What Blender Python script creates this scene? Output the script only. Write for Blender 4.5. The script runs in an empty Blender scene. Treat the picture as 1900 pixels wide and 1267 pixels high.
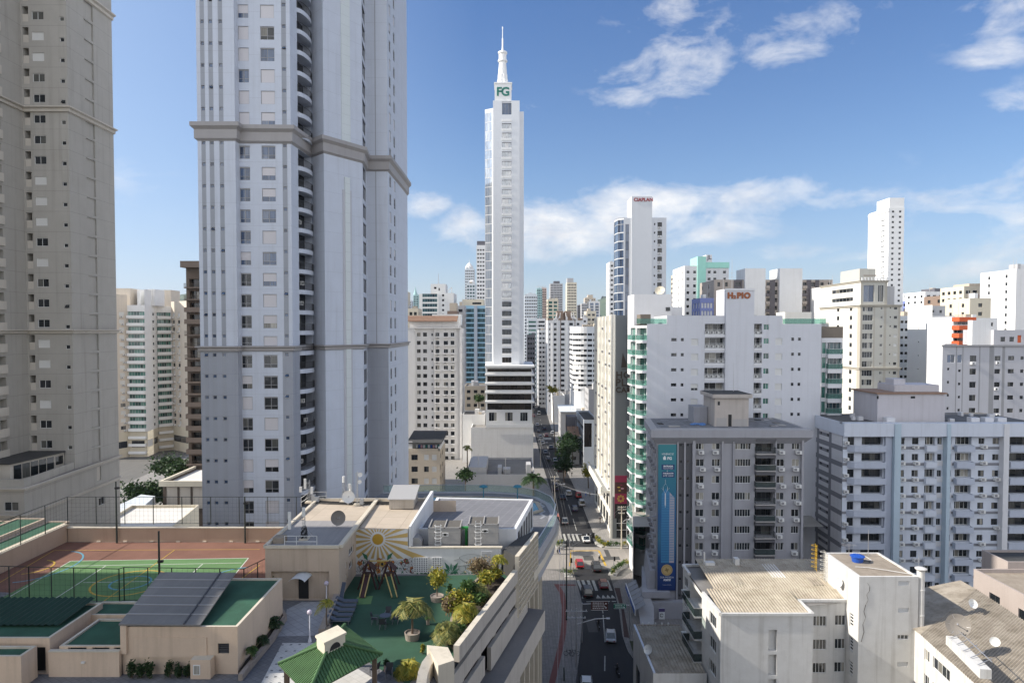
import bpy,math,random
from math import sin,cos,tan,pi,atan,atan2,sqrt,radians,floor
from mathutils import Vector,Matrix
R=random.Random(11)
SC=bpy.context.scene
COL=SC.collection
# ------ camera
F,CX,CAMZ,HZ=1267.0,950.0,50.0,612.0
PITCH=atan(0.030)
CYS=HZ+F*tan(PITCH)
cam=bpy.data.cameras.new('camera')
cam.sensor_width=36.0
cam.lens=F/1900*36
cam.shift_y=(CYS-633.5)/1900
cam.clip_start=0.5
cam.clip_end=30000
camo=bpy.data.objects.new('camera',cam)
COL.objects.link(camo)
camo.location=(0,0,CAMZ)
camo.rotation_euler=(pi/2-PITCH,0,0)
SC.camera=camo
# ------ light
SUN_TRAVEL=Vector((1.0,0.055,-0.69)).normalized()
SUN_TO=-SUN_TRAVEL
SUN_EL=math.asin(SUN_TO.z)
sl=bpy.data.lights.new('sun','SUN')
sl.energy=5.0
sl.angle=radians(0.53)
sl.color=(1.0,0.93,0.82)
so=bpy.data.objects.new('sun',sl)
COL.objects.link(so)
so.location=(-300,-40,250)
so.rotation_euler=SUN_TO.to_track_quat('Z','Y').to_euler()
SC.view_settings.view_transform='Standard'
SC.view_settings.look='None'
SC.view_settings.gamma=1
SC.view_settings.exposure=0.50
SC.cycles.max_bounces=5
SC.cycles.diffuse_bounces=3
SC.cycles.glossy_bounces=3
SC.cycles.transparent_max_bounces=8
SC.cycles.transmission_bounces=3
SC.cycles.caustics_reflective=False
SC.cycles.caustics_refractive=False
SC.cycles.use_denoising=True
SKY_STRENGTH=0.105
def px_dir(px,py):
 t=(CYS-py)/F
 return Vector(((px-CX)/F,cos(PITCH)+t*sin(PITCH),-sin(PITCH)+t*cos(PITCH)))
def P(px,py,Y):
 d=px_dir(px,py)
 s=Y/d.y
 return Vector((d.x*s,Y,CAMZ+d.z*s))
def X(px,Y,py=640):
 return P(px,py,Y).x
def Z(py,Y):
 return P(950,py,Y).z
def G(px,py,z=0.0):
 d=px_dir(px,py)
 s=(z-CAMZ)/d.z
 return Vector((d.x*s,d.y*s,z))
class NT:
 """small helper round a node tree"""
 def __init__(self,tree):
  self.t=tree
  self.n=tree.nodes
  self.l=tree.links
 def new(self,typ,**kw):
  nd=self.n.new(typ)
  for k,v in kw.items():
   setattr(nd,k,v)
  return nd
 def put(self,sock,val):
  if hasattr(val,'is_output')or isinstance(val,bpy.types.NodeSocket):
   self.l.new(val,sock)
  else:
   sock.default_value=val
 def math(self,op,a,b=0.0,c=None,clamp=False):
  nd=self.new('ShaderNodeMath',operation=op,use_clamp=clamp)
  self.put(nd.inputs[0],a)
  self.put(nd.inputs[1],b)
  if c is not None:
   self.put(nd.inputs[2],c)
  return nd.outputs[0]
 def mix(self,fac,a,b,blend='MIX'):
  nd=self.new('ShaderNodeMix',data_type='RGBA',blend_type=blend)
  self.put(nd.inputs[0],fac)
  self.put(nd.inputs[6],a)
  self.put(nd.inputs[7],b)
  return nd.outputs[2]
 def noise(self,vec,scale,detail=4,rough=0.55,dist=0.0):
  nd=self.new('ShaderNodeTexNoise')
  if vec is not None:
   self.l.new(vec,nd.inputs['Vector'])
  nd.inputs['Scale'].default_value=scale
  nd.inputs['Detail'].default_value=detail
  nd.inputs['Roughness'].default_value=rough
  nd.inputs['Distortion'].default_value=dist
  return nd.outputs['Fac']
 def vscale(self,vec,s):
  nd=self.new('ShaderNodeVectorMath',operation='MULTIPLY')
  self.l.new(vec,nd.inputs[0])
  nd.inputs[1].default_value=s
  return nd.outputs[0]
 def ramp(self,fac,stops,interp='LINEAR'):
  nd=self.new('ShaderNodeValToRGB')
  nd.color_ramp.interpolation=interp
  el=nd.color_ramp.elements
  while len(el)<len(stops):
   el.new(0.5)
  for e,(p,c)in zip(el,stops):
   e.position=p
   e.color=c if len(c)==4 else(c[0],c[1],c[2],1)
  self.put(nd.inputs[0],fac)
  return nd.outputs[0]
 def mapr(self,v,a,b,c=0.0,d=1.0):
  nd=self.new('ShaderNodeMapRange')
  self.put(nd.inputs[0],v)
  nd.inputs[1].default_value=a
  nd.inputs[2].default_value=b
  nd.inputs[3].default_value=c
  nd.inputs[4].default_value=d
  return nd.outputs[0]
def make_world():
 w=bpy.data.worlds.new('World')
 SC.world=w
 w.use_nodes=True
 T=NT(w.node_tree)
 bg=T.n['Background']
 sky=T.new('ShaderNodeTexSky',sky_type='NISHITA')
 sky.sun_disc=False
 sky.sun_elevation=SUN_EL
 sky.sun_rotation=atan2(SUN_TO.x,SUN_TO.y)
 sky.altitude=0
 sky.air_density=1.0
 sky.dust_density=0.6
 sky.ozone_density=2.2
 tc=T.new('ShaderNodeTexCoord')
 sep=T.new('ShaderNodeSeparateXYZ')
 T.l.new(tc.outputs['Generated'],sep.inputs[0])
 x,y,z=sep.outputs
 az=T.math('ARCTAN2',x,y)
 el=T.math('ARCSINE',z)
 blobs=[]
 for(px,py,hw,hh,amp)in CLOUDS:
  d=px_dir(px,py).normalized()
  blobs.append((atan2(d.x,d.y),math.asin(d.z),hw/F,hh/F,amp))
 comb=T.new('ShaderNodeCombineXYZ')
 T.put(comb.inputs[0],az)
 T.put(comb.inputs[1],T.math('MULTIPLY',el,1.9))
 n1=T.noise(comb.outputs[0],9.0,9,0.62,0.5)
 n2=T.noise(comb.outputs[0],26.0,6,0.6,0.3)
 tot=None
 for(a,e,sa,se,amp)in blobs:
  da=T.math('DIVIDE',T.math('SUBTRACT',az,a),sa)
  de=T.math('DIVIDE',T.math('SUBTRACT',el,e),se)
  r2=T.math('ADD',T.math('MULTIPLY',da,da),T.math('MULTIPLY',de,de))
  g=T.math('MULTIPLY',T.math('EXPONENT',T.math('MULTIPLY',r2,-0.8)),amp)
  tot=g if tot is None else T.math('MAXIMUM',tot,g)
 nn=T.math('ADD',T.math('MULTIPLY',T.math('SUBTRACT',n1,0.5),1.9),T.math('MULTIPLY',T.math('SUBTRACT',n2,0.5),0.8))
 tot=T.math('MAXIMUM',tot,T.math('MULTIPLY',T.math('MULTIPLY',T.mapr(y,0.30,-0.2),T.mapr(z,1.0,0.4)),1.15))  # added cloud cover behind the camera, unseen, to fill the shaded fronts
 dens=T.math('ADD',tot,T.math('MULTIPLY',nn,0.85))
 mask=T.mapr(dens,0.30,1.12)
 mask=T.math('MULTIPLY',mask,T.mapr(tot,0.04,0.40))
 n3=T.noise(comb.outputs[0],14.0,5,0.6)
 ccol=T.mix(T.mapr(T.math('ADD',n3,T.math('MULTIPLY',el,1.6)),0.42,0.85),(4.4,4.6,5.2,1),(7.4,7.3,7.2,1))
 skyc=T.mix(1.0,sky.outputs[0],T.ramp(T.math('MULTIPLY',el,1.6),[(0.0,(.80,.84,.96)),(.35,(.62,.80,1.0)),(.8,(.50,.73,1.03))]),'MULTIPLY')
 skyc=T.mix(T.mapr(az,-.05,-.85,0,.62),skyc,(4.3,5.4,7.0,1))
 low=T.math('EXPONENT',T.math('MULTIPLY',T.math('MAXIMUM',el,0.0),-7.5))
 skyc=T.mix(T.math('MULTIPLY',low,0.5),skyc,(4.4,5.1,6.3,1))
 ccol=T.mix(T.mapr(y,0.2,-0.3),ccol,(10.6,10.8,11.2,1))  # these unseen clouds are brightened further for the fill
 col=T.mix(T.math('MULTIPLY',mask,0.97),skyc,ccol)
 T.l.new(col,bg.inputs[0])
 bg.inputs[1].default_value=SKY_STRENGTH
CLOUDS=[(1235,125,115,55,.68),(1165,180,70,25,.6),(1460,75,95,45,.56),(1225,15,100,35,.58),(1560,40,110,40,.46),(1330,80,60,60,.4),(787,380,48,22,.85),(868,420,52,34,.85),(1035,430,130,55,1.05),(1010,470,60,22,.8),(1235,372,130,36,.9),(1380,365,130,32,.85),(1300,425,120,36,.75),(1560,372,90,24,.62),(1160,405,120,50,.9),(1830,362,110,30,.66),(1850,100,60,26,.56),(1870,20,70,40,.55),(1600,478,90,14,.5),(1760,505,160,22,.62),(1440,470,120,18,.5),(1790,415,60,18,.4),(450,20,30,15,.2),(985,200,45,18,.38),(1890,195,55,34,.55),(700,350,20,8,.3),(-400,300,300,120,.9),(2600,330,400,110,.95),(3200,200,300,140,.7)]
make_world()
# ------ materials
MATS={}
def _base(name):
 m=bpy.data.materials.new(name)
 m.use_nodes=True
 T=NT(m.node_tree)
 return m,T,T.n['Principled BSDF']
def C4(c):
 return(c[0],c[1],c[2],1.0)
def paint(name,col,rough=0.75,var=0.10,streak=0.12,lines=None,vlines=None,scale=0.5,bump=0.15,dirt=None,metal=0.0,spec=0.4):
 """weathered painted surface: blotches, rain streaks and optional panel joints"""
 if name in MATS:
  return MATS[name]
 m,T,b=_base(name)
 geo=T.new('ShaderNodeNewGeometry')
 pos=geo.outputs['Position']
 n1=T.noise(pos,scale,5,0.6)
 n2=T.noise(T.vscale(pos,(1.3,1.3,0.05)),1.0,4,0.6)
 n3=T.noise(pos,scale*14,3,0.6)
 dk=dirt or(col[0]*0.62,col[1]*0.60,col[2]*0.57)
 f1=T.math('MULTIPLY',T.mapr(n1,0.35,0.75),var*2.2)
 f2=T.math('MULTIPLY',T.mapr(n2,0.52,0.78),streak*2.6)
 f3=T.math('MULTIPLY',T.mapr(n3,0.4,0.8),var*0.8)
 fac=T.math('ADD',T.math('ADD',f1,f2),f3,clamp=True)
 c=T.mix(fac,C4(col),C4(dk))
 if lines or vlines:
  sep=T.new('ShaderNodeSeparateXYZ')
  T.l.new(pos,sep.inputs[0])
  if lines:
   z0,pit,wd=lines[:3]
   amt=lines[3]if len(lines)>3 else 0.4
   fr=T.math('FRACT',T.math('DIVIDE',T.math('SUBTRACT',sep.outputs[2],z0-1000*pit),pit))
   lm=T.math('LESS_THAN',fr,wd/pit)
   c=T.mix(T.math('MULTIPLY',lm,amt),c,C4((col[0]*.35,col[1]*.35,col[2]*.35)))
  if vlines:
   x0,pit,wd=vlines[:3]
   amt=vlines[3]if len(vlines)>3 else 0.3
   s=T.math('ADD',sep.outputs[0],sep.outputs[1])
   fr=T.math('FRACT',T.math('DIVIDE',T.math('SUBTRACT',s,x0-1000*pit),pit))
   lm=T.math('LESS_THAN',fr,wd/pit)
   c=T.mix(T.math('MULTIPLY',lm,amt),c,C4((col[0]*.35,col[1]*.35,col[2]*.35)))
 T.l.new(c,b.inputs['Base Color'])
 b.inputs['Roughness'].default_value=rough
 b.inputs['Metallic'].default_value=metal
 b.inputs['Specular IOR Level'].default_value=spec
 if bump and not name.startswith('far_')and name not in('white_clean','cia_wall','sky_wall'):
  bp=T.new('ShaderNodeBump')
  bp.inputs['Strength'].default_value=bump
  bp.inputs['Distance'].default_value=0.05
  T.l.new(T.noise(pos,3.0,5,0.6),bp.inputs['Height'])
  T.l.new(bp.outputs[0],b.inputs['Normal'])
 MATS[name]=m
 return m
def glass(name,stops,rough=0.04,metal=0.0,spec=0.6,wav=0.04,wscale=0.6):
 """window pane: tint differs from pane to pane (rooms, curtains behind it; blue ones a painted sky reflection)"""
 if name in MATS:
  return MATS[name]
 m,T,b=_base(name)
 oi=T.new('ShaderNodeObjectInfo')
 geo=T.new('ShaderNodeNewGeometry')
 isl=geo.outputs['Random Per Island']
 r=T.math('FRACT',T.math('ADD',oi.outputs['Random'],isl))
 c=T.ramp(r,stops,'CONSTANT')
 pos=geo.outputs['Position']
 cur=T.noise(T.vscale(pos,(6.0,6.0,0.3)),1.6,2,0.5)
 c=T.mix(T.math('MULTIPLY',T.mapr(cur,0.4,0.7),0.5),c,C4((0.01,0.012,0.014)))
 T.l.new(c,b.inputs['Base Color'])
 b.inputs['Roughness'].default_value=rough
 b.inputs['Metallic'].default_value=metal
 b.inputs['Specular IOR Level'].default_value=spec
 if wav:
  bp=T.new('ShaderNodeBump')
  bp.inputs['Strength'].default_value=wav
  bp.inputs['Distance'].default_value=0.3
  T.l.new(T.noise(pos,wscale,2,0.5),bp.inputs['Height'])
  T.l.new(bp.outputs[0],b.inputs['Normal'])
 MATS[name]=m
 return m
def plain(name,col,rough=0.6,metal=0.0,emit=0.0,var=0.06,alpha=1.0,spec=0.5):
 if name in MATS:
  return MATS[name]
 m,T,b=_base(name)
 tc=T.new('ShaderNodeTexCoord')
 n=T.noise(tc.outputs['Object'],2.3,4,0.6)
 c=T.mix(T.math('MULTIPLY',n,var*2),C4(col),C4((col[0]*.6,col[1]*.6,col[2]*.6)))
 T.l.new(c,b.inputs['Base Color'])
 b.inputs['Roughness'].default_value=rough
 b.inputs['Metallic'].default_value=metal
 b.inputs['Specular IOR Level'].default_value=spec
 if alpha<1:
  b.inputs['Alpha'].default_value=alpha
 MATS[name]=m
 return m
def leafmat(name,c0,c1,c2):
 if name in MATS:
  return MATS[name]
 m,T,b=_base(name)
 geo=T.new('ShaderNodeNewGeometry')
 c=T.ramp(geo.outputs['Random Per Island'],[(0.0,c0),(0.5,c1),(1.0,c2)])
 T.l.new(c,b.inputs['Base Color'])
 b.inputs['Roughness'].default_value=0.55
 b.inputs['Specular IOR Level'].default_value=0.3
 tr=T.new('ShaderNodeBsdfTranslucent')
 T.l.new(c,tr.inputs[0])
 mx=T.new('ShaderNodeMixShader')
 mx.inputs[0].default_value=0.25
 T.l.new(b.outputs[0],mx.inputs[1])
 T.l.new(tr.outputs[0],mx.inputs[2])
 T.l.new(mx.outputs[0],T.n['Material Output'].inputs[0])
 MATS[name]=m
 return m
def clear_glass(name,tint=(0.75,0.9,0.86),a=0.25):
 """thin balustrade glass: mostly clear, with a sky reflection"""
 if name in MATS:
  return MATS[name]
 m,T,b=_base(name)
 tr=T.new('ShaderNodeBsdfTransparent')
 tr.inputs[0].default_value=C4(tint)
 b.inputs['Base Color'].default_value=C4((tint[0]*.35,tint[1]*.4,tint[2]*.4))
 b.inputs['Roughness'].default_value=0.05
 mx=T.new('ShaderNodeMixShader')
 mx.inputs[0].default_value=a
 T.l.new(tr.outputs[0],mx.inputs[1])
 T.l.new(b.outputs[0],mx.inputs[2])
 T.l.new(mx.outputs[0],T.n['Material Output'].inputs[0])
 MATS[name]=m
 return m
# ------ meshes
WLOC={}
class M:
 def __init__(self):
  self.v,self.f,self.mi,self.ms=[],[],[],[]
 def slot(self,m):
  if m not in self.ms:
   self.ms.append(m)
  return self.ms.index(m)
 def face(self,pts,m):
  i=len(self.v)
  self.v.extend([tuple(p)for p in pts])
  self.f.append(tuple(range(i,i+len(pts))))
  self.mi.append(self.slot(m))
 def box(self,x0,x1,y0,y1,z0,z1,m,top=None,bottom=True):
  if x1<x0:x0,x1=x1,x0
  if y1<y0:y0,y1=y1,y0
  i=len(self.v)
  self.v+=[(x0,y0,z0),(x1,y0,z0),(x1,y1,z0),(x0,y1,z0),(x0,y0,z1),(x1,y0,z1),(x1,y1,z1),(x0,y1,z1)]
  fs=[(0,1,5,4),(1,2,6,5),(2,3,7,6),(3,0,4,7),(4,5,6,7)]
  if bottom:fs.append((3,2,1,0))
  s=self.slot(m)
  t=self.slot(top)if top else s
  for k,f in enumerate(fs):
   self.f.append(tuple(i+q for q in f))
   self.mi.append(t if k==4 else s)
 def prism(self,poly,z0,z1,m,top=None,bottom=False,sides=True):
  n=len(poly)
  if sides:
   for k in range(n):
    a,b=poly[k],poly[(k+1)%n]
    self.face([(a[0],a[1],z0),(b[0],b[1],z0),(b[0],b[1],z1),(a[0],a[1],z1)],m)
  self.face([(p[0],p[1],z1)for p in poly],top or m)
  if bottom:
   self.face([(p[0],p[1],z0)for p in reversed(poly)],m)
 def hexa(self,c,m):
  """eight corners: bottom ring then top ring"""
  i=len(self.v)
  self.v+=[tuple(p)for p in c]
  s=self.slot(m)
  for f in[(0,1,5,4),(1,2,6,5),(2,3,7,6),(3,0,4,7),(4,5,6,7),(3,2,1,0)]:
   self.f.append(tuple(i+q for q in f))
   self.mi.append(s)
 def bar(self,a,b,w,h,m):
  """rectangular bar between two points"""
  a,b=Vector(a),Vector(b)
  d=(b-a).normalized()
  up=Vector((0,0,1))if abs(d.z)<0.95 else Vector((0,1,0))
  s=d.cross(up).normalized()*(w/2)
  t=s.cross(d).normalized()*(h/2)
  self.hexa([a-s-t,a+s-t,b+s-t,b-s-t,a-s+t,a+s+t,b+s+t,b-s+t],m)
 def tube(self,a,b,r0,r1,m,n=8,cap=True):
  a,b=Vector(a),Vector(b)
  d=(b-a).normalized()
  up=Vector((0,0,1))if abs(d.z)<0.95 else Vector((1,0,0))
  s=d.cross(up).normalized()
  t=s.cross(d).normalized()
  i=len(self.v)
  sl=self.slot(m)
  for q,(p,r)in enumerate(((a,r0),(b,r1))):
   for k in range(n):
    an=2*pi*k/n
    self.v.append(tuple(p+s*(cos(an)*r)+t*(sin(an)*r)))
  for k in range(n):
   k2=(k+1)%n
   self.f.append((i+k2,i+k,i+n+k,i+n+k2))
   self.mi.append(sl)
  if cap:
   self.f.append(tuple(i+k for k in range(n)))
   self.mi.append(sl)
   self.f.append(tuple(i+n+k for k in reversed(range(n))))
   self.mi.append(sl)
 def path(self,pts,r,m,n=6):
  for a,b in zip(pts[:-1],pts[1:]):
   self.tube(a,b,r,r,m,n)
 def lathe(self,cx,cy,prof,m,n=20,a0=0.0):
  i=len(self.v)
  sl=self.slot(m)
  for(r,z)in prof:
   for k in range(n):
    an=a0+2*pi*k/n
    self.v.append((cx+cos(an)*r,cy+sin(an)*r,z))
  for q in range(len(prof)-1):
   for k in range(n):
    k2=(k+1)%n
    self.f.append((i+q*n+k,i+q*n+k2,i+(q+1)*n+k2,i+(q+1)*n+k))
    self.mi.append(sl)
  if prof[0][0]>1e-6:
   self.f.append(tuple(i+k for k in reversed(range(n))))
   self.mi.append(sl)
  if prof[-1][0]>1e-6:
   b=i+(len(prof)-1)*n
   self.f.append(tuple(b+k for k in range(n)))
   self.mi.append(sl)
 def ball(self,c,rx,ry,rz,m,n=10,k=7):
  prof=[]
  i=len(self.v)
  sl=self.slot(m)
  for q in range(k+1):
   th=-pi/2+pi*q/k
   for p in range(n):
    an=2*pi*p/n
    self.v.append((c[0]+cos(an)*cos(th)*rx,c[1]+sin(an)*cos(th)*ry,c[2]+sin(th)*rz))
  for q in range(k):
   for p in range(n):
    p2=(p+1)%n
    self.f.append((i+q*n+p,i+q*n+p2,i+(q+1)*n+p2,i+(q+1)*n+p))
    self.mi.append(sl)
 def add(self,o,mx):
  i=len(self.v)
  rem=[self.slot(m)for m in o.ms]
  self.v+=[tuple(mx@Vector(p))for p in o.v]
  self.f+=[tuple(i+q for q in f)for f in o.f]
  self.mi+=[rem[k]for k in o.mi]
 def mesh(self,name,off=Vector((0,0,0)),smooth=False,merge=False):
  me=bpy.data.meshes.new(name)
  vv=[(p[0]-off.x,p[1]-off.y,p[2]-off.z)for p in self.v]
  me.from_pydata(vv,[],self.f)
  for m in self.ms:
   me.materials.append(m)
  me.polygons.foreach_set('material_index',self.mi)
  if smooth:
   me.polygons.foreach_set('use_smooth',[True]*len(self.f))
  if merge:
   import bmesh
   bm=bmesh.new()
   bm.from_mesh(me)
   bmesh.ops.remove_doubles(bm,verts=bm.verts,dist=0.001)
   bm.to_mesh(me)
   bm.free()
  me.update()
  return me
 def pieces(self,name,parent):
  """one object for each separate piece"""
  own=list(range(len(self.v)))
  def root(i):
   while own[i]!=i:i=own[i]
   return i
  for f in self.f:
   for i in f[1:]:own[root(i)]=root(f[0])
  by={}
  for f,k in zip(self.f,self.mi):by.setdefault(root(f[0]),[]).append((f,k))
  for L in by.values():
   q=M()
   for f,k in L:q.face([self.v[i]for i in f],self.ms[k])
   o=q.build(name,parent,merge=True)
  return o
 def build(self,name,parent=None,smooth=False,merge=False,loc=None):
  """one object; the vertices are world coordinates unless loc is given"""
  off=WLOC.get(parent.name,Vector((0,0,0)))if parent else Vector((0,0,0))
  if loc is not None:
   off=Vector(loc)
  o=bpy.data.objects.new(name,self.mesh(name,off,smooth,merge))
  COL.objects.link(o)
  if loc is not None:
   po=WLOC.get(parent.name,Vector((0,0,0)))if parent else Vector((0,0,0))
   o.location=Vector(loc)-po
  if parent:
   o.parent=parent
  WLOC[o.name]=off
  return o
def tag(o,label=None,cat=None,group=None,kind=None):
 if label:o['label']=label
 if cat:o['category']=cat
 if group:o['group']=group
 if kind:o['kind']=kind
 return o
def thing(name,label,cat,loc=(0,0,0),group=None):
 o=bpy.data.objects.new(name,None)
 o.empty_display_size=0.5
 COL.objects.link(o)
 o.location=loc
 WLOC[o.name]=Vector(loc)
 return tag(o,label,cat,group)
def struct(name,m,label=None,kind='structure',**kw):
 o=m.build(name,None,**kw)
 o['kind']=kind
 if label:o['label']=label
 return o
def copy_tree(o,parent=None):
 c=o.copy()
 COL.objects.link(c)
 if parent:c.parent=parent
 for ch in o.children:
  copy_tree(ch,c)
 return c
def text_mesh(txt,size,m,depth=0.05,bold=0.0,align='CENTER',shear=0.0,sp=1.0):
 cu=bpy.data.curves.new('lettering','FONT')
 cu.body=txt
 cu.size=size
 cu.extrude=depth
 cu.offset=bold
 cu.align_x=align
 cu.align_y='CENTER'
 cu.shear=shear
 cu.space_character=sp
 cu.resolution_u=3
 o=bpy.data.objects.new('lettering',cu)
 COL.objects.link(o)
 bpy.context.view_layer.update()
 dg=bpy.context.evaluated_depsgraph_get()
 me=bpy.data.meshes.new_from_object(o.evaluated_get(dg))
 bpy.data.objects.remove(o)
 bpy.data.curves.remove(cu)
 me.materials.clear()
 me.materials.append(m)
 return me
def lettering(txt,size,m,loc,parent,rotz=0.0,name='lettering',**kw):
 """upright letters facing -Y (turned by rotz), loc in world"""
 me=text_mesh(txt,size,m,**kw)
 o=bpy.data.objects.new(name,me)
 COL.objects.link(o)
 off=WLOC.get(parent.name,Vector((0,0,0)))if parent else Vector((0,0,0))
 o.location=Vector(loc)-off
 o.rotation_euler=(pi/2,0,rotz)
 if parent:o.parent=parent
 return o
# ------ shared materials
GL_STOPS=[(0.0,(.012,.016,.02)),(.3,(.03,.036,.04)),(.5,(.02,.025,.035)),(.56,(.20,.19,.165)),(.70,(.05,.055,.06)),(.78,(.42,.40,.35)),(.93,(.02,.024,.03))]
glass('glass',GL_STOPS)
glass('glass_dark',[(0.0,(.012,.016,.02)),(.4,(.03,.034,.04)),(.7,(.02,.024,.03)),(.88,(.12,.12,.11))])
glass('glass_sky_tint',[(0.0,(.05,.085,.16)),(.4,(.08,.13,.23)),(.65,(.035,.055,.10)),(.8,(.16,.20,.28))],spec=0.9)  # blue base colour stands in for sky reflected in the panes
glass('glass_green',[(0.0,(.05,.17,.14)),(.3,(.10,.27,.22)),(.6,(.03,.09,.08)),(.8,(.18,.34,.29))],spec=0.7)
glass('glass_teal',[(0.0,(.03,.08,.10)),(.3,(.05,.12,.14)),(.6,(.02,.05,.07)),(.8,(.09,.17,.18))],spec=0.8)
glass('glass_bronze',[(0.0,(.035,.028,.022)),(.4,(.05,.04,.032)),(.7,(.025,.02,.018))],spec=0.9,wav=0.25,wscale=0.35)
glass('glass_mirror',[(0.0,(.46,.47,.48)),(.5,(.42,.44,.46)),(.8,(.5,.5,.5))],rough=0.06,metal=0.85,wav=0.06,wscale=0.25)
plain('frame_white',(.74,.74,.73),.45)
plain('frame_grey',(.33,.33,.34),.45)
plain('frame_dark',(.05,.05,.055),.45)
plain('frame_bronze',(.11,.085,.065),.4)
plain('metal',(.55,.55,.56),.35,.7)
plain('steel_dark',(.04,.05,.045),.5,.3)
plain('black',(.012,.012,.013),.6)
plain('ac_white',(.72,.72,.70),.5)
plain('ac_grey',(.30,.30,.32),.5)
clear_glass('rail_green',(.62,.86,.79),.35)
clear_glass('rail_clear',(.86,.94,.92),.22)
clear_glass('rail_dark',(.30,.34,.34),.5)
def shuttermat(name,col):
 if name in MATS:return MATS[name]
 m,T,b=_base(name)
 geo=T.new('ShaderNodeNewGeometry')
 sep=T.new('ShaderNodeSeparateXYZ')
 T.l.new(geo.outputs['Position'],sep.inputs[0])
 fr=T.math('FRACT',T.math('MULTIPLY',T.math('ADD',sep.outputs[2],500),1/0.11))
 oi=T.new('ShaderNodeObjectInfo')
 c=T.mix(T.math('MULTIPLY',oi.outputs['Random'],.25),C4(col),C4((col[0]*.7,col[1]*.68,col[2]*.66)))
 c=T.mix(T.math('MULTIPLY',T.math('LESS_THAN',fr,.18),.35),c,C4((col[0]*.4,col[1]*.4,col[2]*.4)))
 T.l.new(c,b.inputs[0])
 b.inputs['Roughness'].default_value=.5
 MATS[name]=m
 return m
shuttermat('shutter_white',(.72,.72,.70))
shuttermat('shutter_lilac',(.62,.60,.62))
mt=MATS
# ------ part prototypes (drawn at the origin, front at y = 0, looking to -y)
PROTO={}
def win_proto(kind,w,h):
 """kind = shape:frame:glass[:shutter]"""
 key=('w',kind,round(w,2),round(h,2))
 if key in PROTO:return PROTO[key]
 a=kind.split(':')
 shape=a[0]
 fr=mt[a[1]if len(a)>1 and a[1]else 'frame_white']
 gl=mt[a[2]if len(a)>2 and a[2]else 'glass']
 sh=mt[a[3]if len(a)>3 and a[3]else 'shutter_white']
 m=M()
 t=min(0.06,w*.1)
 y0,y1=-0.05,0.0
 def frame(x0,x1,z0,z1,t=t):
  m.box(x0,x1,y0,y1,z1-t,z1,fr)
  m.box(x0,x1,y0,y1,z0,z0+t,fr)
  m.box(x0,x0+t,y0,y1,z0+t,z1-t,fr)
  m.box(x1-t,x1,y0,y1,z0+t,z1-t,fr)
 def pane(x0,x1,z0,z1,g=gl,y=-0.015):
  m.face([(x0,y,z0),(x1,y,z0),(x1,y,z1),(x0,y,z1)],g)
 if shape in('w1','w2','w3','w4','w6'):
  frame(0,w,0,h)
  n={'w1':1,'w2':2,'w3':3,'w4':4,'w6':6}[shape]
  for k in range(n):
   pane(t+(w-2*t)*k/n,t+(w-2*t)*(k+1)/n,t,h-t)
   if k:m.box(w*k/n-t*.45,w*k/n+t*.45,y0+.006,y1,t,h-t,fr)
 elif shape=='tr':
  frame(0,w,0,h)
  zb,zt=h*.30,h-.16
  m.box(t,w-t,y0-.03,y1,zt,h-t,fr)
  m.box(t,w-t,y0+.006,y1,zb-t*.5,zb+t*.5,fr)
  m.box(w*.5-t*.5,w*.5+t*.5,y0+.012,y1,t,zt,fr)
  for x0,x1 in((t,w*.5),(w*.5,w-t)):
   pane(x0,x1,t,zb)
   pane(x0,x1,zb,zt)
 elif shape=='shut':
  frame(0,w,0,h)
  m.box(t,w-t,y0+.015,y1,t,h-t,sh)
 elif shape=='half':
  frame(0,w,0,h)
  zs=h*.38
  m.box(t,w-t,y0+.015,y1,zs,h-t,sh)
  pane(t,w*.5,t,zs)
  pane(w*.5,w-t,t,zs)
  m.box(w*.5-t*.5,w*.5+t*.5,y0+.012,y1,t,zs,fr)
 elif shape=='hop':
  frame(0,w,0,h)
  pane(t,w-t,t,h-t,mt['black'])
  m.hexa([(t,-.02,h-t-.04),(w-t,-.02,h-t-.04),(w-t,-.02,h-t),(t,-.02,h-t),(t,-.30,t+.06),(w-t,-.30,t+.06),(w-t,-.30,t+.1),(t,-.30,t+.1)],gl)
 elif shape=='lou':
  frame(0,w,0,h)
  pane(t,w-t,t,h-t,mt['black'])
  for k in range(4):
   z=h*(k+.6)/4.4
   m.hexa([(t,-.02,z),(w-t,-.02,z),(w-t,-.02,z+.02),(t,-.02,z+.02),(t,-.09,z-.06),(w-t,-.09,z-.06),(w-t,-.09,z-.04),(t,-.09,z-.04)],fr)
 PROTO[key]=(m,m.mesh('window'),[])
 return PROTO[key]
def ac_proto(kind='white',s=1.0):
 key=('ac',kind,s)
 if key in PROTO:return PROTO[key]
 m=M()
 c=mt['ac_white']if kind=='white' else mt['ac_grey']
 w,h,d=.72*s,.46*s,.55*s
 m.box(0,w,-d,0,0,h,c)
 m.box(w*.1,w*.62,-d-.012,-d,h*.15,h*.85,mt['ac_grey'])
 for k in range(4):
  m.box(w*.1,w*.62,-d-.02,-d-.012,h*(.2+.16*k),h*(.24+.16*k),mt['frame_dark'])
 m.box(w*.05,w*.12,-d*.8,0,-.1,0,mt['frame_dark'])
 m.box(w*.88,w*.95,-d*.8,0,-.1,0,mt['frame_dark'])
 PROTO[key]=(m,m.mesh('air_conditioner'),[])
 return PROTO[key]
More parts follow.
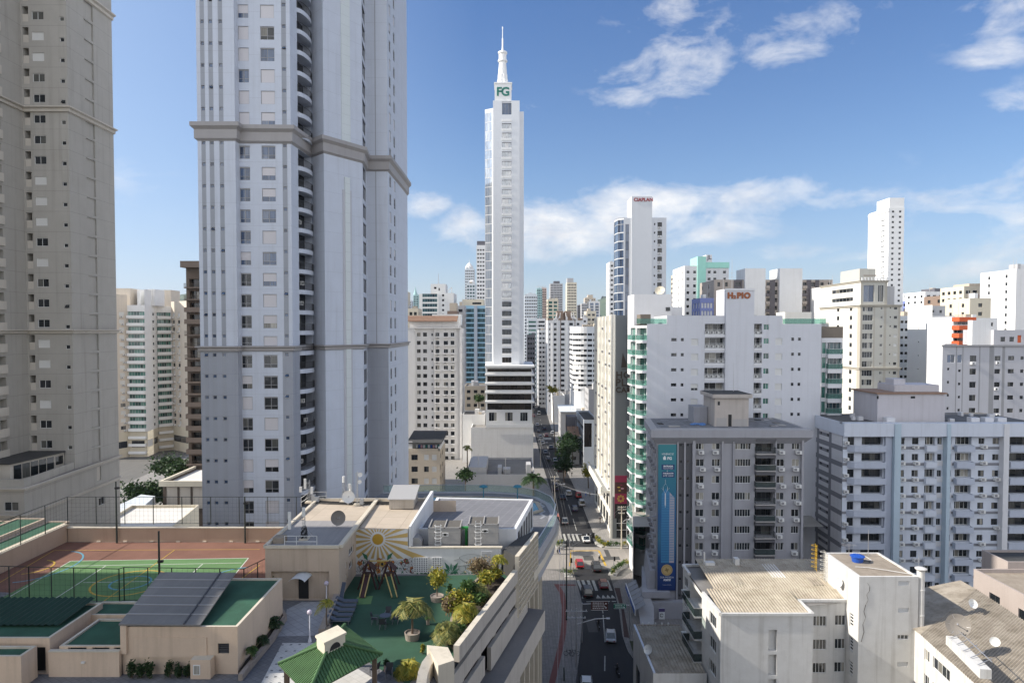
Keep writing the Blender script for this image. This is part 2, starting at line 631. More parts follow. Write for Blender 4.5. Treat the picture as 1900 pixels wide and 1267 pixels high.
def split_proto(s=1.0):
 key=('split',s)
 if key in PROTO:return PROTO[key]
 m=M()
 w,h,d=.82*s,.58*s,.32*s
 m.box(0,w,-d,0,0,h,mt['ac_white'])
 i=len(m.v)
 cx,cz,r=w*.38,h*.5,h*.38
 m.face([(cx+r*cos(a*pi/5),-d-.01,cz+r*sin(a*pi/5))for a in range(10)],mt['frame_dark'])
 PROTO[key]=(m,m.mesh('air_conditioner'),[])
 return PROTO[key]
def balc_proto(w,d,style,mats,h=1.05,shape='flat',slab=.16):
 """balcony: slab plus parapet; style solid / glass / bars; shape flat, chamfer, arc"""
 key=('b',round(w,2),round(d,2),style,tuple(mats),h,shape,slab)
 if key in PROTO:return PROTO[key]
 wm=mt[mats[0]]
 rm=mt[mats[1]]if len(mats)>1 else wm
 m,r=M(),M()
 if shape=='flat':
  pts=[(0,0),(0,-d),(w,-d),(w,0)]
 elif shape=='chamfer':
  c=min(w*.25,d*.8)
  pts=[(0,0),(0,-d+c),(c,-d),(w-c,-d),(w,-d+c),(w,0)]
 elif shape=='chamr':
  c=min(w*.3,d*.9)
  pts=[(0,0),(0,-d),(w-c,-d),(w,-d+c),(w,0)]
 elif shape=='chaml':
  c=min(w*.3,d*.9)
  pts=[(0,0),(0,-d+c),(c,-d),(w,-d),(w,0)]
 else:
  pts=[(w*(.5-.5*cos(pi*k/10)),-d*sin(pi*k/10))for k in range(11)]
 m.prism([(p[0],p[1])for p in pts],-slab,0,wm,bottom=True)
 t=.1 if style=='solid' else .03
 cxm=w/2
 def inn(p):
  q=Vector((p[0]-cxm,p[1],0))
  L=q.length or 1
  return(p[0]-q.x/L*t,p[1]-q.y/L*t if abs(p[1])>1e-6 else 0)
 for a,b in zip(pts[:-1],pts[1:]):
  ai,bi=inn(a),inn(b)
  if style=='solid':
   m.hexa([(a[0],a[1],.002),(b[0],b[1],.002),(bi[0],bi[1],.002),(ai[0],ai[1],.002),(a[0],a[1],h),(b[0],b[1],h),(bi[0],bi[1],h),(ai[0],ai[1],h)],wm)
  elif style=='glass':
   r.hexa([(a[0],a[1],.06),(b[0],b[1],.06),(bi[0],bi[1],.06),(ai[0],ai[1],.06),(a[0],a[1],h-.05),(b[0],b[1],h-.05),(bi[0],bi[1],h-.05),(ai[0],ai[1],h-.05)],rm)
   r.bar((a[0],a[1],h),(b[0],b[1],h),.06,.06,mt['metal'])
  else:
   r.bar((a[0],a[1],h),(b[0],b[1],h),.06,.05,rm)
   r.bar((a[0],a[1],.12),(b[0],b[1],.12),.04,.04,rm)
   L=(Vector(a)-Vector(b)).length
   n=max(2,int(L/.22))
   for k in range(n+1):
    q=Vector(a).lerp(Vector(b),k/n)
    r.bar((q.x,q.y,.12),(q.x,q.y,h),.03,.03,rm)
 subs=[('railing',r,r.mesh('railing'))]if r.f else[]
 PROTO[key]=(m,m.mesh('balcony'),subs)
 return PROTO[key]
CAMP=Vector((0,0,CAMZ))
class Bld:
 def __init__(self,name,label,cat='building',base=(0,0,0),group=None,depth=.16,wallmat=None):
  self.root=thing(name,label,cat,base,group)
  self.base=Vector(base)
  self.wall=M()
  self.roof=M()
  self.parts=[]
  self.depth=depth
  self.wm=mt[wallmat]if isinstance(wallmat,str)else wallmat
  self.limit=100
 def pick(self,k):
  if isinstance(k,list):
   t=R.random()*sum(w for w,_ in k)
   for w,v in k:
    t-=w
    if t<=0:return v
   return k[-1][1]
  return k
 def place(self,name,proto,p,rot):
  self.parts.append((name,proto,Vector(p),rot))
 def face(self,p0,p1,z0,z1,wins=(),mat=None,depth=None,bands=(),zbands=()):
  mat=mat or self.wm
  if isinstance(mat,str):mat=mt[mat]
  D=self.depth if depth is None else depth
  p0,p1=Vector((p0[0],p0[1])),Vector((p1[0],p1[1]))
  L=(p1-p0).length
  u=(p1-p0)/L
  n=Vector((u.y,-u.x))
  rot=atan2(u.y,u.x)
  W=[]
  for w in wins:
   a,b,c,d=max(w[0],.02),min(w[1],L-.02),max(w[2],z0+.02),min(w[3],z1-.02)
   if b-a>.1 and d-c>.1:W.append((a,b,c,d,w[4])+tuple(w[5:]))
  us=sorted({0.0,L}|{round(q,4)for w in W for q in w[:2]}|{q for b in bands for q in(min(L,max(0,b[0])),min(L,b[1]))})
  zs=sorted({z0,z1}|{round(q,4)for w in W for q in w[2:4]}|{q for b in zbands for q in b[:2]if z0<q<z1})
  def pt(a,z,dd=0.0):
   return(p0.x+u.x*a-n.x*dd,p0.y+u.y*a-n.y*dd,z)
  rows={}
  for w in W:
   for zi in range(len(zs)-1):
    zm=(zs[zi]+zs[zi+1])/2
    if w[2]-1e-3<zm<w[3]+1e-3:rows.setdefault(zi,[]).append(w)
  for zi in range(len(zs)-1):
   za,zb=zs[zi],zs[zi+1]
   if zb-za<1e-4:continue
   zm=(za+zb)/2
   zmat=None
   for b in zbands:
    if b[0]<=zm<=b[1]:zmat=mt[b[2]]
   run,cur=None,None
   for ui in range(len(us)-1):
    ua,ub=us[ui],us[ui+1]
    if ub-ua<1e-4:continue
    um=(ua+ub)/2
    hole=any(w[0]-1e-3<um<w[1]+1e-3 for w in rows.get(zi,()))
    cm=None
    if not hole:
     cm=zmat or mat
     if not zmat:
      for b in bands:
       if b[0]<=um<=b[1]:cm=mt[b[2]]
    if cm is cur and cm is not None:
     run[1]=ub
    else:
     if cur is not None:self.wall.face([pt(run[0],za),pt(run[1],za),pt(run[1],zb),pt(run[0],zb)],cur)
     run,cur=[ua,ub],cm
   if cur is not None:self.wall.face([pt(run[0],za),pt(run[1],za),pt(run[1],zb),pt(run[0],zb)],cur)
  for w in W:
   a,b,c,d,kind=w[:5]
   dd=w[5]if len(w)>5 and w[5]is not None else D
   rm=mat
   self.wall.face([pt(a,c),pt(b,c),pt(b,c,dd),pt(a,c,dd)],rm)
   self.wall.face([pt(a,d,dd),pt(b,d,dd),pt(b,d),pt(a,d)],rm)
   self.wall.face([pt(a,c,dd),pt(a,d,dd),pt(a,d),pt(a,c)],rm)
   self.wall.face([pt(b,c),pt(b,d),pt(b,d,dd),pt(b,c,dd)],rm)
   kind=self.pick(kind)
   if kind and kind.startswith('niche'):
    self.wall.face([pt(a,c,dd),pt(b,c,dd),pt(b,d,dd),pt(a,d,dd)],mt[kind.split(':')[1]])
   elif kind and kind.startswith('raw'):
    q=kind.split(':')[1]
    self.wall.face([pt(a,c,dd),pt(b,c,dd),pt(b,d,dd),pt(a,d,dd)],mt[q])
   elif kind:
    q=pt(a,c,dd-.002)
    self.place('window',win_proto(kind,b-a,d-c),q,rot)
    if len(w)>6:self.extra(w[6],p0,u,n,rot,a,b,c,d)
 def extra(self,ex,p0,u,n,rot,a,b,c,d):
  """things that come with a window: an air conditioner under it, now and then"""
  kind,prob=ex
  if R.random()>prob:return
  pr=ac_proto('white',1.28)if kind=='white' else ac_proto('grey',1.1)if kind!='split' else split_proto()
  x=a+(b-a-.72)*R.choice((.1,.5,.9))
  q=p0+u*x+n*.002
  self.place('air_conditioner',pr,(q.x,q.y,c-(.72 if kind!='split' else .8)),rot)
 def at(self,p0,p1,a,out=0.0):
  p0,p1=Vector((p0[0],p0[1])),Vector((p1[0],p1[1]))
  u=(p1-p0).normalized()
  n=Vector((u.y,-u.x))
  q=p0+u*a+n*out
  return q,atan2(u.y,u.x)
 def balcony(self,p0,p1,a,b,z,d,style,mats,out=0.0,**kw):
  q,rot=self.at(p0,p1,a,out)
  self.place('balcony',balc_proto(b-a,d,style,mats,**kw),(q.x,q.y,z),rot)
 def box(self,x0,x1,y0,y1,z0,z1,front=(),right=(),left=(),mat=None,top=None,parapet=.6,**kw):
  mat=mat or self.wm
  self.face((x0,y0),(x1,y0),z0,z1,front,mat,**kw)
  self.face((x1,y0),(x1,y1),z0,z1,right,mat,**kw)
  self.face((x1,y1),(x0,y1),z0,z1,(),mat)
  self.face((x0,y1),(x0,y0),z0,z1,left,mat,**kw)
  self.cap([(x0,y0),(x1,y0),(x1,y1),(x0,y1)],z1,top,parapet,mat)
 def cap(self,poly,z1,top=None,parapet=.6,mat=None,t=.22):
  """flat roof lying behind a parapet whose outer face is the wall itself"""
  mat=mat or self.wm
  if isinstance(mat,str):mat=mt[mat]
  top=mt[top]if isinstance(top,str)else(top or mt['roof_grey'])
  if parapet<=0:
   self.roof.face([(p[0],p[1],z1)for p in poly],top)
   return
  n=len(poly)
  inn=[]
  for k in range(n):
   a,b,c=Vector(poly[k-1][:2]),Vector(poly[k][:2]),Vector(poly[(k+1)%n][:2])
   d1,d2=(b-a).normalized(),(c-b).normalized()
   n1,n2=Vector((-d1.y,d1.x)),Vector((-d2.y,d2.x))
   s=n1+n2
   s=s/max(s.dot(n1),.3)
   inn.append(b+s*t)
  for k in range(n):
   k2=(k+1)%n
   a,b,ai,bi=poly[k],poly[k2],inn[k],inn[k2]
   self.wall.face([(a[0],a[1],z1),(b[0],b[1],z1),(bi.x,bi.y,z1),(ai.x,ai.y,z1)],mat)
   self.wall.face([(ai.x,ai.y,z1),(bi.x,bi.y,z1),(bi.x,bi.y,z1-parapet),(ai.x,ai.y,z1-parapet)],mat)
  self.roof.face([(p.x,p.y,z1-parapet)for p in inn],top)
 def poly(self,poly,z0,z1,faces=None,mat=None,top=None,parapet=.6,**kw):
  faces=faces or{}
  n=len(poly)
  for k in range(n):
   f=faces.get(k,())
   kk=dict(kw)
   if isinstance(f,dict):
    kk.update({q:v for q,v in f.items()if q!='wins'})
    f=f.get('wins',())
   self.face(poly[k],poly[(k+1)%n],z0,z1,f,kk.pop('mat',mat),**kk)
  self.cap(poly,z1,top,parapet,mat)
 def finish(self):
  self.wall_o=self.wall.build('wall',self.root)if self.wall.f else None
  if self.roof.f:self.roof_o=self.roof.pieces('roof',self.root)
  by={}
  for p in self.parts:by.setdefault(p[0],[]).append(p)
  for name,L in by.items():
   L.sort(key=lambda p:(p[2]-CAMP).length)
   for(nm,pr,loc,rot)in L[:self.limit]:
    o=bpy.data.objects.new(nm,pr[1])
    COL.objects.link(o)
    o.parent=self.root
    o.location=loc-self.base
    o.rotation_euler.z=rot
    for(sn,sm,sme)in pr[2]:
     s=bpy.data.objects.new(sn,sme)
     COL.objects.link(s)
     s.parent=o
   if len(L)>self.limit:
    m=M()
    for(nm,pr,loc,rot)in L[self.limit:]:
     mx=Matrix.Translation(loc)@Matrix.Rotation(rot,4,'Z')
     m.add(pr[0],mx)
     for(sn,sm,sme)in pr[2]:m.add(sm,mx)
    o=m.build(name,self.root)
    o['kind']='stuff'
  return self.root
def rows(z_first,pitch,n,cols,h):
 """window list for n floors going UP from z_first; cols = (u0, u1, kind[, dz, h, depth, extra])"""
 out=[]
 for k in range(n):
  for c in cols:
   dz=c[3]if len(c)>3 and c[3]is not None else 0
   hh=c[4]if len(c)>4 and c[4]is not None else h
   z=z_first+k*pitch+dz
   out.append((c[0],c[1],z,z+hh,c[2])+tuple(c[5:]))
 return out
def evenly(a,b,n,w,kind,*ex):
 """n columns of width w spread evenly over a..b"""
 s=(b-a)/n
 return[(a+s*(k+.5)-w/2,a+s*(k+.5)+w/2,kind)+ex for k in range(n)]
paint('roof_grey',(.22,.21,.20),.9,.25,0,scale=.35)
paint('roof_pale',(.42,.40,.37),.9,.22,0,scale=.3)
paint('roof_white',(.68,.66,.63),.85,.12,0,scale=.3)
paint('roof_dark',(.06,.06,.06),.9,.2,0,scale=.5)
# ------ ground, street, pavements
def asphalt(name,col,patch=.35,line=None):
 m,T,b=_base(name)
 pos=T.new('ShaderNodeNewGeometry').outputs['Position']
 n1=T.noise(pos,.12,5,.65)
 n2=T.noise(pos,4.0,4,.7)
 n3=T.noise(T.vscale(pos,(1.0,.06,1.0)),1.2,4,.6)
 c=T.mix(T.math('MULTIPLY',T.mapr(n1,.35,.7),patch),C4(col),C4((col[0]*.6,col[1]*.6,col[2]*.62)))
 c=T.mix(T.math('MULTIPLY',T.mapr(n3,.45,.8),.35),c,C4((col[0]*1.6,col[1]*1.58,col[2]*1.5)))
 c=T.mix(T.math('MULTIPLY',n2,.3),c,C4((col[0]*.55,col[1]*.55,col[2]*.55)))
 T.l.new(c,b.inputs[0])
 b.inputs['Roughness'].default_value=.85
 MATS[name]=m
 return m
def tiles(name,c0,c1,size,rot=0.0,gap=.03,mortar=(.2,.2,.2),rough=.7):
 m,T,b=_base(name)
 pos=T.new('ShaderNodeNewGeometry').outputs['Position']
 mp=T.new('ShaderNodeMapping')
 mp.inputs['Rotation'].default_value=(0,0,rot)
 T.l.new(pos,mp.inputs[0])
 br=T.new('ShaderNodeTexBrick')
 br.offset=0
 T.l.new(mp.outputs[0],br.inputs['Vector'])
 br.inputs['Color1'].default_value=C4(c0)
 br.inputs['Color2'].default_value=C4(c1)
 br.inputs['Mortar'].default_value=C4(mortar)
 br.inputs['Scale'].default_value=1.0
 br.inputs['Brick Width'].default_value=size
 br.inputs['Row Height'].default_value=size
 br.inputs['Mortar Size'].default_value=gap*.5
 n=T.noise(pos,.5,5,.65)
 c=T.mix(T.math('MULTIPLY',T.mapr(n,.35,.75),.4),br.outputs[0],C4((c0[0]*.6,c0[1]*.6,c0[2]*.58)))
 T.l.new(c,b.inputs[0])
 b.inputs['Roughness'].default_value=rough
 MATS[name]=m
 return m
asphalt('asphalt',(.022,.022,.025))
asphalt('asphalt_lit',(.30,.275,.25),.3)  # junction asphalt paler than the road, sunlight put into its colour
asphalt('ground_town',(.15,.145,.135),.6)
tiles('pavement',(.30,.285,.27),(.25,.24,.23),.5,0,.03,(.16,.15,.14),.85)
tiles('pavement_dark',(.27,.25,.235),(.22,.205,.19),.5,0,.03,(.09,.085,.08),.85)
paint('kerb',(.45,.44,.42),.85,.2,0,scale=1.2)
paint('road_white',(.46,.46,.44),.7,.5,0,scale=1.5)
paint('road_yellow',(.60,.38,.05),.7,.3,0,scale=1.5)
paint('cycle_red',(.22,.085,.075),.85,.25,0,scale=.8)
paint('soil',(.05,.04,.03),.95,.3,0,scale=2)
m=M()
m.box(-6000,6000,-600,9000,-2,0,mt['ground_town'])
struct('ground',m)
def sheet(name,pxs,z,mat,label=None,kind='structure'):
 m=M()
 q=[G(a,b,z)for a,b in pxs]
 m.face(q,mat)
 return struct(name,m,label,kind)
LK=[(1073,1330),(1068,1267),(1076,1207),(1080,1148),(1079,1113),(1068,1075),(1056,1030),(1045,1008),(1036,960),(1027,925),(1008,867),(991,801),(985,765),(981,735),(979,705),(977,685),(976,665)]
RK=[(1290,1330),(1208,1247),(1183,1232),(1165,1208),(1155,1179),(1149,1132),(1138,1087),(1126,1050),(1114,1015),(1106,1000),(1095,975),(1076,925),(1046,862),(1033,827),(1017,775),(1007,740),(1000,710),(992,687),(986,665)]
def kerb_pts(L,z=0.0):
 return[G(a,b,z)for a,b in L]
def strip_between(A,B,z,mat,name,step=3.0,y0=None,y1=None):
 def xat(L,y):
  for p,q in zip(L[:-1],L[1:]):
   if p.y<=y<=q.y:
    return p.x+(q.x-p.x)*(y-p.y)/(q.y-p.y)
  return L[0].x if y<L[0].y else L[-1].x
 ya=max(A[0].y,B[0].y)if y0 is None else y0
 yb=min(A[-1].y,B[-1].y)if y1 is None else y1
 m=M()
 y=ya
 while y<yb-1e-6:
  s=min(step if y<300 else 20,yb-y)
  m.face([(xat(A,y),y,z),(xat(B,y),y,z),(xat(B,y+s),y+s,z),(xat(A,y+s),y+s,z)],mat)
  y+=s
 return m,xat
LKP,RKP=kerb_pts(LK),kerb_pts(RK)
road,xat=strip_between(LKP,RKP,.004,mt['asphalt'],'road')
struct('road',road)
m=M()
m.face([(-140,141.5,.006),(150,141.5,.006),(150,156.0,.006),(-140,156.0,.006)],mt['asphalt_lit'])
struct('cross_street',m)
def pavement(name,poly,z=.13,mat='pavement'):
 m=M()
 m.prism(poly,0,z,mt['kerb'],top=mt[mat])
 return struct(name,m)
def edge(L,y0,y1,step=3.0):
 out=[]
 y=y0
 while y<y1:
  out.append((xat(L,y),y))
  y+=step
 out.append((xat(L,y1),y1))
 return out
e=edge(LKP,88,138.5)
pavement('pavement',[(-75,88)]+e+[(6.5,141.2),(-75,141.2)],mat='pavement_dark')
e=edge(LKP,158.5,640,8)
pavement('pavement',[(-120,157)]+[(8.5,157)]+e+[(-160,640)])
e=list(reversed(edge(RKP,100.5,133,2.0)))
pavement('pavement',[(90,141.2),(26,141.2),(22.5,136.5)]+e+[(90,100.5)],mat='pavement_dark')
e=list(reversed(edge(RKP,160,640,8)))
pavement('pavement',[(160,640)]+e+[(21.5,157),(140,157)])
asphalt('asphalt_old',(.075,.074,.072),.5)
asphalt('asphalt_new',(.026,.026,.028),.3)
mk=M()
for k,(a,d,w,l,mm)in enumerate(((1098,1160,1.6,5,'asphalt_old'),(1104,1225,1.1,7,'asphalt_new'),(1140,1200,1.2,6,'asphalt_new'),(1092,1128,1.3,4,'asphalt_new'),(1062,960,1.4,9,'asphalt_new'),(1080,965,1.6,7,'asphalt_old'),(1046,905,1.3,10,'asphalt_old'),(1030,868,1.3,9,'asphalt_new'),(1092,1035,2.2,3,'asphalt_old'),(1135,1035,3.5,2.2,'asphalt_old'),(1127,1026,1.0,5,'asphalt_old'))):
 p=G(a,d,.008+.0001*k)
 mk.face([(p.x-w/2,p.y-l/2,p.z),(p.x+w/2,p.y-l/2,p.z),(p.x+w/2,p.y+l/2,p.z),(p.x-w/2,p.y+l/2,p.z)],mt[mm])
struct('road_patch',mk)
mk=M()
def mark(a,b,w,mat,z=.012):
 a,b=G(a[0],a[1],z),G(b[0],b[1],z)
 d=(b-a).normalized()
 s=Vector((-d.y,d.x,0))*(w/2)
 mk.face([a-s,b-s,b+s,a+s],mt[mat])
for a,b in(((1122,1244),(1122.5,1216)),((1122.5,1191),(1119,1140)),((1119,1137),(1115,1118))):
 mark(b,a,.16,'road_white')
for x0,x1 in((1072,1080),(1081,1088.5),(1091,1098),(1100,1107),(1126,1134)):
 mark((x0,1076),(x1,1095),.55,'road_white')
for x in(1083,1110,1120,1128.5,1137):
 c=G(x,1107,.012)
 mk.face([(c.x-.45,c.y-.6,.012),(c.x+.45,c.y-.6,.012),(c.x,c.y+1.1,.012)],mt['road_white'])
mark((1088,1115.5),(1102,1115.5),.3,'road_white')
mark((1105,1115),(1118,1115),.3,'road_white')
mark((1121,1115),(1132,1115),.3,'road_white')
mark((1135,1115),(1143,1115),.3,'road_white')
mark((1058,1021.5),(1111,1021),.45,'road_yellow',.014)
mark((1111,1021),(1124,1049),.45,'road_yellow',.016)
mark((1058,1024),(1058,1050),.45,'road_yellow',.016)
for x0,x1 in((1046,1050),(1054,1058.5),(1062,1066),(1069,1074)):
 mark((x0,990),(x1,1003),.55,'road_white')
for k in range(9):
 a=1000.5+k*2.6
 mark((a,811.5),(a+.8,815.5),.5,'road_white')
for y0,y1 in((984,962),(955,936),(928,912),(905,893),(886,876),(870,861),(856,849),(844,838),(833,828),(808,804),(798,795),(789,786),(780,778)):
 f=lambda y:(xat(LKP,G(950,y).y)+xat(RKP,G(950,y).y))/2
 ya,yb=G(950,y0).y,G(950,y1).y
 mk.face([(f(y0)-.08,ya,.012),(f(y0)+.08,ya,.012),(f(y1)+.08,yb,.012),(f(y1)-.08,yb,.012)],mt['road_white'])
struct('road_markings',mk)
m=M()
cl=[(1032,1083),(1043,1100),(1047,1125),(1047,1150),(1045,1175),(1041,1195),(1034,1225),(1022,1275)]
for a,b in zip(cl[:-1],cl[1:]):
 p,q=G(a[0],a[1],.137),G(b[0],b[1],.137)
 m.face([(p.x-.45,p.y,.137),(q.x-.45,q.y,.137),(q.x+.45,q.y,.137),(p.x+.45,p.y,.137)],mt['cycle_red'])
a,b=G(1034,1084.5,.139),G(1068,1085,.139)
m.face([(a.x,a.y-.4,.139),(b.x,b.y-.4,.139),(b.x,b.y+.4,.139),(a.x,a.y+.4,.139)],mt['cycle_red'])
struct('cycle_lane',m)
sheet('pavement',[(1140,1090),(1150,1090),(1168,1183),(1158,1181),(1153,1132)],.137,paint('brick_dark',(.075,.045,.04),.9,.2,0,scale=1))
m=M()
pl_=[G(px,py,.2)for px,py in((1168,1190),(1180,1190),(1186,1205),(1202,1232),(1187,1229),(1174,1210))]
m.prism([(p.x,p.y)for p in reversed(pl_)],.1,.34,mt['kerb'],top=plain('ground_cover',(.03,.035,.015),.9))
tag(m.build('planter_bed'),'dark planted bed with a pale kerb at the bend of the right pavement','planter')
hm,T,b=_base('hill')
pos=T.new('ShaderNodeNewGeometry').outputs['Position']
c=T.mix(T.mapr(T.noise(pos,.012,6,.65),.35,.7),(.045,.075,.05,1),(.09,.12,.07,1))
T.l.new(c,b.inputs[0])
b.inputs['Roughness'].default_value=.95
MATS['hill']=hm
def hill(pts,Y,depth):
 """ridge through the given image points, falling to the plain in front and behind"""
 m=M()
 rr=random.Random(int(Y))
 line=[]
 for(a,b),(c,d)in zip(pts[:-1],pts[1:]):
  for k in range(10):
   t=k/10
   s=t*t*(3-2*t)
   line.append((a+(c-a)*t,b+(d-b)*s+rr.uniform(-.6,.6)))
 line.append(pts[-1])
 n=9
 grid=[]
 for(px,py)in line:
  top=P(px,py,Y)
  col=[]
  for k in range(n+1):
   t=k/n*2-1
   z=max(-5,top.z*(1-abs(t)**1.5)+rr.uniform(-14,14)*(1-abs(t))*(0 if abs(t)<.01 else 1))
   col.append((top.x+rr.uniform(-20,20),Y+t*depth,z if 0<k<n else-5))
  grid.append(col)
 for i in range(len(grid)-1):
  for k in range(n):
   m.face([grid[i][k],grid[i+1][k],grid[i+1][k+1],grid[i][k+1]],mt['hill'])
 return struct('hills',m,smooth=True,merge=True)
hill([(225,612),(290,560),(335,545),(400,540),(470,560),(560,590),(640,612)],4200,900)
hill([(1040,612),(1090,566),(1120,551),(1160,548),(1215,560),(1270,575),(1340,570),(1420,580),(1500,600),(1540,612)],4600,900)
hill([(1600,612),(1680,545),(1720,541),(1760,548),(1800,535),(1850,520),(1900,512),(1990,500),(2080,530),(2200,600)],3600,800)
# ------ tall towers on the left
paint('beige_wall',(.43,.41,.375),.8,.10,.18,lines=(Z(10,101),2.99,.07,.35))
paint('beige_trim',(.56,.52,.46),.7,.08,.1)
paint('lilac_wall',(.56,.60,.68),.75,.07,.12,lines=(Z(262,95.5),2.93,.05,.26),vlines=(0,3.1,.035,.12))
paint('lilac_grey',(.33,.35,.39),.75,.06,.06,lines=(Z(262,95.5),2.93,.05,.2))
paint('lilac_trim',(.36,.345,.345),.7,.08,.08)
def offset_line(pts,t,closed=False):
 """points moved outward (to the right of the walking direction)"""
 out=[]
 n=len(pts)
 for k in range(n):
  b=Vector(pts[k][:2])
  d1=(b-Vector(pts[k-1][:2])).normalized()if(k>0 or closed)else None
  d2=(Vector(pts[(k+1)%n][:2])-b).normalized()if(k<n-1 or closed)else None
  d1=d1 or d2
  d2=d2 or d1
  n1,n2=Vector((d1.y,-d1.x)),Vector((d2.y,-d2.x))
  s=n1+n2
  s=s/max(s.dot(n1),.35)
  out.append(b+s*t)
 return out
def band(m,pts,prof,mat,closed=False):
 """moulding swept along a plan line; prof = (offset, z) from the bottom up"""
 rings=[[(p.x,p.y,z)for p in offset_line(pts,t,closed)]for(t,z)in prof]
 n=len(pts)
 for a,b in zip(rings[:-1],rings[1:]):
  for k in range(n if closed else n-1):
   k2=(k+1)%n
   m.face([a[k],a[k2],b[k2],b[k]],mat)
def cornice(b,pts,z0,z1,out,mat,closed=False,name='cornice'):
 m=M()
 h=z1-z0
 band(m,pts,[(0,z0),(out*.45,z0+h*.12),(out*.45,z0+h*.62),(out,z0+h*.78),(out,z1),(0,z1+.02)],mt[mat]if isinstance(mat,str)else mat,closed)
 return m.build(name,b.root)
def tower_beige():
 Y=101
 x0,x1=X(46,Y,400),X(130,Y,400)
 b=Bld('apartment_tower','tall beige apartment tower with pale cornices, cut off by the left edge of the photo','tower',(x1,Y,0),wallmat='beige_wall')
 pit=2.99
 top=128.0
 z_c=Z(29,Y)
 c=lambda a,d:(X(a,Y,400)-x0,X(d,Y,400)-x0)
 zb=29.3
 k0=-int((z_c-zb)/pit)
 win=[(.45,'shut:frame_white:glass:shutter_white'),(.55,'w2:frame_white:glass_dark')]
 cols=[c(66,88)+(win,),c(117,125.5)+([(.9,'w1:frame_white:glass_dark'),(.1,'hop:frame_white:glass')],-.2,.62)]
 R0=rows(z_c+k0*pit-.6,pit,34,cols,1.2)
 nz=rows(z_c+k0*pit-.9,pit,34,[c(49,60)+('niche:beige_wall',)],2.2)
 nz=[w[:5]+(1.2,)for w in nz]
 b.face((x0,Y),(x1,Y),zb,top,R0+nz)
 for k in range(34):
  b.place('balcony',balc_proto(c(49,60)[1]-c(49,60)[0]-.04,.06,'solid',['beige_trim'],h=1.1),(x0+c(49,60)[0]+.02,Y+.1,z_c+(k0+k)*pit-.9),0)
 ye=112.4
 pan=rows(z_c+k0*pit-1.2,pit,34,[(4.1,6.4,'niche:beige_wall')],2.6)
 b.face((x1,Y),(x1,ye),zb,top,[w[:5]+(.22,)for w in pan])
 b.face((x1,ye),(x1-28,ye),zb,top,())
 wy=84.0  # wing front, out of view, carried forward to shade the lilac tower
 wn=rows(z_c+k0*pit-.9,pit,34,[(9.6,12.6,'w2:frame_white:glass_dark')],2.2)
 b.face((x0,wy),(x0,Y),0,top,[w[:5]+(1.0,)for w in wn])
 b.face((x0-24,wy),(x0,wy),0,top,rows(z_c+k0*pit-.6,pit,34,[(14,15.7,win),(19,20.7,win)],1.2))
 for k in range(34):
  b.balcony((x0,wy),(x0,Y),9.5,12.7,z_c+(k0+k)*pit-.95,.25,'solid',['beige_trim'],out=0)
 b.cap([(x0-24,wy),(x0,wy),(x0,Y),(x1,Y),(x1,ye),(x0-24,ye)],top,'roof_grey',.6)
 line=[(x0-24,wy),(x0,wy),(x0,Y),(x1,Y),(x1,ye)]
 for za,zb2 in((Z(209,Y),Z(199,Y)),(Z(619,Y),Z(611.5,Y)),(Z(27,112)-.9,Z(27,112))):
  cornice(b,line,za,zb2,.75,'beige_trim')
 px0=X(45,89,920)
 bw=[(2.2,4.0,Z(948,89),Z(931,89),'w2:frame_white:glass_dark')]
 b.face((px0-30,89),(px0,89),0,zb,[(27.3,29.2,Z(948,89),Z(931,89),'w2:frame_white:glass_dark')])
 b.face((px0,89),(x1+.05,ye),0,zb,[(17.2,18.9,22.4,23.6,'w2:frame_white:glass_dark'),(16.8,18.0,26.4,28.6,'niche:beige_trim')])
 b.face((x1+.05,ye),(x1-30,ye),0,zb,())
 b.cap([(px0-30,89),(px0,89),(x1+.05,ye),(x1-30,ye)],zb,'roof_grey',0)
 bl=[(px0-30,89),(px0,89),(x1+.05,ye)]
 cornice(b,bl,zb-.45,zb,.5,'beige_trim')
 cornice(b,bl,25.3,25.8,.45,'beige_trim')
 m=M()
 m.hexa([(px0-30,89.02,zb+.01),(px0-.02,89.02,zb+.01),(px0-.02,89.3,zb+.01),(px0-30,89.3,zb+.01),(px0-30,89.02,zb+1.1),(px0-.02,89.02,zb+1.1),(px0-.02,89.3,zb+1.1),(px0-30,89.3,zb+1.1)],mt['beige_wall'])
 m.hexa([(px0-.3,89.31,zb+.01),(px0-.03,89.31,zb+.01),(x1-.05,100.9,zb+.01),(x1-.3,100.9,zb+.01),(px0-.3,89.31,zb+1.1),(px0-.03,89.31,zb+1.1),(x1-.05,100.9,zb+1.1),(x1-.3,100.9,zb+1.1)],mt['beige_wall'])
 m.build('parapet',b.root)
 gx=X(18,91.5,860)
 m=M()
 m.hexa([(gx-14,91.5,zb+.02),(gx,91.5,zb+.02),(gx+1.2,100.8,zb+.02),(gx-14,100.8,zb+.02),(gx-14,91.5,zb+2.6),(gx,91.5,zb+2.6),(gx+1.2,100.8,zb+2.6),(gx-14,100.8,zb+2.6)],mt['beige_trim'])
 room=m.build('glazed_room',b.root)
 m=M()
 for k in range(5):
  t0,t1=.06+k*.15,.06+k*.15+.135
  a=(gx+1.2*t0+.03,91.5+9.3*t0)
  c2=(gx+1.2*t1+.03,91.5+9.3*t1)
  m.face([(a[0],a[1],zb+.3),(c2[0],c2[1],zb+.3),(c2[0],c2[1],zb+2.3),(a[0],a[1],zb+2.3)],mt['glass_dark'])
 a,c2=(gx+1.02,99.2),(gx+1.2,100.5)
 m.face([(a[0]+.04,a[1],zb+1.0),(c2[0]+.04,c2[1],zb+1.0),(c2[0]+.04,c2[1],zb+2.2),(a[0]+.04,a[1],zb+2.2)],mt['glass_dark'])
 m.build('window',room)
 m=M()
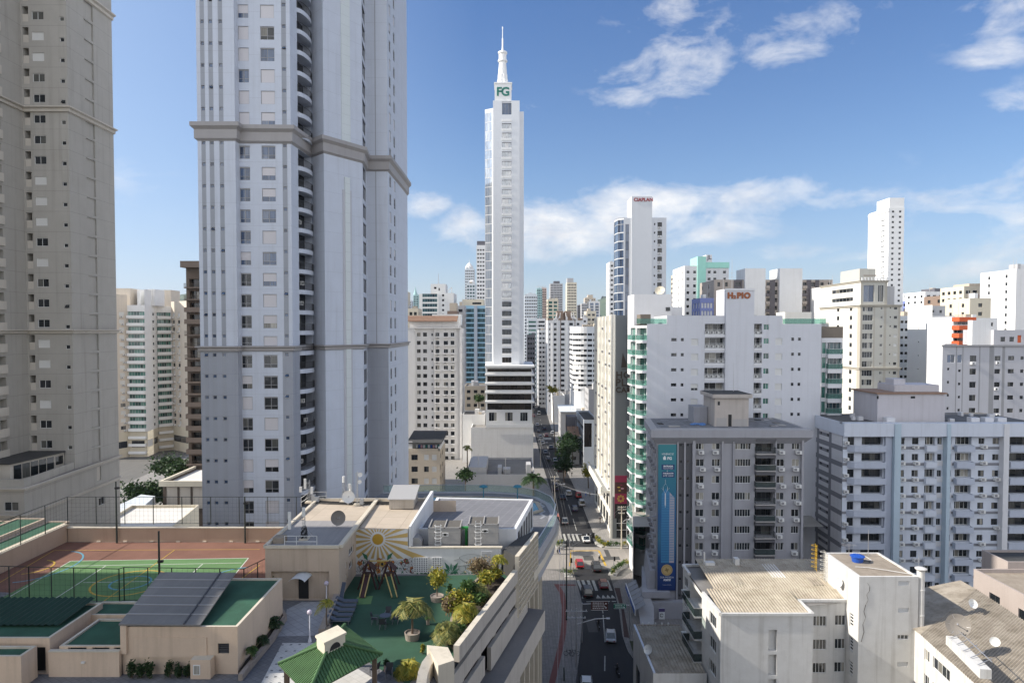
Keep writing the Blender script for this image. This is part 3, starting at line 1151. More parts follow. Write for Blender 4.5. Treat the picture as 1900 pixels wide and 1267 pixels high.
 m.hexa([(gx-14,91.2,zb+2.62),(gx+.3,91.2,zb+2.62),(gx+1.5,100.75,zb+2.62),(gx-14,100.75,zb+2.62),(gx-14,91.2,zb+2.8),(gx+.3,91.2,zb+2.8),(gx+1.5,100.75,zb+2.8),(gx-14,100.75,zb+2.8)],mt['roof_dark'])
 m.build('roof',room)
 b.finish()
tower_beige()
def tower_lilac():
 q=lambda px,Y:(X(px,Y,300),Y)
 A0,A1=q(367,94),q(437,94)
 A2=(A1[0],95.3)
 B1,C1,D1,E1,E2,F1,G1=q(540,95.5),q(578,103),q(601,100.5),q(672,106.5),q(679.5,112),q(719,112),q(743,124)
 b=Bld('apartment_tower','huge pale lilac grey apartment tower with three grey cornices and stacked balconies','tower',(A1[0],100,0),wallmat='lilac_wall')
 pit=38.9*95.4/F
 zc0=Z(283,95.4)
 zu0=Z(221,95.4)
 cor=(Z(264,94.6),Z(231,94.6))
 cor2=(Z(652,94.6),Z(642,94.6))
 big=[(.56,'tr:frame_grey:glass_sky_tint'),(.28,'shut:frame_grey:glass:shutter_lilac'),(.12,'half:frame_grey:glass_sky_tint:shutter_lilac'),(.06,'tr:frame_grey:glass')]
 lo=[(.64,'tr:frame_grey:glass_dark'),(.20,'shut:frame_grey:glass:shutter_lilac'),(.18,'half:frame_grey:glass:shutter_lilac')]
 tops=126.0
 sm=[(.9,'w1:frame_grey:glass_sky_tint'),(.1,'hop:frame_white:glass_sky_tint')]
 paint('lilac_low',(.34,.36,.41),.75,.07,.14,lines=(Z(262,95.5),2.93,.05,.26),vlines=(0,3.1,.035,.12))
 def span(z0,z1,zc,n,up,lo2=False):
  """one stretch between cornices; zc = centre of its first row, n floors up or down"""
  zs=[zc+pit*k*(1 if up else-1)for k in range(n)]
  def rw(cols,h,dz=0.0):
   out=[]
   for z in zs:
    kk=big if z>Z(520,95)else lo
    for c in cols:
     out.append((c[0],c[1],z-h/2+dz,z+h/2+dz,kk if c[2]=='B' else c[2])+tuple(c[3:]))
   return out
  u=lambda p,a,d,Y:(X(a,Y,300)-p[0],X(d,Y,300)-p[0])
  ca=[u(A0,a,d,94)+(sm,)for a,d in((374.7,381.4),(389.7,396.8),(408,415))]
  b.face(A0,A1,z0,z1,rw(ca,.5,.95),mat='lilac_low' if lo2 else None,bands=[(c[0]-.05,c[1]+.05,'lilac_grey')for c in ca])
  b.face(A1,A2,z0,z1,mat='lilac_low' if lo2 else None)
  cb=[u(A2,439,464,95.4)+('B',),u(A2,485.5,511,95.4)+('B',)]
  cs=u(A2,524.5,532,95.4)
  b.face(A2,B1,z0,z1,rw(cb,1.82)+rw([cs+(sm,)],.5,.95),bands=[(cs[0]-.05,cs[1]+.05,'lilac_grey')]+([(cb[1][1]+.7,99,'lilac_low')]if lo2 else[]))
  LB=(Vector(C1)-Vector(B1)).length
  rec=[(2.5,LB-.3,z-1.25,z+1.15,'w3:frame_dark:glass_dark',1.1)for z in zs]
  b.face(B1,C1,z0,z1,rec,mat='lilac_low' if lo2 else None)
  for z in zs:
   b.balcony(B1,C1,2.4,LB-.25,z-1.25,.75,'bars',['lilac_wall','frame_dark'],shape='arc',h=1.0,slab=.6)
   if R.random()<.5:
    p,r=b.at(B1,C1,LB*R.uniform(.45,.75),-.75)
    b.place('air_conditioner',split_proto(),(p.x,p.y,z-1.2+R.choice((0,.0,.75))),r)
  b.face(C1,D1,z0,z1)
  b.face(D1,E1,z0,z1)
  LE=(Vector(E2)-Vector(E1)).length
  b.face(E1,E2,z0,z1,[(.8,LE-.6,z-1.1,z+1.1,'w2:frame_dark:glass_dark')for z in zs])
  b.face(E2,F1,z0,z1,mat='lilac_low' if lo2 else None,bands=[(1.45,1.6,'lilac_grey')])
  LG=(Vector(G1)-Vector(F1)).length
  b.face(F1,G1,z0,z1,[(a,a+1.5,z-.9,z+.9,kk)for z in zs for a,kk in((1.6,lo),(5.4,lo))])
  b.face(G1,(G1[0],132),z0,z1)
 span(cor[1],tops,zu0,15,True)
 span(cor2[1],cor[0],zc0,10,False)
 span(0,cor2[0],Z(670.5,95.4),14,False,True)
 b.face((G1[0],132),(A0[0],132),0,tops)
 b.face((A0[0],132),A0,0,tops)
 line=[(A0[0],132),A0,A1,A2,B1,C1,D1,E1,E2,F1,G1,(G1[0],132)]
 b.cap([A0,A1,A2,B1,C1,D1,E1,E2,F1,G1,(G1[0],132),(A0[0],132)],tops,'roof_grey',0)
 for z0,z1 in(cor,cor2):
  for p,r in zip(line[:-1],line[1:]):b.face(p,r,z0,z1)
 cornice(b,line,cor[0],cor[1],.75,'lilac_trim')
 cornice(b,line,cor2[0],cor2[1],.55,'lilac_trim')
 d=(Vector(E1)-Vector(D1))
 L=d.length
 d=d/L
 n=Vector((d.y,-d.x))
 paint('strip_pale',(.62,.66,.66),.35,.04,.05,lines=(0,1.47,.05,.3))
 paint('strip_edge',(.50,.50,.54),.6,.04,.05)
 def stripe(u0,u1,z0,z1,mat,t):
  m=M()
  a,c=Vector(D1)+d*u0,Vector(D1)+d*u1
  m.hexa([(a.x+n.x*t,a.y+n.y*t,z0),(c.x+n.x*t,c.y+n.y*t,z0),(c.x,c.y,z0),(a.x,a.y,z0),(a.x+n.x*t,a.y+n.y*t,z1),(c.x+n.x*t,c.y+n.y*t,z1),(c.x,c.y,z1),(a.x,a.y,z1)],mt[mat])
  return m.build('glazed_stripe',b.root)
 us=lambda px:(px-601)/71*L
 stripe(us(633),us(649),cor[1]+.1,tops,'strip_pale',.12)
 zt=Z(327,103)
 stripe(us(637.5),us(646.5),0,zt,'strip_pale',.22)
 stripe(us(634),us(650),0,zt-1.9,'strip_edge',.12)
 b.finish()
tower_lilac()
# ------ mid-distance buildings
def colf(x0,Y,py=680):
 return lambda a,d,*r:(X(a,Y,py)-x0,X(d,Y,py)-x0)+r
W2='w2:frame_white:glass'
W2D='w2:frame_dark:glass_dark'
SH='shut:frame_white:glass:shutter_white'
paint('white_wall',(.76,.76,.74),.75,.06,.10)
paint('white_clean',(.82,.82,.81),.6,.03,.03)
paint('cream_wall',(.66,.60,.48),.8,.07,.10)
paint('tan_wall',(.68,.61,.52),.8,.07,.10)
paint('brown_wall',(.12,.09,.07),.7,.1,.08)
paint('brown_trim',(.18,.14,.115),.7,.1,.08)
paint('clay_tile',(.34,.215,.15),.85,.25,0,scale=.8)
def b_beige_green():
 """concave block with green glazed balconies, far behind between the two towers"""
 Y=268
 b=Bld('apartment_block','cream and white block with green glazed balconies, between the beige and lilac towers',base=(X(280,Y),Y,0),wallmat='tan_wall')
 xs=lambda px,Yq:(X(px,Yq,680),Yq)
 p0,p1,p2,p3,p4,p5,p6=xs(205,262),xs(238,268),xs(270,268),xs(283,274),xs(292,280),xs(319,284),xs(349,276)
 pit=13.9*270/F
 zt=Z(566,268)
 n=19
 zz=[zt-4.0-pit*k for k in range(n)]
 L0=(Vector(p1)-Vector(p0)).length
 acx=('white',1.0)
 b.face(p0,p1,10,zt+4,[(L0-3.3,L0-1.3,z-.2,z+1.2,[(.7,SH),(.3,W2D)],None,acx)for z in zz])
 b.face(p1,p2,10,zt,[(.05,6.7,z-.1,z+1.5,'w6:frame_white:glass_green',.5)for z in zz],mat='white_clean')
 for z in zz:b.balcony(p1,p2,.0,6.75,z-1.0,1.0,'solid',['white_clean'],h=.95)
 b.face(p2,p3,0,Z(537,270),mat='white_clean')
 L3=(Vector(p4)-Vector(p3)).length
 b.face(p3,p4,10,zt+2,[(.8,2.8,z,z+1.1,W2D)for z in zz],mat='white_clean')
 L4=(Vector(p5)-Vector(p4)).length
 b.face(p4,p5,10,zt,[(.05,L4-.1,z-.1,z+1.5,'w6:frame_white:glass_green',.5)for z in zz],mat='white_clean')
 for z in zz:b.balcony(p4,p5,0,L4-.05,z-1.0,1.0,'solid',['white_clean'],h=.95)
 L5=(Vector(p6)-Vector(p5)).length
 b.face(p5,p6,10,zt+2,[(a,a+1.6,z-.2,z+1.2,[(.7,SH),(.3,W2D)],None,acx)for z in zz for a in(1.3,5.6)])
 base=[p0,p1,p2,p3,p4,p5,p6,(p6[0],300),(p0[0],300)]
 b.face(p6,(p6[0],300),0,zt+2)
 for a,c in zip(base[:6],base[1:7]):b.face(a,c,0,10,[(.8,(Vector(c)-Vector(a)).length-.8,3.8,6.4,W2D)]if(Vector(c)-Vector(a)).length>6 else(),mat='cream_wall')
 b.cap(base,zt,'roof_pale',0)
 b.finish()
 m=M()
 for(a,c,y0,Yq)in((215,243,535,270),(256,262,537,272),(293,318,538,287)):
  m.box(X(a,Yq),X(c,Yq),Yq,Yq+8,zt,Z(y0,Yq),mt['tan_wall']if a!=256 else mt['white_clean'])
 m.box(X(270,272),X(283,272),274.1,282,zt,Z(536,272),mt['white_clean'])
 m.pieces('roof_house',b.root)
b_beige_green()
def b_brown():
 Y=173
 x0,x1=X(347,Y),X(392,Y)
 b=Bld('apartment_block','dark brown apartment block with stacked balconies, left of the lilac tower',base=(x0,Y,0),wallmat='brown_wall')
 pit=21.9*Y/F
 zt=Z(497,Y)
 zz=[zt-1.0-pit*(k+1)for k in range(22)]
 paint('curtain_tan',(.40,.34,.26),.8,.2,.2)
 b.box(x0,x1,Y,Y+16,0,zt,front=[(.8,5.6,z-.9,z+1.2,[(.6,'w3:frame_bronze:glass_dark'),(.4,'w4:frame_bronze:glass')],1.3)for z in zz],left=[(2,14,z-.9,z+1.2,'w4:frame_bronze:glass_dark',.6)for z in zz])
 for z in zz:b.balcony((x0,Y),(x1,Y),-.1,5.9,z-.9,1.1,'bars' if R.random()<.5 else 'solid',['brown_trim','frame_bronze'],h=.9,slab=.3)
 b.cap([(x0-.8,Y-1.4),(x1,Y-1.4),(x1,Y+16),(x0-.8,Y+16)],zt+1.6,'roof_dark',0)
 m=M()
 m.box(x0-.8,x1,Y-1.4,Y+16,zt+.01,zt+1.59,mt['brown_trim'])
 m.build('cornice',b.root)
 b.finish()
b_brown()
def b_tiled():
 """white block with the clay tiled attic"""
 Y=262
 x0,x1=X(755,Y),X(856,Y)
 b=Bld('apartment_block','white apartment block with a clay tiled roof edge, left of the street',base=(x0,Y,0),wallmat='white_wall')
 paint('warm_wall',(.76,.745,.73),.75,.06,.1)
 b.wm=mt['warm_wall']
 pit=15.33*Y/F
 zt=Z(609,Y)
 z0=Z(620.7,Y)-.75
 c=colf(x0,Y)
 q=lambda v:740+v/2.88
 k=[(.7,W2D),(.3,'w2:frame_white:glass')]
 ac=('grey',.35)
 cols=[c(q(32),q(55),k,None,1.0),c(q(63),q(78),W2D,-.5,2.2),c(q(97),q(117),k),c(q(130),q(151),k),c(q(174),q(184),W2D,.2,1.0),c(q(193),q(217),k,None,1.5,None,ac),c(q(240),q(263),k,None,1.5,None,ac),c(q(277),q(297),k,None,1.5,None,ac)]
 n=16
 wins=rows(z0-(n-1)*pit,pit,n,cols,1.5)
 b.box(x0,x1,Y,Y+18,0,zt,front=wins,right=rows(z0-(n-1)*pit,pit,n,[(4,6,k),(10,12,k)],1.5))
 m=M()
 for a,d,t in((755,770,1.0),(806,808,.6),(853,857,.9)):
  m.box(X(a,Y),X(d,Y),Y-t,Y-.003,0,zt-.1,mt['warm_wall'])
 m.box(x0-.4,x1+.4,Y-1.2,Y-.004,zt-.05,zt+.3,mt['warm_wall'])
 m.build('pilaster',b.root)
 m=M()
 for r in range(n):
  z=z0-r*pit
  for a,d in((193,217),(240,263),(277,297)):
   m.box(X(q(a),Y)-.25,X(q(d),Y)+.25,Y-1.15,Y-.002,z-.45,z-.2,mt['warm_wall'])
 o=m.build('planter_box',b.root)
 o['kind']='stuff'
 m=M()
 za,zb=zt+.32,Z(597,Y+3)
 m.box(x0+1,x1-1,Y+.6,Y+12,za,za+2.2,mt['warm_wall'])
 y0,y1=Y-.9,Y+4.5
 X0,X1=x0-.3,x1-1.5
 nt=44
 for t in range(nt):
  a=X0+(X1-X0)*t/nt
  w=(X1-X0)/nt
  m.hexa([(a,y0,za+2.2),(a+w*.6,y0,za+2.2),(a+w*.6,y1,za+4.3),(a,y1,za+4.3),(a,y0,za+2.5),(a+w*.6,y0,za+2.5),(a+w*.6,y1,za+4.6),(a,y1,za+4.6)],mt['clay_tile'])
  m.hexa([(a+w*.6,y0,za+2.2),(a+w,y0,za+2.2),(a+w,y1,za+4.3),(a+w*.6,y1,za+4.3),(a+w*.6,y0,za+2.35),(a+w,y0,za+2.35),(a+w,y1,za+4.45),(a+w*.6,y1,za+4.45)],mt['clay_tile'])
 m.build('tiled_roof',b.root)
 m=M()
 m.box(X(799,Y),X(853,Y),Y+5,Y+14,za+1,Z(583,Y+5),mt['white_clean'])
 m.pieces('roof_house',b.root)
 b.finish()
b_tiled()
def b_green_bands():
 Y=400
 x0,x1,x2=X(778,Y),X(814,Y),X(842,Y)
 b=Bld('office_block','white block with broad dark green window bands, behind the tiled white block',base=(x0,Y,0),wallmat='white_wall')
 pit=9.1*Y/F
 zt=Z(545,Y)
 f=[(X(784,Y)-x0,X(811.5,Y)-x0,zt-1.7-pit*k,zt-.3-pit*k,'w6:frame_white:glass_teal')for k in range(12)]
 f=[(w[0],w[1],w[2]-.3,w[3]+.3,w[4])for w in f]
 f2=[(X(820,Y)-x1,X(824,Y)-x1,zt-1.5-pit*k,zt-.3-pit*k,W2D)for k in range(12)]
 b.box(x0,x1,Y,Y+20,0,zt,front=f)
 b.box(x1+.01,x2,Y+1,Y+22,0,zt+.5,front=f2)
 b.box(X(798,Y),X(826,Y),Y+4,Y+16,zt,Z(526,Y),front=[(2,3.4,zt+3,zt+4.2,W2D),(4.6,5.4,zt+2,zt+3.6,W2D)])
 b.finish()
 m=M()
 m.tube((X(811,Y),Y+9,Z(526,Y)),(X(811,Y),Y+9,Z(505,Y)),.25,.12,mt['metal'],5)
 m.build('aerial',b.root)
b_green_bands()
def b_teal():
 Y=400
 x0,x1=X(860.5,Y),X(915,Y)
 paint('blue_band',(.28,.48,.62),.5,.05,.03)
 paint('teal_post',(.38,.43,.50),.6,.05,.05)
 b=Bld('office_block','glass block striped with sky blue bands, just left of the white skyscraper',base=(x0,Y,0),wallmat='blue_band')
 pit=9.17*Y/F
 zt=Z(567,Y)
 u=colf(x0,Y)
 cols=[u(862,879.5,'w6:frame_dark:glass_teal'),u(886,902,'w6:frame_dark:glass_teal')]
 n=20
 b.box(x0,x1,Y,Y+22,0,zt,front=rows(zt-1.0-pit*n,pit,n,cols,pit-.85),bands=[u(879.6,885.9,'teal_post')])
 m=M()
 m.box(X(880,Y),X(885.5,Y),Y-.9,Y-.004,0,zt-.2,mt['teal_post'])
 m.box(X(860.4,Y),X(861.8,Y),Y-.9,Y-.004,0,zt-.2,mt['teal_post'])
 m.build('pilaster',b.root)
 b.box(X(857,Y),X(897,Y),Y+3,Y+18,zt,Z(555,Y),front=[(6,11.3,zt+.8,zt+2,'w4:frame_bronze:glass_dark')],mat='cream_wall')
 b.finish()
b_teal()
# ------ the white skyscraper
def skyscraper():
 Y=252
 py=450
 x=lambda px:X(px,Y,py)
 b=Bld('skyscraper','slender white skyscraper with a stepped crown, mast and green roof letters beside the street','skyscraper',(x(936),Y,0),wallmat='sky_wall' if 'sky_wall' in MATS else None)
 paint('sky_wall',(.72,.74,.77),.55,.03,.03,lines=(0,3.42,.07,.16),vlines=(0,1.55,.06,.12))
 b.wm=mt['sky_wall']
 pit=17.2*Y/F
 zb=Z(685,Y)
 zt=Z(187,Y)
 zl=Z(199,Y)
 xa,xb,xc,xd,xe,xf=x(899.5),x(915),x(931),x(949.5),x(964),x(972)
 n=int((zt-zb)/pit)+1
 gl='w3:frame_grey:glass_bay'
 zrow0=Z(235,Y)
 glass('glass_bay',[(0.0,(.50,.58,.70)),(.35,(.62,.68,.76)),(.7,(.44,.52,.64))],rough=.05,metal=.55,wav=.05,wscale=.25)  # pale blue base makes up for sky the bay hardly reflects
 wl=[(.05,xb-xa-.05,Z(206,Y)-3.4*(k+1)*1.0+.06,Z(206,Y)-3.4*k*1.0-.06,gl,.05)for k in range(int((Z(206,Y)-zb)/3.4))]
 b.face((xa,Y+3),(xb,Y+1.2),zb,zl,wl)
 b.face((xb,Y+1.2),(xb,Y),zb,zt)
 b.face((xb,Y),(xc,Y),zb,zt)
 wn=[(.1,xd-xc-.1,zrow0-pit*k-.9,zrow0-pit*k+1.15,'w3:frame_grey:glass_mirror' if k<25 else 'w3:frame_grey:glass_bronze',.5)for k in range(30)]  # lowest panes bronze, painted in place of mirrored buildings
 wn=[w for w in wn if w[2]>zb+.4]
 wn.append((.1,xd-xc-.1,Z(213,Y),Z(188.5,Y),'w3:frame_grey:glass_sky_tint',.5))
 b.face((xc,Y),(xd,Y),zb,zt,wn)
 b.face((xd,Y),(xe,Y),zb,zt)
 b.face((xe,Y),(xe,Y+1.5),zb,zt)
 b.face((xe,Y+1.5),(xf,Y+1.5),zb,Z(205,Y))
 b.face((xf,Y+1.5),(xf,Y+22),zb,Z(205,Y),[(a,a+1.5,zb+pit*k+1,zb+pit*k+2.3,W2D)for k in range(32)for a in(4,12)])
 b.face((xf,Y+22),(xa,Y+22),zb,zt)
 b.face((xa,Y+22),(xa,Y+3),zb,zl,[(a,a+3.8,z,z+pit-1,'w3:frame_white:glass_sky_tint',.1)for z in[zb+pit*k for k in range(28)]for a in(.3,4.5,8.7)])
 b.cap([(xb,Y),(xe,Y),(xe,Y+22),(xb,Y+22)],zt,'roof_white',.8)
 b.cap([(xe+.01,Y+1.5),(xf,Y+1.5),(xf,Y+22),(xe+.01,Y+22)],Z(205,Y),'roof_white',.5)
 b.cap([(xa,Y+3),(xb,Y+1.2),(xb,Y+22),(xa,Y+22)],zl,'roof_white',.5)
 b.face((xe+.005,Y+22),(xe+.005,Y+1.6),Z(205,Y),zt)
 for k in range(31):
  z=zrow0-pit*k+pit/2+.55
  if z>zb+.5:b.place('balcony',balc_proto(xd-xc,.14,'solid',['white_clean'],h=.75,slab=.12),(xc,Y,z-.35),0)
 zb1,zb2=zt,Z(155,Y)
 lx0,lx1=x(918),x(949)
 m=M()
 m.box(lx0,lx1,Y+.4,Y+7,zb1-.2,zb2,mt['white_clean'])
 m.box(lx0-.25,lx1+.25,Y+.2,Y+7.2,zb2+.004,zb2+.5,mt['white_clean'])
 box=m.build('letter_box',b.root)
 plain('letter_green',(.005,.17,.13),.5)
 lettering('FG',4.3,mt['letter_green'],(x(933.5),Y+.38,Z(170.5,Y)),box,depth=.12,bold=.13,sp=.85)
 cx,cy=x(932.5),Y+3.8
 m=M()
 zz=lambda py2:Z(py2,Y)
 rr=lambda wpx:wpx*Y/F/2
 for k in range(8):
  an=2*pi*k/8+pi/8
  for(w,t,s)in((21.5,143,3.2),(19,133,3.0),(16.5,122,2.6)):
   r=rr(w)
   m.tube((cx+cos(an)*(r-.55),cy+sin(an)*(r-.55),zb2+.5),(cx+cos(an)*(r-.6),cy+sin(an)*(r-.6),zz(t)),.62,.55,mt['white_clean'],8)
 m.lathe(cx,cy,[(rr(19),zb2+.5),(rr(18),zz(140)),(rr(16),zz(128)),(rr(13.5),zz(112)),(rr(13),zz(109)),(rr(17.5),zz(108)),(rr(17.5),zz(105)),(rr(14.5),zz(104.5)),(rr(14),zz(94)),(rr(17),zz(93)),(rr(17),zz(89.5)),(rr(12),zz(89)),(rr(4),zz(86)),(rr(2.9),zz(80)),(rr(2.6),zz(64)),(rr(1.5),zz(63)),(rr(1.3),zz(46)),(rr(2.2),zz(45.5)),(rr(2.2),zz(43)),(0.02,zz(41))],mt['white_clean'],16)
 m.build('crown',b.root)
 px0,px1=X(901,Y-6,740),X(987.5,Y-6,740)
 Yf=Y-6
 ztop=Z(681,Yf)
 bands=[(683,690),(701,718),(727,743),(752,768),(773,778)]
 gb='w6:frame_dark:glass_bronze'
 zz2=[(Z(d,Yf),Z(a,Yf))for a,d in((682,690),(697.5,708),(714.5,723.5),(730.5,742),(748,760))]
 fw=[(.6,px1-px0-.1,a,c,gb,.35)for a,c in zz2]
 wn2=[(u0,u1,Z(781,Yf),Z(765,Yf),'w3:frame_white:glass')for u0,u1 in((1.2,4),(7,9.8),(12.5,15.2))]
 rg=[(.2,24,a,c,gb,.35)for a,c in zz2]
 b.box(px0,px1,Yf,Yf+30,14,ztop,front=fw+wn2,right=rg,mat='white_clean',top='roof_white')
 m=M()
 for a,c in zz2:
  m.box(px0-.2,px1+.8,Yf-.8,Yf+30,c+.15,c+.75,mt['white_clean'])
 m.build('floor_slab',b.root)
 Yp=245
 q0,q1=X(874,Yp,840),X(989.5,Yp,840)
 paint('podium_white',(.82,.81,.79),.7,.08,.12,lines=(0,1.2,.05,.12),vlines=(0,2.2,.06,.1))
 b.box(q0,q1,Yp,Yp+40,0,Z(793,Yp),mat='podium_white',top='roof_grey')
 m=M()
 m.box(px0+.2,px1+.4,Yf-1.5,Yf-1.3,Z(793,Yp),Z(786,Yf),mt['white_clean'])
 m.build('parapet',b.root)
 b.finish()
skyscraper()
# ------ right of the street
def hotel():
 Y=162
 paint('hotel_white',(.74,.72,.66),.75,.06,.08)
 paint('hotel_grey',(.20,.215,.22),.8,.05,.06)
 plain('letter_brown',(.06,.045,.035),.6)
 x0=X(1137,Y,800)
 zt=Z(585,Y)
 ye=197
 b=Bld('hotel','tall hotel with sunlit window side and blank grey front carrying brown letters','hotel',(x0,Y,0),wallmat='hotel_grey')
 pit=3.0
 n=14
 colsL=[]
 nb=5
 for k in range(nb):
  a=2.0+k*6.6
  colsL+=[(a,a+1.3,[(.8,W2D),(.2,W2)]),(a+2.6,a+3.9,[(.8,W2D),(.2,W2)],None,None,None,('grey',.45))]
 side=rows(zt-2.6-(n-1)*pit,pit,n,colsL,1.5)
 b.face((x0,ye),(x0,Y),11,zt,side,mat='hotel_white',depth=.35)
 b.face((x0,Y),(x0+34,Y),0,zt)
 b.face((x0,ye),(x0,Y),0,11,rows(1,5,2,[(2+5.5*k,6+5.5*k,'w3:frame_dark:glass_dark')for k in range(6)],3.4),mat='hotel_white')
 b.face((x0+34,ye),(x0,ye),0,zt)
 b.cap([(x0,Y),(x0+34,Y),(x0+34,ye),(x0,ye)],zt,'roof_pale',.5)
 m=M()
 for k in range(nb+1):
  for dx in((0,.45),(2.15,2.5),):
   ya=ye-(0.7+k*6.6+dx[0]*2)
   m.box(x0-.35,x0-.003,ya-.45,ya,11,zt+.1,mt['hotel_white'])
 m.box(x0-.5,x0-.002,Y+.02,Y+.8,0,zt+.3,mt['hotel_white'])
 m.build('pilaster',b.root)
 m=M()
 m.box(x0-2.2,x0-.004,Y+2,ye-2,10.6,11.2,mt['hotel_white'])
 m.box(x0-2.6,x0-2.2,Y+2,ye-2,10.6,12.1,mt['hotel_white'])
 m.build('canopy',b.root)
 m=M()
 for(a,c,d,e)in((1139,1150,586,900),):
  m.box(X(a,Y),X(c+12,Y),Y-.05,Y-.002,Z(882,Y),Z(603,Y),mt['hotel_grey'])
 m.build('panel',b.root)
 for txt,py,px,s in(('HOTEL',696,1142,2.25),('PLAZA',710,1141.5,2.4),('CAMBORIÚ',723.5,1142,1.75)):
  lettering(txt,s,mt['letter_brown'],(X(px,Y,700),Y-.35,Z(py,Y)),b.root,align='LEFT',depth=.06,bold=.06,sp=1.12)
 m=M()
 zz=lambda p:Z(p,Y)
 xx=lambda p:X(p,Y,680)
 m.face([(xx(1152),Y-.3,zz(682)),(xx(1165),Y-.3,zz(681)),(xx(1160),Y-.3,zz(668)),(xx(1155),Y-.3,zz(654))],mt['letter_brown'])
 m.face([(xx(1153),Y-.3,zz(684.5)),(xx(1163),Y-.3,zz(683.2)),(xx(1163),Y-.3,zz(684.5)),(xx(1153),Y-.3,zz(685.5))],mt['letter_brown'])
 m.build('emblem',b.root)
 m=M()
 for k in range(5):
  xa=x0+1.0+k*1.25
  m.face([(xa,Y-.03,.4),(xa+1.1,Y-.03,.4),(xa+1.1,Y-.03,5.4),(xa,Y-.03,5.4)],mt['glass_dark'])
  m.box(xa+1.1,xa+1.25,Y-.1,Y-.004,.4,5.6,mt['frame_white'])
 for z in(2.2,3.8,5.5):m.box(x0+1.0,x0+7.2,Y-.12,Y-.104,z,z+.12,mt['frame_white'])
 m.build('entrance_glazing',b.root)
 b.finish()
 plain('ad_red',(.30,.02,.07),.5)
 plain('ad_gold',(.60,.42,.07),.5)
 plain('ad_scene',(.10,.035,.03),.5,var=.6)
 plain('ad_pink',(.62,.35,.40),.5)
 ad=thing('advertising_banner','crimson and black banner hanging on the grey hotel front above the power pole','banner',(X(1150,Y),Y-.12,Z(958,Y)))
 m=M()
 xa,xb=X(1140.5,Y,920),X(1163,Y,920)
 yy=Y-.14
 m.box(xa,xb,yy,yy+.1,Z(961,Y),Z(882,Y),mt['ad_red'])
 m.box(xa,xb,yy-.01,yy-.002,Z(961,Y),Z(934,Y),mt['black'])
 m.box(xa,xb,yy-.01,yy-.002,Z(915,Y),Z(894,Y),mt['ad_scene'])
 m.build('panel',ad)
 m=M()
 cx,cz=(xa+xb)/2,Z(924.5,Y)
 for k in range(16):
  an=2*pi*k/16
  for r0,r1 in((.42,.52),(.66,.78)):
   a2=an+2*pi/16
   m.face([(cx+r0*cos(an),yy-.02,cz+r0*sin(an)),(cx+r1*cos(an),yy-.02,cz+r1*sin(an)),(cx+r1*cos(a2),yy-.02,cz+r1*sin(a2)),(cx+r0*cos(a2),yy-.02,cz+r0*sin(a2))][::-1],mt['ad_gold'])
  if k%2==0:
   m.face([(cx+.3*cos(an-.1),yy-.022,cz+.3*sin(an-.1)),(cx+.3*cos(an+.1),yy-.022,cz+.3*sin(an+.1)),(cx+.95*cos(an+.1),yy-.022,cz+.95*sin(an+.1)),(cx+.95*cos(an-.1),yy-.022,cz+.95*sin(an-.1))],mt['ad_gold'])
 m.build('emblem',ad)
 m=M()
 for k,(dx,dz,r)in enumerate(((-.5,.2,.35),(.35,-.1,.4),(.1,.7,.25),(-.3,-.6,.3))):
  m.face([(cx+dx+r*cos(a*pi/4),yy-.016,Z(905,Y)+dz+.5*r*sin(a*pi/4))for a in range(8)],mt[('ad_gold','ad_pink','ad_red','ad_gold')[k]])
 m.build('picture',ad)
hotel()
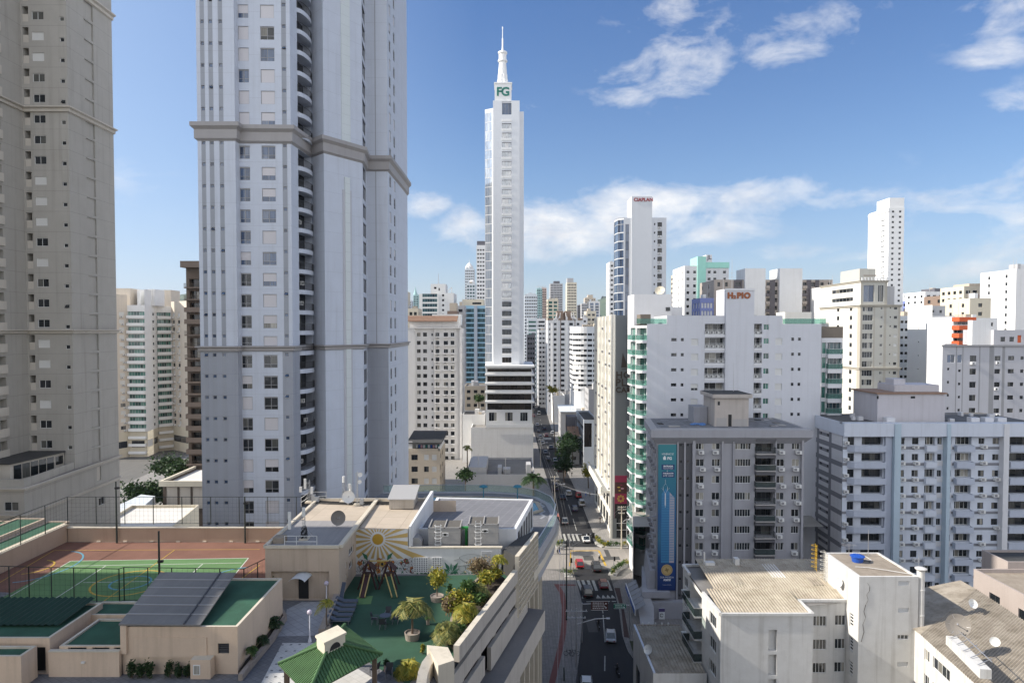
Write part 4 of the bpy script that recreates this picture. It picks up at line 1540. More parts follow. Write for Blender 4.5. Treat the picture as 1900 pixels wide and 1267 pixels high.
def hipio():
 Y=136
 py=700
 x=lambda px:X(px,Y,py)
 paint('hp_white',(.66,.67,.71),.75,.05,.09,lines=(0,2.99,.04,.08))
 paint('hp_pure',(.76,.76,.77),.7,.05,.06)
 paint('hp_brown',(.20,.17,.14),.8,.1,.08)
 b=Bld('apartment_block','wide white block with an orange lettered central shaft and green glass corner balconies',base=(x(1362),Y,0),wallmat='hp_white')
 pit=27.95*Y/F
 zr=Z(631.5,Y)
 zt=Z(600,Y)
 x0,x1=x(1200),x(1523)
 c=colf(x0,Y,py)
 n=16
 zz=[zr-pit*k for k in range(n)]
 shut=[(.85,SH),(.15,'half:frame_white:glass:shutter_white')]
 wins=[]
 for k,z in enumerate(zz):
  for a,d,kd,h in((1245,1255,W2D,.62),(1263,1268.3,W2D,.62),(1282,1295,shut,1.35),(1438,1451,shut,1.35),(1467.5,1472.5,W2D,.62),(1480,1485,W2D,.62)):
   u=c(a,d)
   zc=z+(-.35 if h>1 else .15)+(0 if a<1400 else .1)
   wins.append((u[0],u[1],zc-h/2,zc+h/2,kd))
 for z in[zr+pit*.92]+zz:
  u=c(1307,1344)
  wins.append((u[0],u[1],z-1.55,z+.55,[(.6,'w3:frame_white:glass'),(.4,'w4:frame_white:glass')],1.4))
  u=c(1398.5,1413)
  wins.append((u[0],u[1],z-1.55,z+.55,'w2:frame_white:glass',1.4))
  u=c(1416,1426)
  wins.append((u[0],u[1],z-.7,z+.45,'w2:frame_white:glass_green'))
 def seg(a,d,ztop):
  u0,u1=c(a,d)
  ws=[(w[0]-u0,w[1]-u0)+w[2:]for w in wins if w[0]>=u0-.01 and w[1]<=u1+.01 and w[3]<ztop-.2]
  b.face((x(a),Y),(x(d),Y),0,ztop,ws)
  return u0
 zA,zB=Z(585.5,Y),Z(601,Y)
 seg(1200,1237,zB)
 seg(1237,1344.5,zA)
 seg(1397,1451,zA)
 seg(1451,1523,zB)
 b.face((x1,Y),(x1,Y+3),0,zB)
 for a,d,zc in((1200,1237,zB),(1237,1344.5,zA),(1397,1451,zA),(1451,1523,zB)):
  b.cap([(x(a),Y),(x(d),Y),(x(d),Y+15),(x(a),Y+15)],zc,'roof_grey',0)
 b.face((x(1237),Y+15),(x(1237),Y),zB,zA)
 b.face((x(1451),Y),(x(1451),Y+15),zB,zA)
 for z in[zr+pit*.92]+zz:
  for a,d in((1307,1344),(1398.5,1413)):
   u=c(a,d)
   b.balcony((x0,Y),(x1,Y),u[0],u[1],z-1.56,.08,'bars',['hp_pure','frame_white'],h=.95,slab=.5)
   nn=4 if a<1390 else 2
   for q in range(nn):
    if R.random()<.8:b.place('air_conditioner',split_proto(),(x0+u[0]+.15+q*.98,Y+.5,z-1.5),0)
 zs=Z(536,Y)
 sx0,sx1=x(1344.5),x(1397)
 b.box(sx0,sx1,Y-.35,Y+6,0,zs,mat='hp_white',parapet=.4)
 m=M()
 m.box(sx0-.15,sx1+.15,Y-.5,Y-.36,zs-.35,zs+.05,mt['hp_pure'])
 m.build('coping',b.root)
 plain('letter_orange',(.33,.10,.03),.5)
 lettering('H',1.55,mt['letter_orange'],(x(1352.5),Y-.42,Z(549,Y)),b.root,depth=.08,bold=.1)
 lettering('2',.9,mt['letter_orange'],(x(1360.5),Y-.42,Z(551.5,Y)),b.root,depth=.08,bold=.05)
 lettering('PIO',1.55,mt['letter_orange'],(x(1377),Y-.42,Z(549,Y)),b.root,depth=.08,bold=.1,sp=1.15)
 q=lambda px,Yq:(X(px,Yq,py),Yq)
 p0,p1,p2=q(1169,143),q(1179.5,138),(x0,Y)
 L1,L2=(Vector(p1)-Vector(p0)).length,(Vector(p2)-Vector(p1)).length
 n2=15
 zl=[zB-2.2-pit*k for k in range(n2)]
 b.face(q(1170,152),p0,0,zB-.3,[(1,7,z-.3,z+1.3,'w3:frame_white:glass_green')for z in zl],mat='hp_pure')
 b.face(p0,p1,0,zB-.3,[(.2,L1-.3,z-.95,z+1.45,'w2:frame_white:glass_green',.5)for z in zl],mat='hp_pure')
 b.face(p1,p2,0,zB-.3,[(.15,L2-.1,z-.95,z+1.4,'w2:frame_white:glass_green',1.2)for z in zl],mat='hp_pure')
 for z in zl:
  b.balcony(p0,p1,.1,L1-.2,z-1.05,.7,'glass',['hp_pure','rail_green'],shape='chaml',slab=.3)
  b.balcony(p1,p2,.1,L2-.05,z-1.05,.9,'glass',['hp_pure','rail_green'],shape='chaml',slab=.55)
 b.cap([p0,p1,p2,(x0,152),q(1170,152)],zB-.3,'roof_pale',0)
 r0,r1=q(1523.5,138.5),q(1563,138.5)
 zr2=Z(627,138.5)
 nr=13
 zq=[zr2-2.3-pit*k for k in range(nr)]
 Lr=r1[0]-r0[0]
 b.face(r0,r1,0,zr2,[(.1,1.0,z-.9,z+1.4,'w1:frame_white:glass_green',.3)for z in zq]+[(1.2,Lr-.2,z-.9,z+1.4,'w4:frame_white:glass_teal',.6)for z in zq],mat='hp_pure')
 b.face(r1,(r1[0],152),0,zr2,mat='hp_pure')
 b.face(r0,r1,zr2,Z(606,138.5),mat='hp_brown')
 b.face(r1,(r1[0],152),zr2,Z(606,138.5),mat='hp_brown')
 b.cap([r0,r1,(r1[0],152),(r0[0],152)],Z(606,138.5),'roof_grey',0)
 for z in zq:
  b.balcony(r0,r1,1.0,Lr,z-.95,.9,'glass',['hp_pure','rail_green'],shape='chamr',slab=.85)
 b.face((x(1523),152),(x(1200),152),0,zB)
 m=M()
 for a,d,Yq in((1181,1237,Y+.3),(1452,1532,Y+.3)):
  z=zB if a>1300 else zB
  m.box(X(a,Yq),X(d,Yq),Yq,Yq+.03,z+.02,z+1.05,mt['rail_green'])
 m.build('railing',b.root)
 m=M()
 m.box(X(1176,148),X(1246,148),148,156,40,Z(546,148),mt['hp_pure'])
 m.box(X(1246,149),X(1266,149),149,155,40,Z(570,149),mt['hp_pure'])
 m.box(X(1456,146),X(1505,146),146,151,zB,Z(579,146),mt['hotel_white'])
 m.box(X(1252,Y+1),X(1268,Y+1),Y+.3,Y+.6,zA-.9,zA-.3,mt['black'])
 m.box(X(1188,140),X(1207,140),140,144,zB,zB+2.0,mt['hp_brown'])
 m.box(X(1235,147.9),X(1243,147.9),147.9,147.99,Z(577,148),Z(570,148),mt['glass_dark'])
 m.pieces('roof_house',b.root)
 m=M()
 dish(m,(X(1224,150),150,Z(541,150)),1.1,(-.3,-.8,.5),mt['cream_wall'])
 m.build('dish',b.root)
 m=M()
 for px2,y0,y1 in((1357,536,480),(1341,536,515)):
  m.tube((X(px2,Y+2),Y+2,Z(y0,Y+2)),(X(px2,Y+2),Y+2,Z(y1,Y+2)),.06,.03,mt['metal'],5)
 m.bar((X(1352,Y+2),Y+2,Z(505,Y)),(X(1362,Y+2),Y+2,Z(505,Y)),.04,.04,mt['metal'])
 m.bar((X(1354,Y+2),Y+2,Z(512,Y)),(X(1360,Y+2),Y+2,Z(512,Y)),.04,.04,mt['metal'])
 m.build('aerial',b.root)
 paint('base_white',(.44,.43,.43),.75,.08,.12)
 m=M()
 zb1,zb0=14.0,12.2
 pts=[(23.4,130.2),(24.4,137),(25.5,144),(26.6,151.5),(29.5,155)]
 zt2=[12.2,12.9,13.6,14.2,14.2]
 for(p,za),(r,zc)in zip(list(zip(pts,zt2))[:-1],list(zip(pts,zt2))[1:]):
  m.face([(r[0],r[1],0),(p[0],p[1],0),(p[0],p[1],za),(r[0],r[1],zc)],mt['base_white'])
  m.face([(p[0],p[1],za),(60,p[1],za),(60,r[1],zc),(r[0],r[1],zc)],mt['roof_pale'])
 m.face([(29.5,155,0),(29.5,155,14.2),(60,155,14.2),(60,155,0)],mt['base_white'])
 m.build('base',b.root)
 m=M()
 for(ya,yb,za,zc)in((133.5,141.5,8.6,10.4),(134,137.5,5.0,6.8),(139,143,4.2,6.4),(132.5,136,1.2,3.6)):
  xa=lambda y:23.4+(y-130.2)*.147-.03
  m.face([(xa(yb),yb,za),(xa(ya),ya,za),(xa(ya),ya,zc),(xa(yb),yb,zc)],mt['glass_dark'])
 m.build('window',b.root)
 m=M()
 sxx=lambda y:23.4+(y-130.2)*.147-.06
 for k in range(14):
  a0,a1=k*.6,(k+1)*.6
  r0,r1=1.2-k*.06,1.2-(k+1)*.06
  f=lambda a,r:(sxx(147.5-r*cos(a)),147.5-r*cos(a)*1.0,8.6+r*1.5*sin(a))
  m.bar(f(a0,r0),f(a1,r1),.12,.12,mt['frame_grey'])
 m.build('emblem',b.root)
 b.finish()
def dish(m,c,r,n,mat,depth=.22,seg=14):
 """parabolic dish facing n, with a mast under it"""
 n=Vector(n).normalized()
 up=Vector((0,0,1))
 s=n.cross(up).normalized()
 t=s.cross(n).normalized()
 c=Vector(c)
 rings=[]
 for q in range(4):
  rq=r*q/3
  o=c+n*(depth*r*(q/3)**2*2)
  rings.append([o+s*(rq*cos(2*pi*k/seg))+t*(rq*sin(2*pi*k/seg))for k in range(seg)])
 for a,b in zip(rings[:-1],rings[1:]):
  for k in range(seg):
   k2=(k+1)%seg
   if a is rings[0]:m.face([c,b[k],b[k2]],mat)
   else:m.face([a[k],b[k],b[k2],a[k2]],mat)
 tip=c+n*r*1.0
 m.tube(c,tip,.025*r+.01,.02*r+.01,mt['metal'],5)
 m.ball(tip,.09*r,.09*r,.09*r,mt['ac_grey'],6,4)
 m.tube(c-n*.05,c-n*.25*r-Vector((0,0,r*1.1)),.05,.06,mt['metal'],6)
def ciaplan():
 Y=240
 py=500
 x=lambda px:X(px,Y,py)
 b=Bld('office_tower','white office tower with a dark curved glass edge and red rooftop letters','tower',(x(1187),Y,0),wallmat='white_clean')
 paint('cia_wall',(.64,.66,.69),.7,.04,.05)
 b.wm=mt['cia_wall']
 pit=15.8*Y/F
 zt=Z(404,Y)
 q=lambda px,Yq:(X(px,Yq,py),Yq)
 p0,p1,p2,p3=q(1139,258),q(1139.5,246),q(1146,241.5),q(1157,240)
 n=16
 zz=[zt-4.2-pit*k for k in range(n)]
 for a,d in((p0,p1),(p1,p2),(p2,p3)):
  L=(Vector(d)-Vector(a)).length
  b.face(a,d,0,zt-.1,[(.03,L-.03,z-.8,z+1.9,'w3:frame_dark:glass_sky_tint',.08)for z in zz]+[(.03,L-.03,zt-2.2,zt-.7,'w3:frame_dark:glass_sky_tint',.08)])
 xa,xb,xc,xd=x(1157),x(1167),x(1174),x(1210)
 b.face((xa,Y),(xb-.01,Y),0,zt,[(x(1167.5)-xa-1.4,xb-xa-.05,z-1.1,z+1.9,'w1:frame_dark:glass_sky_tint',.1)for z in zz])
 c=colf(xb,Y,py)
 fw=[]
 for k in range(n):
  z=zt-2.5-pit*k
  fw+=[c(1213,1215.5)+(z-.1,z+.6,W2D),c(1219.5,1228)+(z-1.3,z+.9,W2D,.5)]
 b.face((xb,Y),(x(1236),Y),0,zt,fw)
 for k in range(n):
  z=zt-2.5-pit*k
  u=c(1219.5,1228)
  b.balcony((xb,Y),(x(1236),Y),u[0],u[1],z-1.3,.05,'solid',['cia_wall'],h=.6)
  b.place('air_conditioner',ac_proto('white'),(xb+u[0]+.2,Y-.02,z-1.25),0)
 b.face((x(1236),Y),(x(1236),262),0,zt)
 b.face((x(1236),262),p0,0,zt)
 b.cap([p0,p1,p2,p3,(x(1236),Y),(x(1236),262)],zt,'roof_grey',0)
 sx0,sx1=x(1171),x(1209)
 b.box(sx0,sx1,Y-.5,Y+9,0,Z(365,Y),parapet=.3)
 plain('letter_red',(.30,.015,.03),.5)
 lettering('CIAPLAN',1.62,mt['letter_red'],(x(1192.5),Y-.62,Z(371.5,Y)),b.root,depth=.06,bold=.04,sp=1.02)
 b.finish()
hipio()
ciaplan()
def banner_block():
 Y=118
 py=950
 x=lambda px:X(px,Y,py)
 paint('slate_wall',(.36,.36,.39),.8,.08,.12)
 paint('slate_dark',(.11,.11,.12),.8,.08,.1)
 paint('slate_pale',(.42,.40,.39),.8,.08,.12)
 tiles('roof_patch',(.27,.27,.28),(.17,.17,.18),.9,0,.05,(.1,.1,.1),.9)
 b=Bld('apartment_block','dark grey apartment block with a tall blue banner and a pale roof hut',base=(x(1350),Y,0),wallmat='slate_wall')
 pit=31.5*Y/F
 zr=Z(827,Y)
 zt=Z(812,Y)
 n=11
 zz=[zr-pit*k for k in range(n)]
 x0,x1=x(1218),x(1489)
 c=colf(x0,Y,py)
 curt=[(.6,'w2:frame_white:glass'),(.4,'w3:frame_white:glass')]
 W=[]
 for z in zz:
  for a,d in((1260,1265),(1273.5,1278)):
   W.append(c(a,d)+(z-.1,z+.4,W2D))
  for a,d in((1290,1305.5),(1320,1335)):
   W.append(c(a,d)+(z-.65,z+.65,curt,None,('white',.85)))
  W.append(c(1363,1392)+(z-.65,z+.65,'w6:frame_white:glass'))
  for a,d in((1439,1454),(1468,1482)):
   W.append(c(a,d)+(z-.65,z+.65,curt,None,('white',.75)))
  W.append(c(1400,1434)+(z-1.15,z+.95,'w4:frame_dark:glass_dark',1.3))
 b.face((x0,Y),(x1,Y),0,zt,W,bands=[c(1254.5,1283,'slate_dark')])
 for z in zz:
  u=c(1399,1435)
  b.balcony((x0,Y),(x1,Y),u[0],u[1],z-1.2,.95,'glass' if R.random()<.6 else 'bars',['slate_pale','rail_dark'],h=1.0,slab=.22)
  b.place('ceiling',balc_proto(u[1]-u[0],.9,'solid',['slate_dark'],h=.02,slab=.4),(x0+u[0],Y,z+1.35),0)
 pL=(X(1206,131,820),131.0)
 L=(Vector((x0,Y))-Vector(pL)).length
 ac=('grey',.9)
 b.face(pL,(x0,Y),3,zt,[(a,a+1.5,z-.65,z+.65,'w2:frame_white:glass',None,ac)for z in zz[:10]for a in(L-2.2,L-5.2,L-8.4,L-11.4)])
 b.face((x1,Y),(x1,132),0,zt)
 b.face((x1,132),pL,0,zt)
 b.cap([(x0,Y),(x1,Y),(x1,132),pL],zt,'roof_patch',0)
 m=M()
 for a,d,t in((1255,1257.5,.35),(1268,1271,.3),(1283,1288,.5),(1337,1340.5,.4),(1358,1360.5,.35),(1435.5,1438,.5),(1484,1488,.6)):
  m.box(X(a,Y,py),X(d,Y,py),Y-t,Y-.003,0,zt-.1,mt['slate_wall'])
 m.build('pilaster',b.root)
 line=[(pL[0]-.0,pL[1]),(x0,Y),(x1,Y),(x1,132)]
 ring=offset_line(line,1.15)
 m=M()
 for k in range(3):
  a,d=ring[k],ring[k+1]
  p,r=line[k],line[k+1]
  m.face([(a.x,a.y,zt+.2),(d.x,d.y,zt+.2),(r[0],r[1],zt-1.0),(p[0],p[1],zt-1.0)][::-1],mt['slate_wall'])
  m.face([(a.x,a.y,zt+.2),(d.x,d.y,zt+.2),(d.x,d.y,zt+1.5),(a.x,a.y,zt+1.5)],mt['slate_wall'])
  m.face([(a.x,a.y,zt+1.5),(d.x,d.y,zt+1.5),(r[0],r[1],zt+1.7),(p[0],p[1],zt+1.7)],mt['slate_pale'])
 m.face([(p[0],p[1],zt+1.69)for p in line],mt['roof_patch'])
 m.build('fascia',b.root)
 zf=zt+1.7
 hx0,hx1=X(1326,Y+2,770),X(1389,Y+2,770)
 m=M()
 paint('hut_wall',(.50,.455,.42),.8,.12,.25)
 m.box(hx0,hx1,Y+2,Y+9,zf-.1,Z(738,Y+2),mt['hut_wall'])
 m.box(hx0-.5,hx1+.5,Y+1.5,Y+9.5,Z(738,Y+2)+.003,Z(731,Y+2),mt['hut_wall'],top=mt['roof_dark'])
 m.box(X(1353,Y+1.9),X(1359,Y+1.9),Y+1.95,Y+1.99,zf,zf+2.1,mt['black'])
 m.box(X(1333,Y+1.9),X(1337,Y+1.9),Y+1.95,Y+1.99,Z(754,Y),Z(747,Y),mt['glass_dark'])
 m.box(X(1331,Y+1.9),X(1350,Y+1.9),Y+1.97,Y+1.992,zf,zf+1.5,mt['slate_pale'])
 m.box(X(1361,Y+1.9),X(1388,Y+1.9),Y+1.97,Y+1.992,zf,zf+1.3,mt['slate_pale'])
 m.box(hx0-2.6,hx0-.1,Y+6,Y+10,zf,zf+3.0,mt['slate_wall'])
 hut=m.build('roof_hut',b.root)
 m=M()
 for k in range(26):
  a,d=X(1225+255*R.random(),Y+3),Y+.6+11*R.random()
  if hx0-4<a<hx1+2 and d>Y+1:continue
  w,l=R.uniform(.7,2.2),R.uniform(.8,1.8)
  if d+l>131.5 or a+w>x1-.3:continue
  m.box(a,a+w,d,d+l,zf,zf+.04+.004*k,mt[R.choice(('roof_pale','slate_pale','roof_grey','roof_dark'))])
 o=m.build('roof_sheet',b.root)
 o['kind']='stuff'
 m=M()
 m.tube((X(1362,Y+5),Y+5,Z(731,Y)),(X(1362,Y+5),Y+5,Z(672,Y+5)),.05,.02,mt['metal'],5)
 for k,w in((700,.9),(706,.7),(712,1.1)):m.bar((X(1362,Y+5)-w,Y+5,Z(k+8,Y+5)),(X(1362,Y+5)+w,Y+5,Z(k+7,Y+5)),.03,.03,mt['metal'])
 m.build('aerial',hut)
 m=M()
 plain('tarp_blue',(.10,.22,.48),.6)
 for k in range(7):
  c0=(X(1285+24*R.random(),Y+4),Y+3+R.random()*1.5,zf+.1)
  m.ball(c0,.6,.4,.22,mt['tarp_blue'],7,4)
 b.finish()
 o=m.build('tarpaulin')
 tag(o,'crumpled blue tarpaulin on the grey roof beside the pale hut','tarpaulin')
 bt,T,bs=_base('banner_blue')
 sep=T.new('ShaderNodeSeparateXYZ')
 T.l.new(T.new('ShaderNodeNewGeometry').outputs['Position'],sep.inputs[0])
 zlo,zhi=Z(1093,Y),Z(824,Y)
 f=T.mapr(sep.outputs[2],zlo,zhi)
 nz=T.noise(T.new('ShaderNodeNewGeometry').outputs['Position'],.8,4,.6)
 f=T.math('ADD',f,T.math('MULTIPLY',T.math('SUBTRACT',nz,.5),.1))
 T.l.new(T.ramp(f,[(0,(.008,.03,.13)),(.15,(.010,.05,.20)),(.35,(.035,.15,.26)),(.5,(.02,.10,.25)),(.72,(.022,.16,.24)),(1.0,(.035,.22,.25))]),bs.inputs[0])
 bs.inputs['Roughness'].default_value=.5
 MATS['banner_blue']=bt
 plain('banner_ink',(.012,.05,.15),.5)
 plain('banner_white',(.78,.80,.80),.5)
 plain('banner_tower',(.05,.22,.42),.5)
 plain('banner_lit',(.45,.40,.42),.5)
 plain('coin',(.55,.40,.17),.5)
 plain('coin_dark',(.26,.17,.06),.5)
 bn=thing('advertising_banner','tall blue banner with a drawn tower and gold coin on the dark grey block','banner',(x(1236),Y-.4,zlo))
 bx0,bx1=x(1219.8),x(1253.4)
 yb=Y-.42
 m=M()
 m.box(bx0,bx1,yb,yb+.1,zlo,zhi,mt['banner_blue'])
 m.build('panel',bn)
 cx=(bx0+bx1)/2
 w=bx1-bx0
 xx=lambda fr:bx0+w*fr
 T_=lambda t,s,py2,fr,mm='banner_white',**k:lettering(t,s,mt[mm],(xx(fr),yb-.012,Z(py2,Y)),bn,depth=.004,**k)
 T_('VIVENCIE',.50,841.5,.5,shear=.25,bold=.0)
 T_('FG',.66,849.5,.62,bold=.03)
 T_('ENTRADA',.36,864,.55,bold=.02)
 T_('FACILITADA',.31,868,.55)
 T_('&',.28,872.5,.5)
 T_('PARCELAS EM',.29,877,.55,bold=.015)
 T_('ATÉ 120X',.42,881.5,.55)
 T_('SUA MOEDA',.42,1069,.52)
 T_('FORTE',.40,1074,.52,bold=.03,shear=.2)
 T_('*CONSULTE CONDIÇÕES',.13,1083,.52)
 m=M()
 sq=lambda fx0,fx1,y0,y1,mat,d=.004:m.box(xx(fx0),xx(fx1),yb-d,yb-.001,Z(y1,Y),Z(y0,Y),mt[mat])
 sq(.18,.9,860.5,870.5,'banner_ink')
 sq(.2,.9,874,884.5,'banner_ink')
 m.face([(xx(.28),yb-.005,Z(852,Y)),(xx(.42),yb-.005,Z(852,Y)),(xx(.42),yb-.005,Z(847,Y)),(xx(.35),yb-.005,Z(844.5,Y)),(xx(.26),yb-.005,Z(848,Y))],mt['banner_white'])
 q=lambda fr,py2:(xx(fr),yb-.005,Z(py2,Y))
 m.face([q(.18,1042),q(.64,1042),q(.64,912),q(.42,905),q(.20,915)],mt['banner_tower'])
 m.face([q(.64,1042),q(.90,1042),q(.90,922),q(.64,912)],mt['banner_lit'])
 m.build('picture',bn)
 m=M()
 for k in range(40):
  z=918+k*3.05
  m.box(xx(.66),xx(.88),yb-.009,yb-.006,Z(z+1.2,Y),Z(z,Y),mt['banner_tower'])
  m.box(xx(.2),xx(.62),yb-.009,yb-.006,Z(z+.45,Y),Z(z,Y),mt['banner_ink'])
 for s in(-1,1):
  pts=[(.40+s*.02,936),(.40+s*.02,914),(.40+s*.10,908),(.40+s*.24,904)]
  for a,d in zip(pts[:-1],pts[1:]):m.bar((xx(a[0]),yb-.014,Z(a[1],Y)),(xx(d[0]),yb-.014,Z(d[1],Y)),.05,.012,mt['banner_white'])
  pts=[(.40,896),(.40+s*.12,902),(.40+s*.12,908),(.40,914)]
  for a,d in zip(pts[:-1],pts[1:]):m.bar((xx(a[0]),yb-.014,Z(a[1],Y)),(xx(d[0]),yb-.014,Z(d[1],Y)),.05,.012,mt['banner_white'])
 m.bar((xx(.40),yb-.016,Z(940,Y)),(xx(.40),yb-.016,Z(914,Y)),.05,.012,mt['banner_white'])
 m.bar((xx(.40),yb-.016,Z(896,Y)),(xx(.40),yb-.016,Z(888,Y)),.03,.012,mt['banner_white'])
 m.build('drawing',bn)
 m=M()
 cz=Z(1055.5,Y)
 for r,mm,d in((.98,'coin',.006),(.82,'coin_dark',.008),(.76,'coin',.010)):
  m.face([(cx+.05+r*cos(k*pi/14),yb-d,cz+r*sin(k*pi/14))for k in range(28)],mt[mm])
 m.face([(cx+.05+r*cos(a+.3),yb-.013,cz+r*sin(a+.3))for a,r in((0,.45),(.8,.2),(1.6,.5),(2.3,.25),(3.1,.4),(3.9,.2),(4.7,.5),(5.5,.2))],mt['coin_dark'])
 m.build('coin',bn)
 m=M()
 m.hexa([(22.6,116.6,0),(x(1283),116.6,0),(x(1283),117.98,0),(22.6,117.98,0),(22.6,116.6,3.0),(x(1283),116.6,3.0),(x(1283),117.98,3.0),(22.6,117.98,3.0)],mt['slate_wall'])
 q=[G(px,py,3.6)for px,py in((1191,1174),(1214,1172),(1213,1125),(1196,1080),(1180,1098))]
 m.prism([(p.x,p.y)for p in q],3.05,3.6,mt['slate_pale'],bottom=True)
 m.hexa([(x0-2.6,116.9,3.62),(x0+2.2,116.9,3.62),(x0+2.2,117.96,3.62),(pL[0]-1.6,130.5,3.62),(x0-2.6,116.9,4.7),(x0+2.2,116.9,4.7),(x0+2.2,117.96,4.7),(pL[0]-1.6,130.5,4.7)],mt['slate_wall'])
 m.hexa([(x0-1.5,118.3,4.72),(x0-.02,118.3,4.72),(pL[0]-.02,130.5,4.72),(pL[0]-1.2,130.5,4.72),(x0-1.0,118.3,8.0),(x0-.02,118.3,8.0),(pL[0]-.02,130.5,8.0),(pL[0]-.9,130.5,8.0)],mt['slate_wall'])
 m.build('base',b.root)
 aw=thing('awning','slanted grey shop awning with a blue strip below the dark grey block','awning',(19.5,124,3))
 plain('sign_blue',(.03,.10,.38),.5)
 plain('canvas_grey',(.26,.26,.27),.8)
 m=M()
 p=[(20.0,109.5),(20.4,121)]
 m.bar((p[0][0],p[0][1],4.2),(p[1][0],p[1][1],4.2),.12,1.1,mt['frame_white'])
 m.build('frame',aw)
 m=M()
 m.bar((p[0][0]-.09,p[0][1]+.3,4.2),(p[1][0]-.09,p[1][1]-.3,4.2),.04,.7,mt['sign_blue'])
 m.build('fascia',aw)
 m=M()
 for k in range(6):
  t0,t1=k/6+.012,(k+1)/6-.012
  a=Vector((p[0][0]+(p[1][0]-p[0][0])*t0+.1,p[0][1]+11.5*t0))
  d=Vector((p[0][0]+(p[1][0]-p[0][0])*t1+.1,p[0][1]+11.5*t1))
  m.hexa([(a.x,a.y,4.5),(a.x+1.6,a.y,5.4),(d.x+1.6,d.y,5.4),(d.x,d.y,4.5),(a.x,a.y,4.55),(a.x+1.6,a.y,5.45),(d.x+1.6,d.y,5.45),(d.x,d.y,4.55)],mt['canvas_grey'])
 m.build('canvas',aw)
 sg=thing('sign_board','small white and violet sign board on the base of the dark grey block','sign',(x(1227),Y-1.3,5))
 plain('violet',(.10,.08,.20),.5)
 m=M()
 ys=116.45
 sx0,sx1=X(1222.5,ys,1140),X(1233.5,ys,1140)
 m.box(sx0,sx1,ys,ys+.1,Z(1149,ys),Z(1128,ys),mt['banner_white'])
 m.box(sx0,sx1,ys-.012,ys-.001,Z(1134.5,ys),Z(1128,ys),mt['violet'])
 m.build('panel',sg)
 m=M()
 for k in range(10):
  a0,a1=k*.55,k*.55+.55
  c0=((sx0+sx1)/2,Z(1141,ys))
  m.bar((c0[0]+.28*cos(a0),ys-.01,c0[1]+.28*sin(a0)),(c0[0]+.28*cos(a1),ys-.01,c0[1]+.28*sin(a1)),.02,.1,mt['black'])
 m.build('emblem',sg)
banner_block()
def blue_block():
 Y=125
 py=950
 x=lambda px:X(px,Y,py)
 paint('bg_wall',(.46,.50,.59),.8,.06,.12)
 paint('bg_pale',(.60,.64,.72),.8,.06,.12)
 paint('bg_dark',(.23,.235,.26),.8,.06,.08)
 paint('bg_white',(.66,.66,.68),.8,.05,.1)
 paint('bg_shaft',(.45,.55,.63),.7,.05,.08)
 b=Bld('apartment_block','long blue grey apartment block with pale blue shafts and a chequered end wall',base=(x(1700),Y,0),wallmat='bg_pale')
 pit=30.3*Y/F
 zt=Z(786,Y)
 zr=Z(818,Y)
 n=11
 zz=[zr-pit*k for k in range(n)]
 x0,x1=x(1562),x(1935)
 c=colf(x0,Y,py)
 curt=[(.75,'w2:frame_dark:glass'),(.25,'w2:frame_grey:glass_dark')]
 W=[]
 for z in zz:
  for a,d,h in((1665,1676,1.25),(1690,1702,1.25),(1813,1824,1.15),(1839,1851,1.15)):
   W.append(c(a,d)+(z-h/2,z+h/2,curt,None,('white',.8)))
  for a,d in((1737,1745),(1756,1763)):
   W.append(c(a,d)+(z-.6,z+.6,curt))
  for a,d in((1571,1583),(1597,1636)):
   W.append(c(a,d)+(z-.75,z+.75,'w4:frame_dark:glass_dark' if a>1590 else W2D,.9 if a>1590 else .2))
  W.append(c(1714,1732)+(z-.75,z+.75,'w3:frame_white:glass',.6))
  W.append(c(1770,1800)+(z-.75,z+.75,'w4:frame_white:glass',.8))
  W.append(c(1868,1912)+(z-.8,z+.75,'w4:frame_dark:glass_dark',1.0))
 zb=[]
 for z in zz:zb.append((z-1.55,z-1.05,'bg_dark'))
 b.face((x0,Y),(x1,Y),0,zt,W,mat='bg_pale',zbands=zb)
 for z in zz:
  for a,d,dd,sh in((1570,1637,1.0,'chaml'),(1713,1733,.7,'flat'),(1768,1801,.95,'flat'),(1866,1916,1.0,'flat')):
   u=c(a,d)
   b.balcony((x0,Y),(x1,Y),u[0],u[1],z-1.75,dd,'solid',['bg_wall' if a!=1713 else 'bg_pale'],h=1.0,shape=sh,slab=.1)
  for a,d in((1735.5,1747),(1754.5,1764)):
   u=c(a,d)
   b.place('panel',balc_proto(u[1]-u[0],.06,'solid',['bg_white'],h=.9,slab=.02),(x0+u[0],Y,z-1.55),0)
  if R.random()<.8:b.place('air_conditioner',ac_proto('white',1.15),(x0+c(1563,1570)[0],Y-.01,z-.55),0)
 m=M()
 for a,d,t,mm in((1651,1662.5,1.3,'bg_shaft'),(1747.2,1753.8,1.28,'bg_shaft'),(1851.5,1861.5,1.2,'bg_white'),(1638.5,1650.5,.5,'bg_wall')):
  m.box(x(a),x(d),Y-t,Y-.003,0,zt+.1,mt[mm])
 m.build('shaft',b.root)
 ye=Y*1.115
 L=ye-Y
 A,D=(x0,ye),(x0,Y)
 b.face(A,D,0,zt,[(u,u+.7,z-.1,z+.45,W2D)for z in zz for u in(L*.36,L*.56)],mat='bg_dark')
 for z in zz:
  for u0,u1 in((L*.03,L*.26),(L*.335,L*.62),(L*.70,L*.985)):
   wmax=u1-u0
   if u0>L*.3 and u0<L*.6:
    for h0,h1 in((-1.0,-.15),(.5,1.05)):b.place('panel',balc_proto(wmax,.05,'solid',['bg_white'],h=h1-h0,slab=.01),(x0-.002,ye-u0,z+h0),-pi/2)
   else:
    b.place('panel',balc_proto(wmax,.05,'solid',['bg_white'],h=2.05,slab=.01),(x0-.002,ye-u0,z-1.0),-pi/2)
 b.face((x1,Y),(x1,ye+3),0,zt)
 b.face((x1,ye+3),A,0,zt)
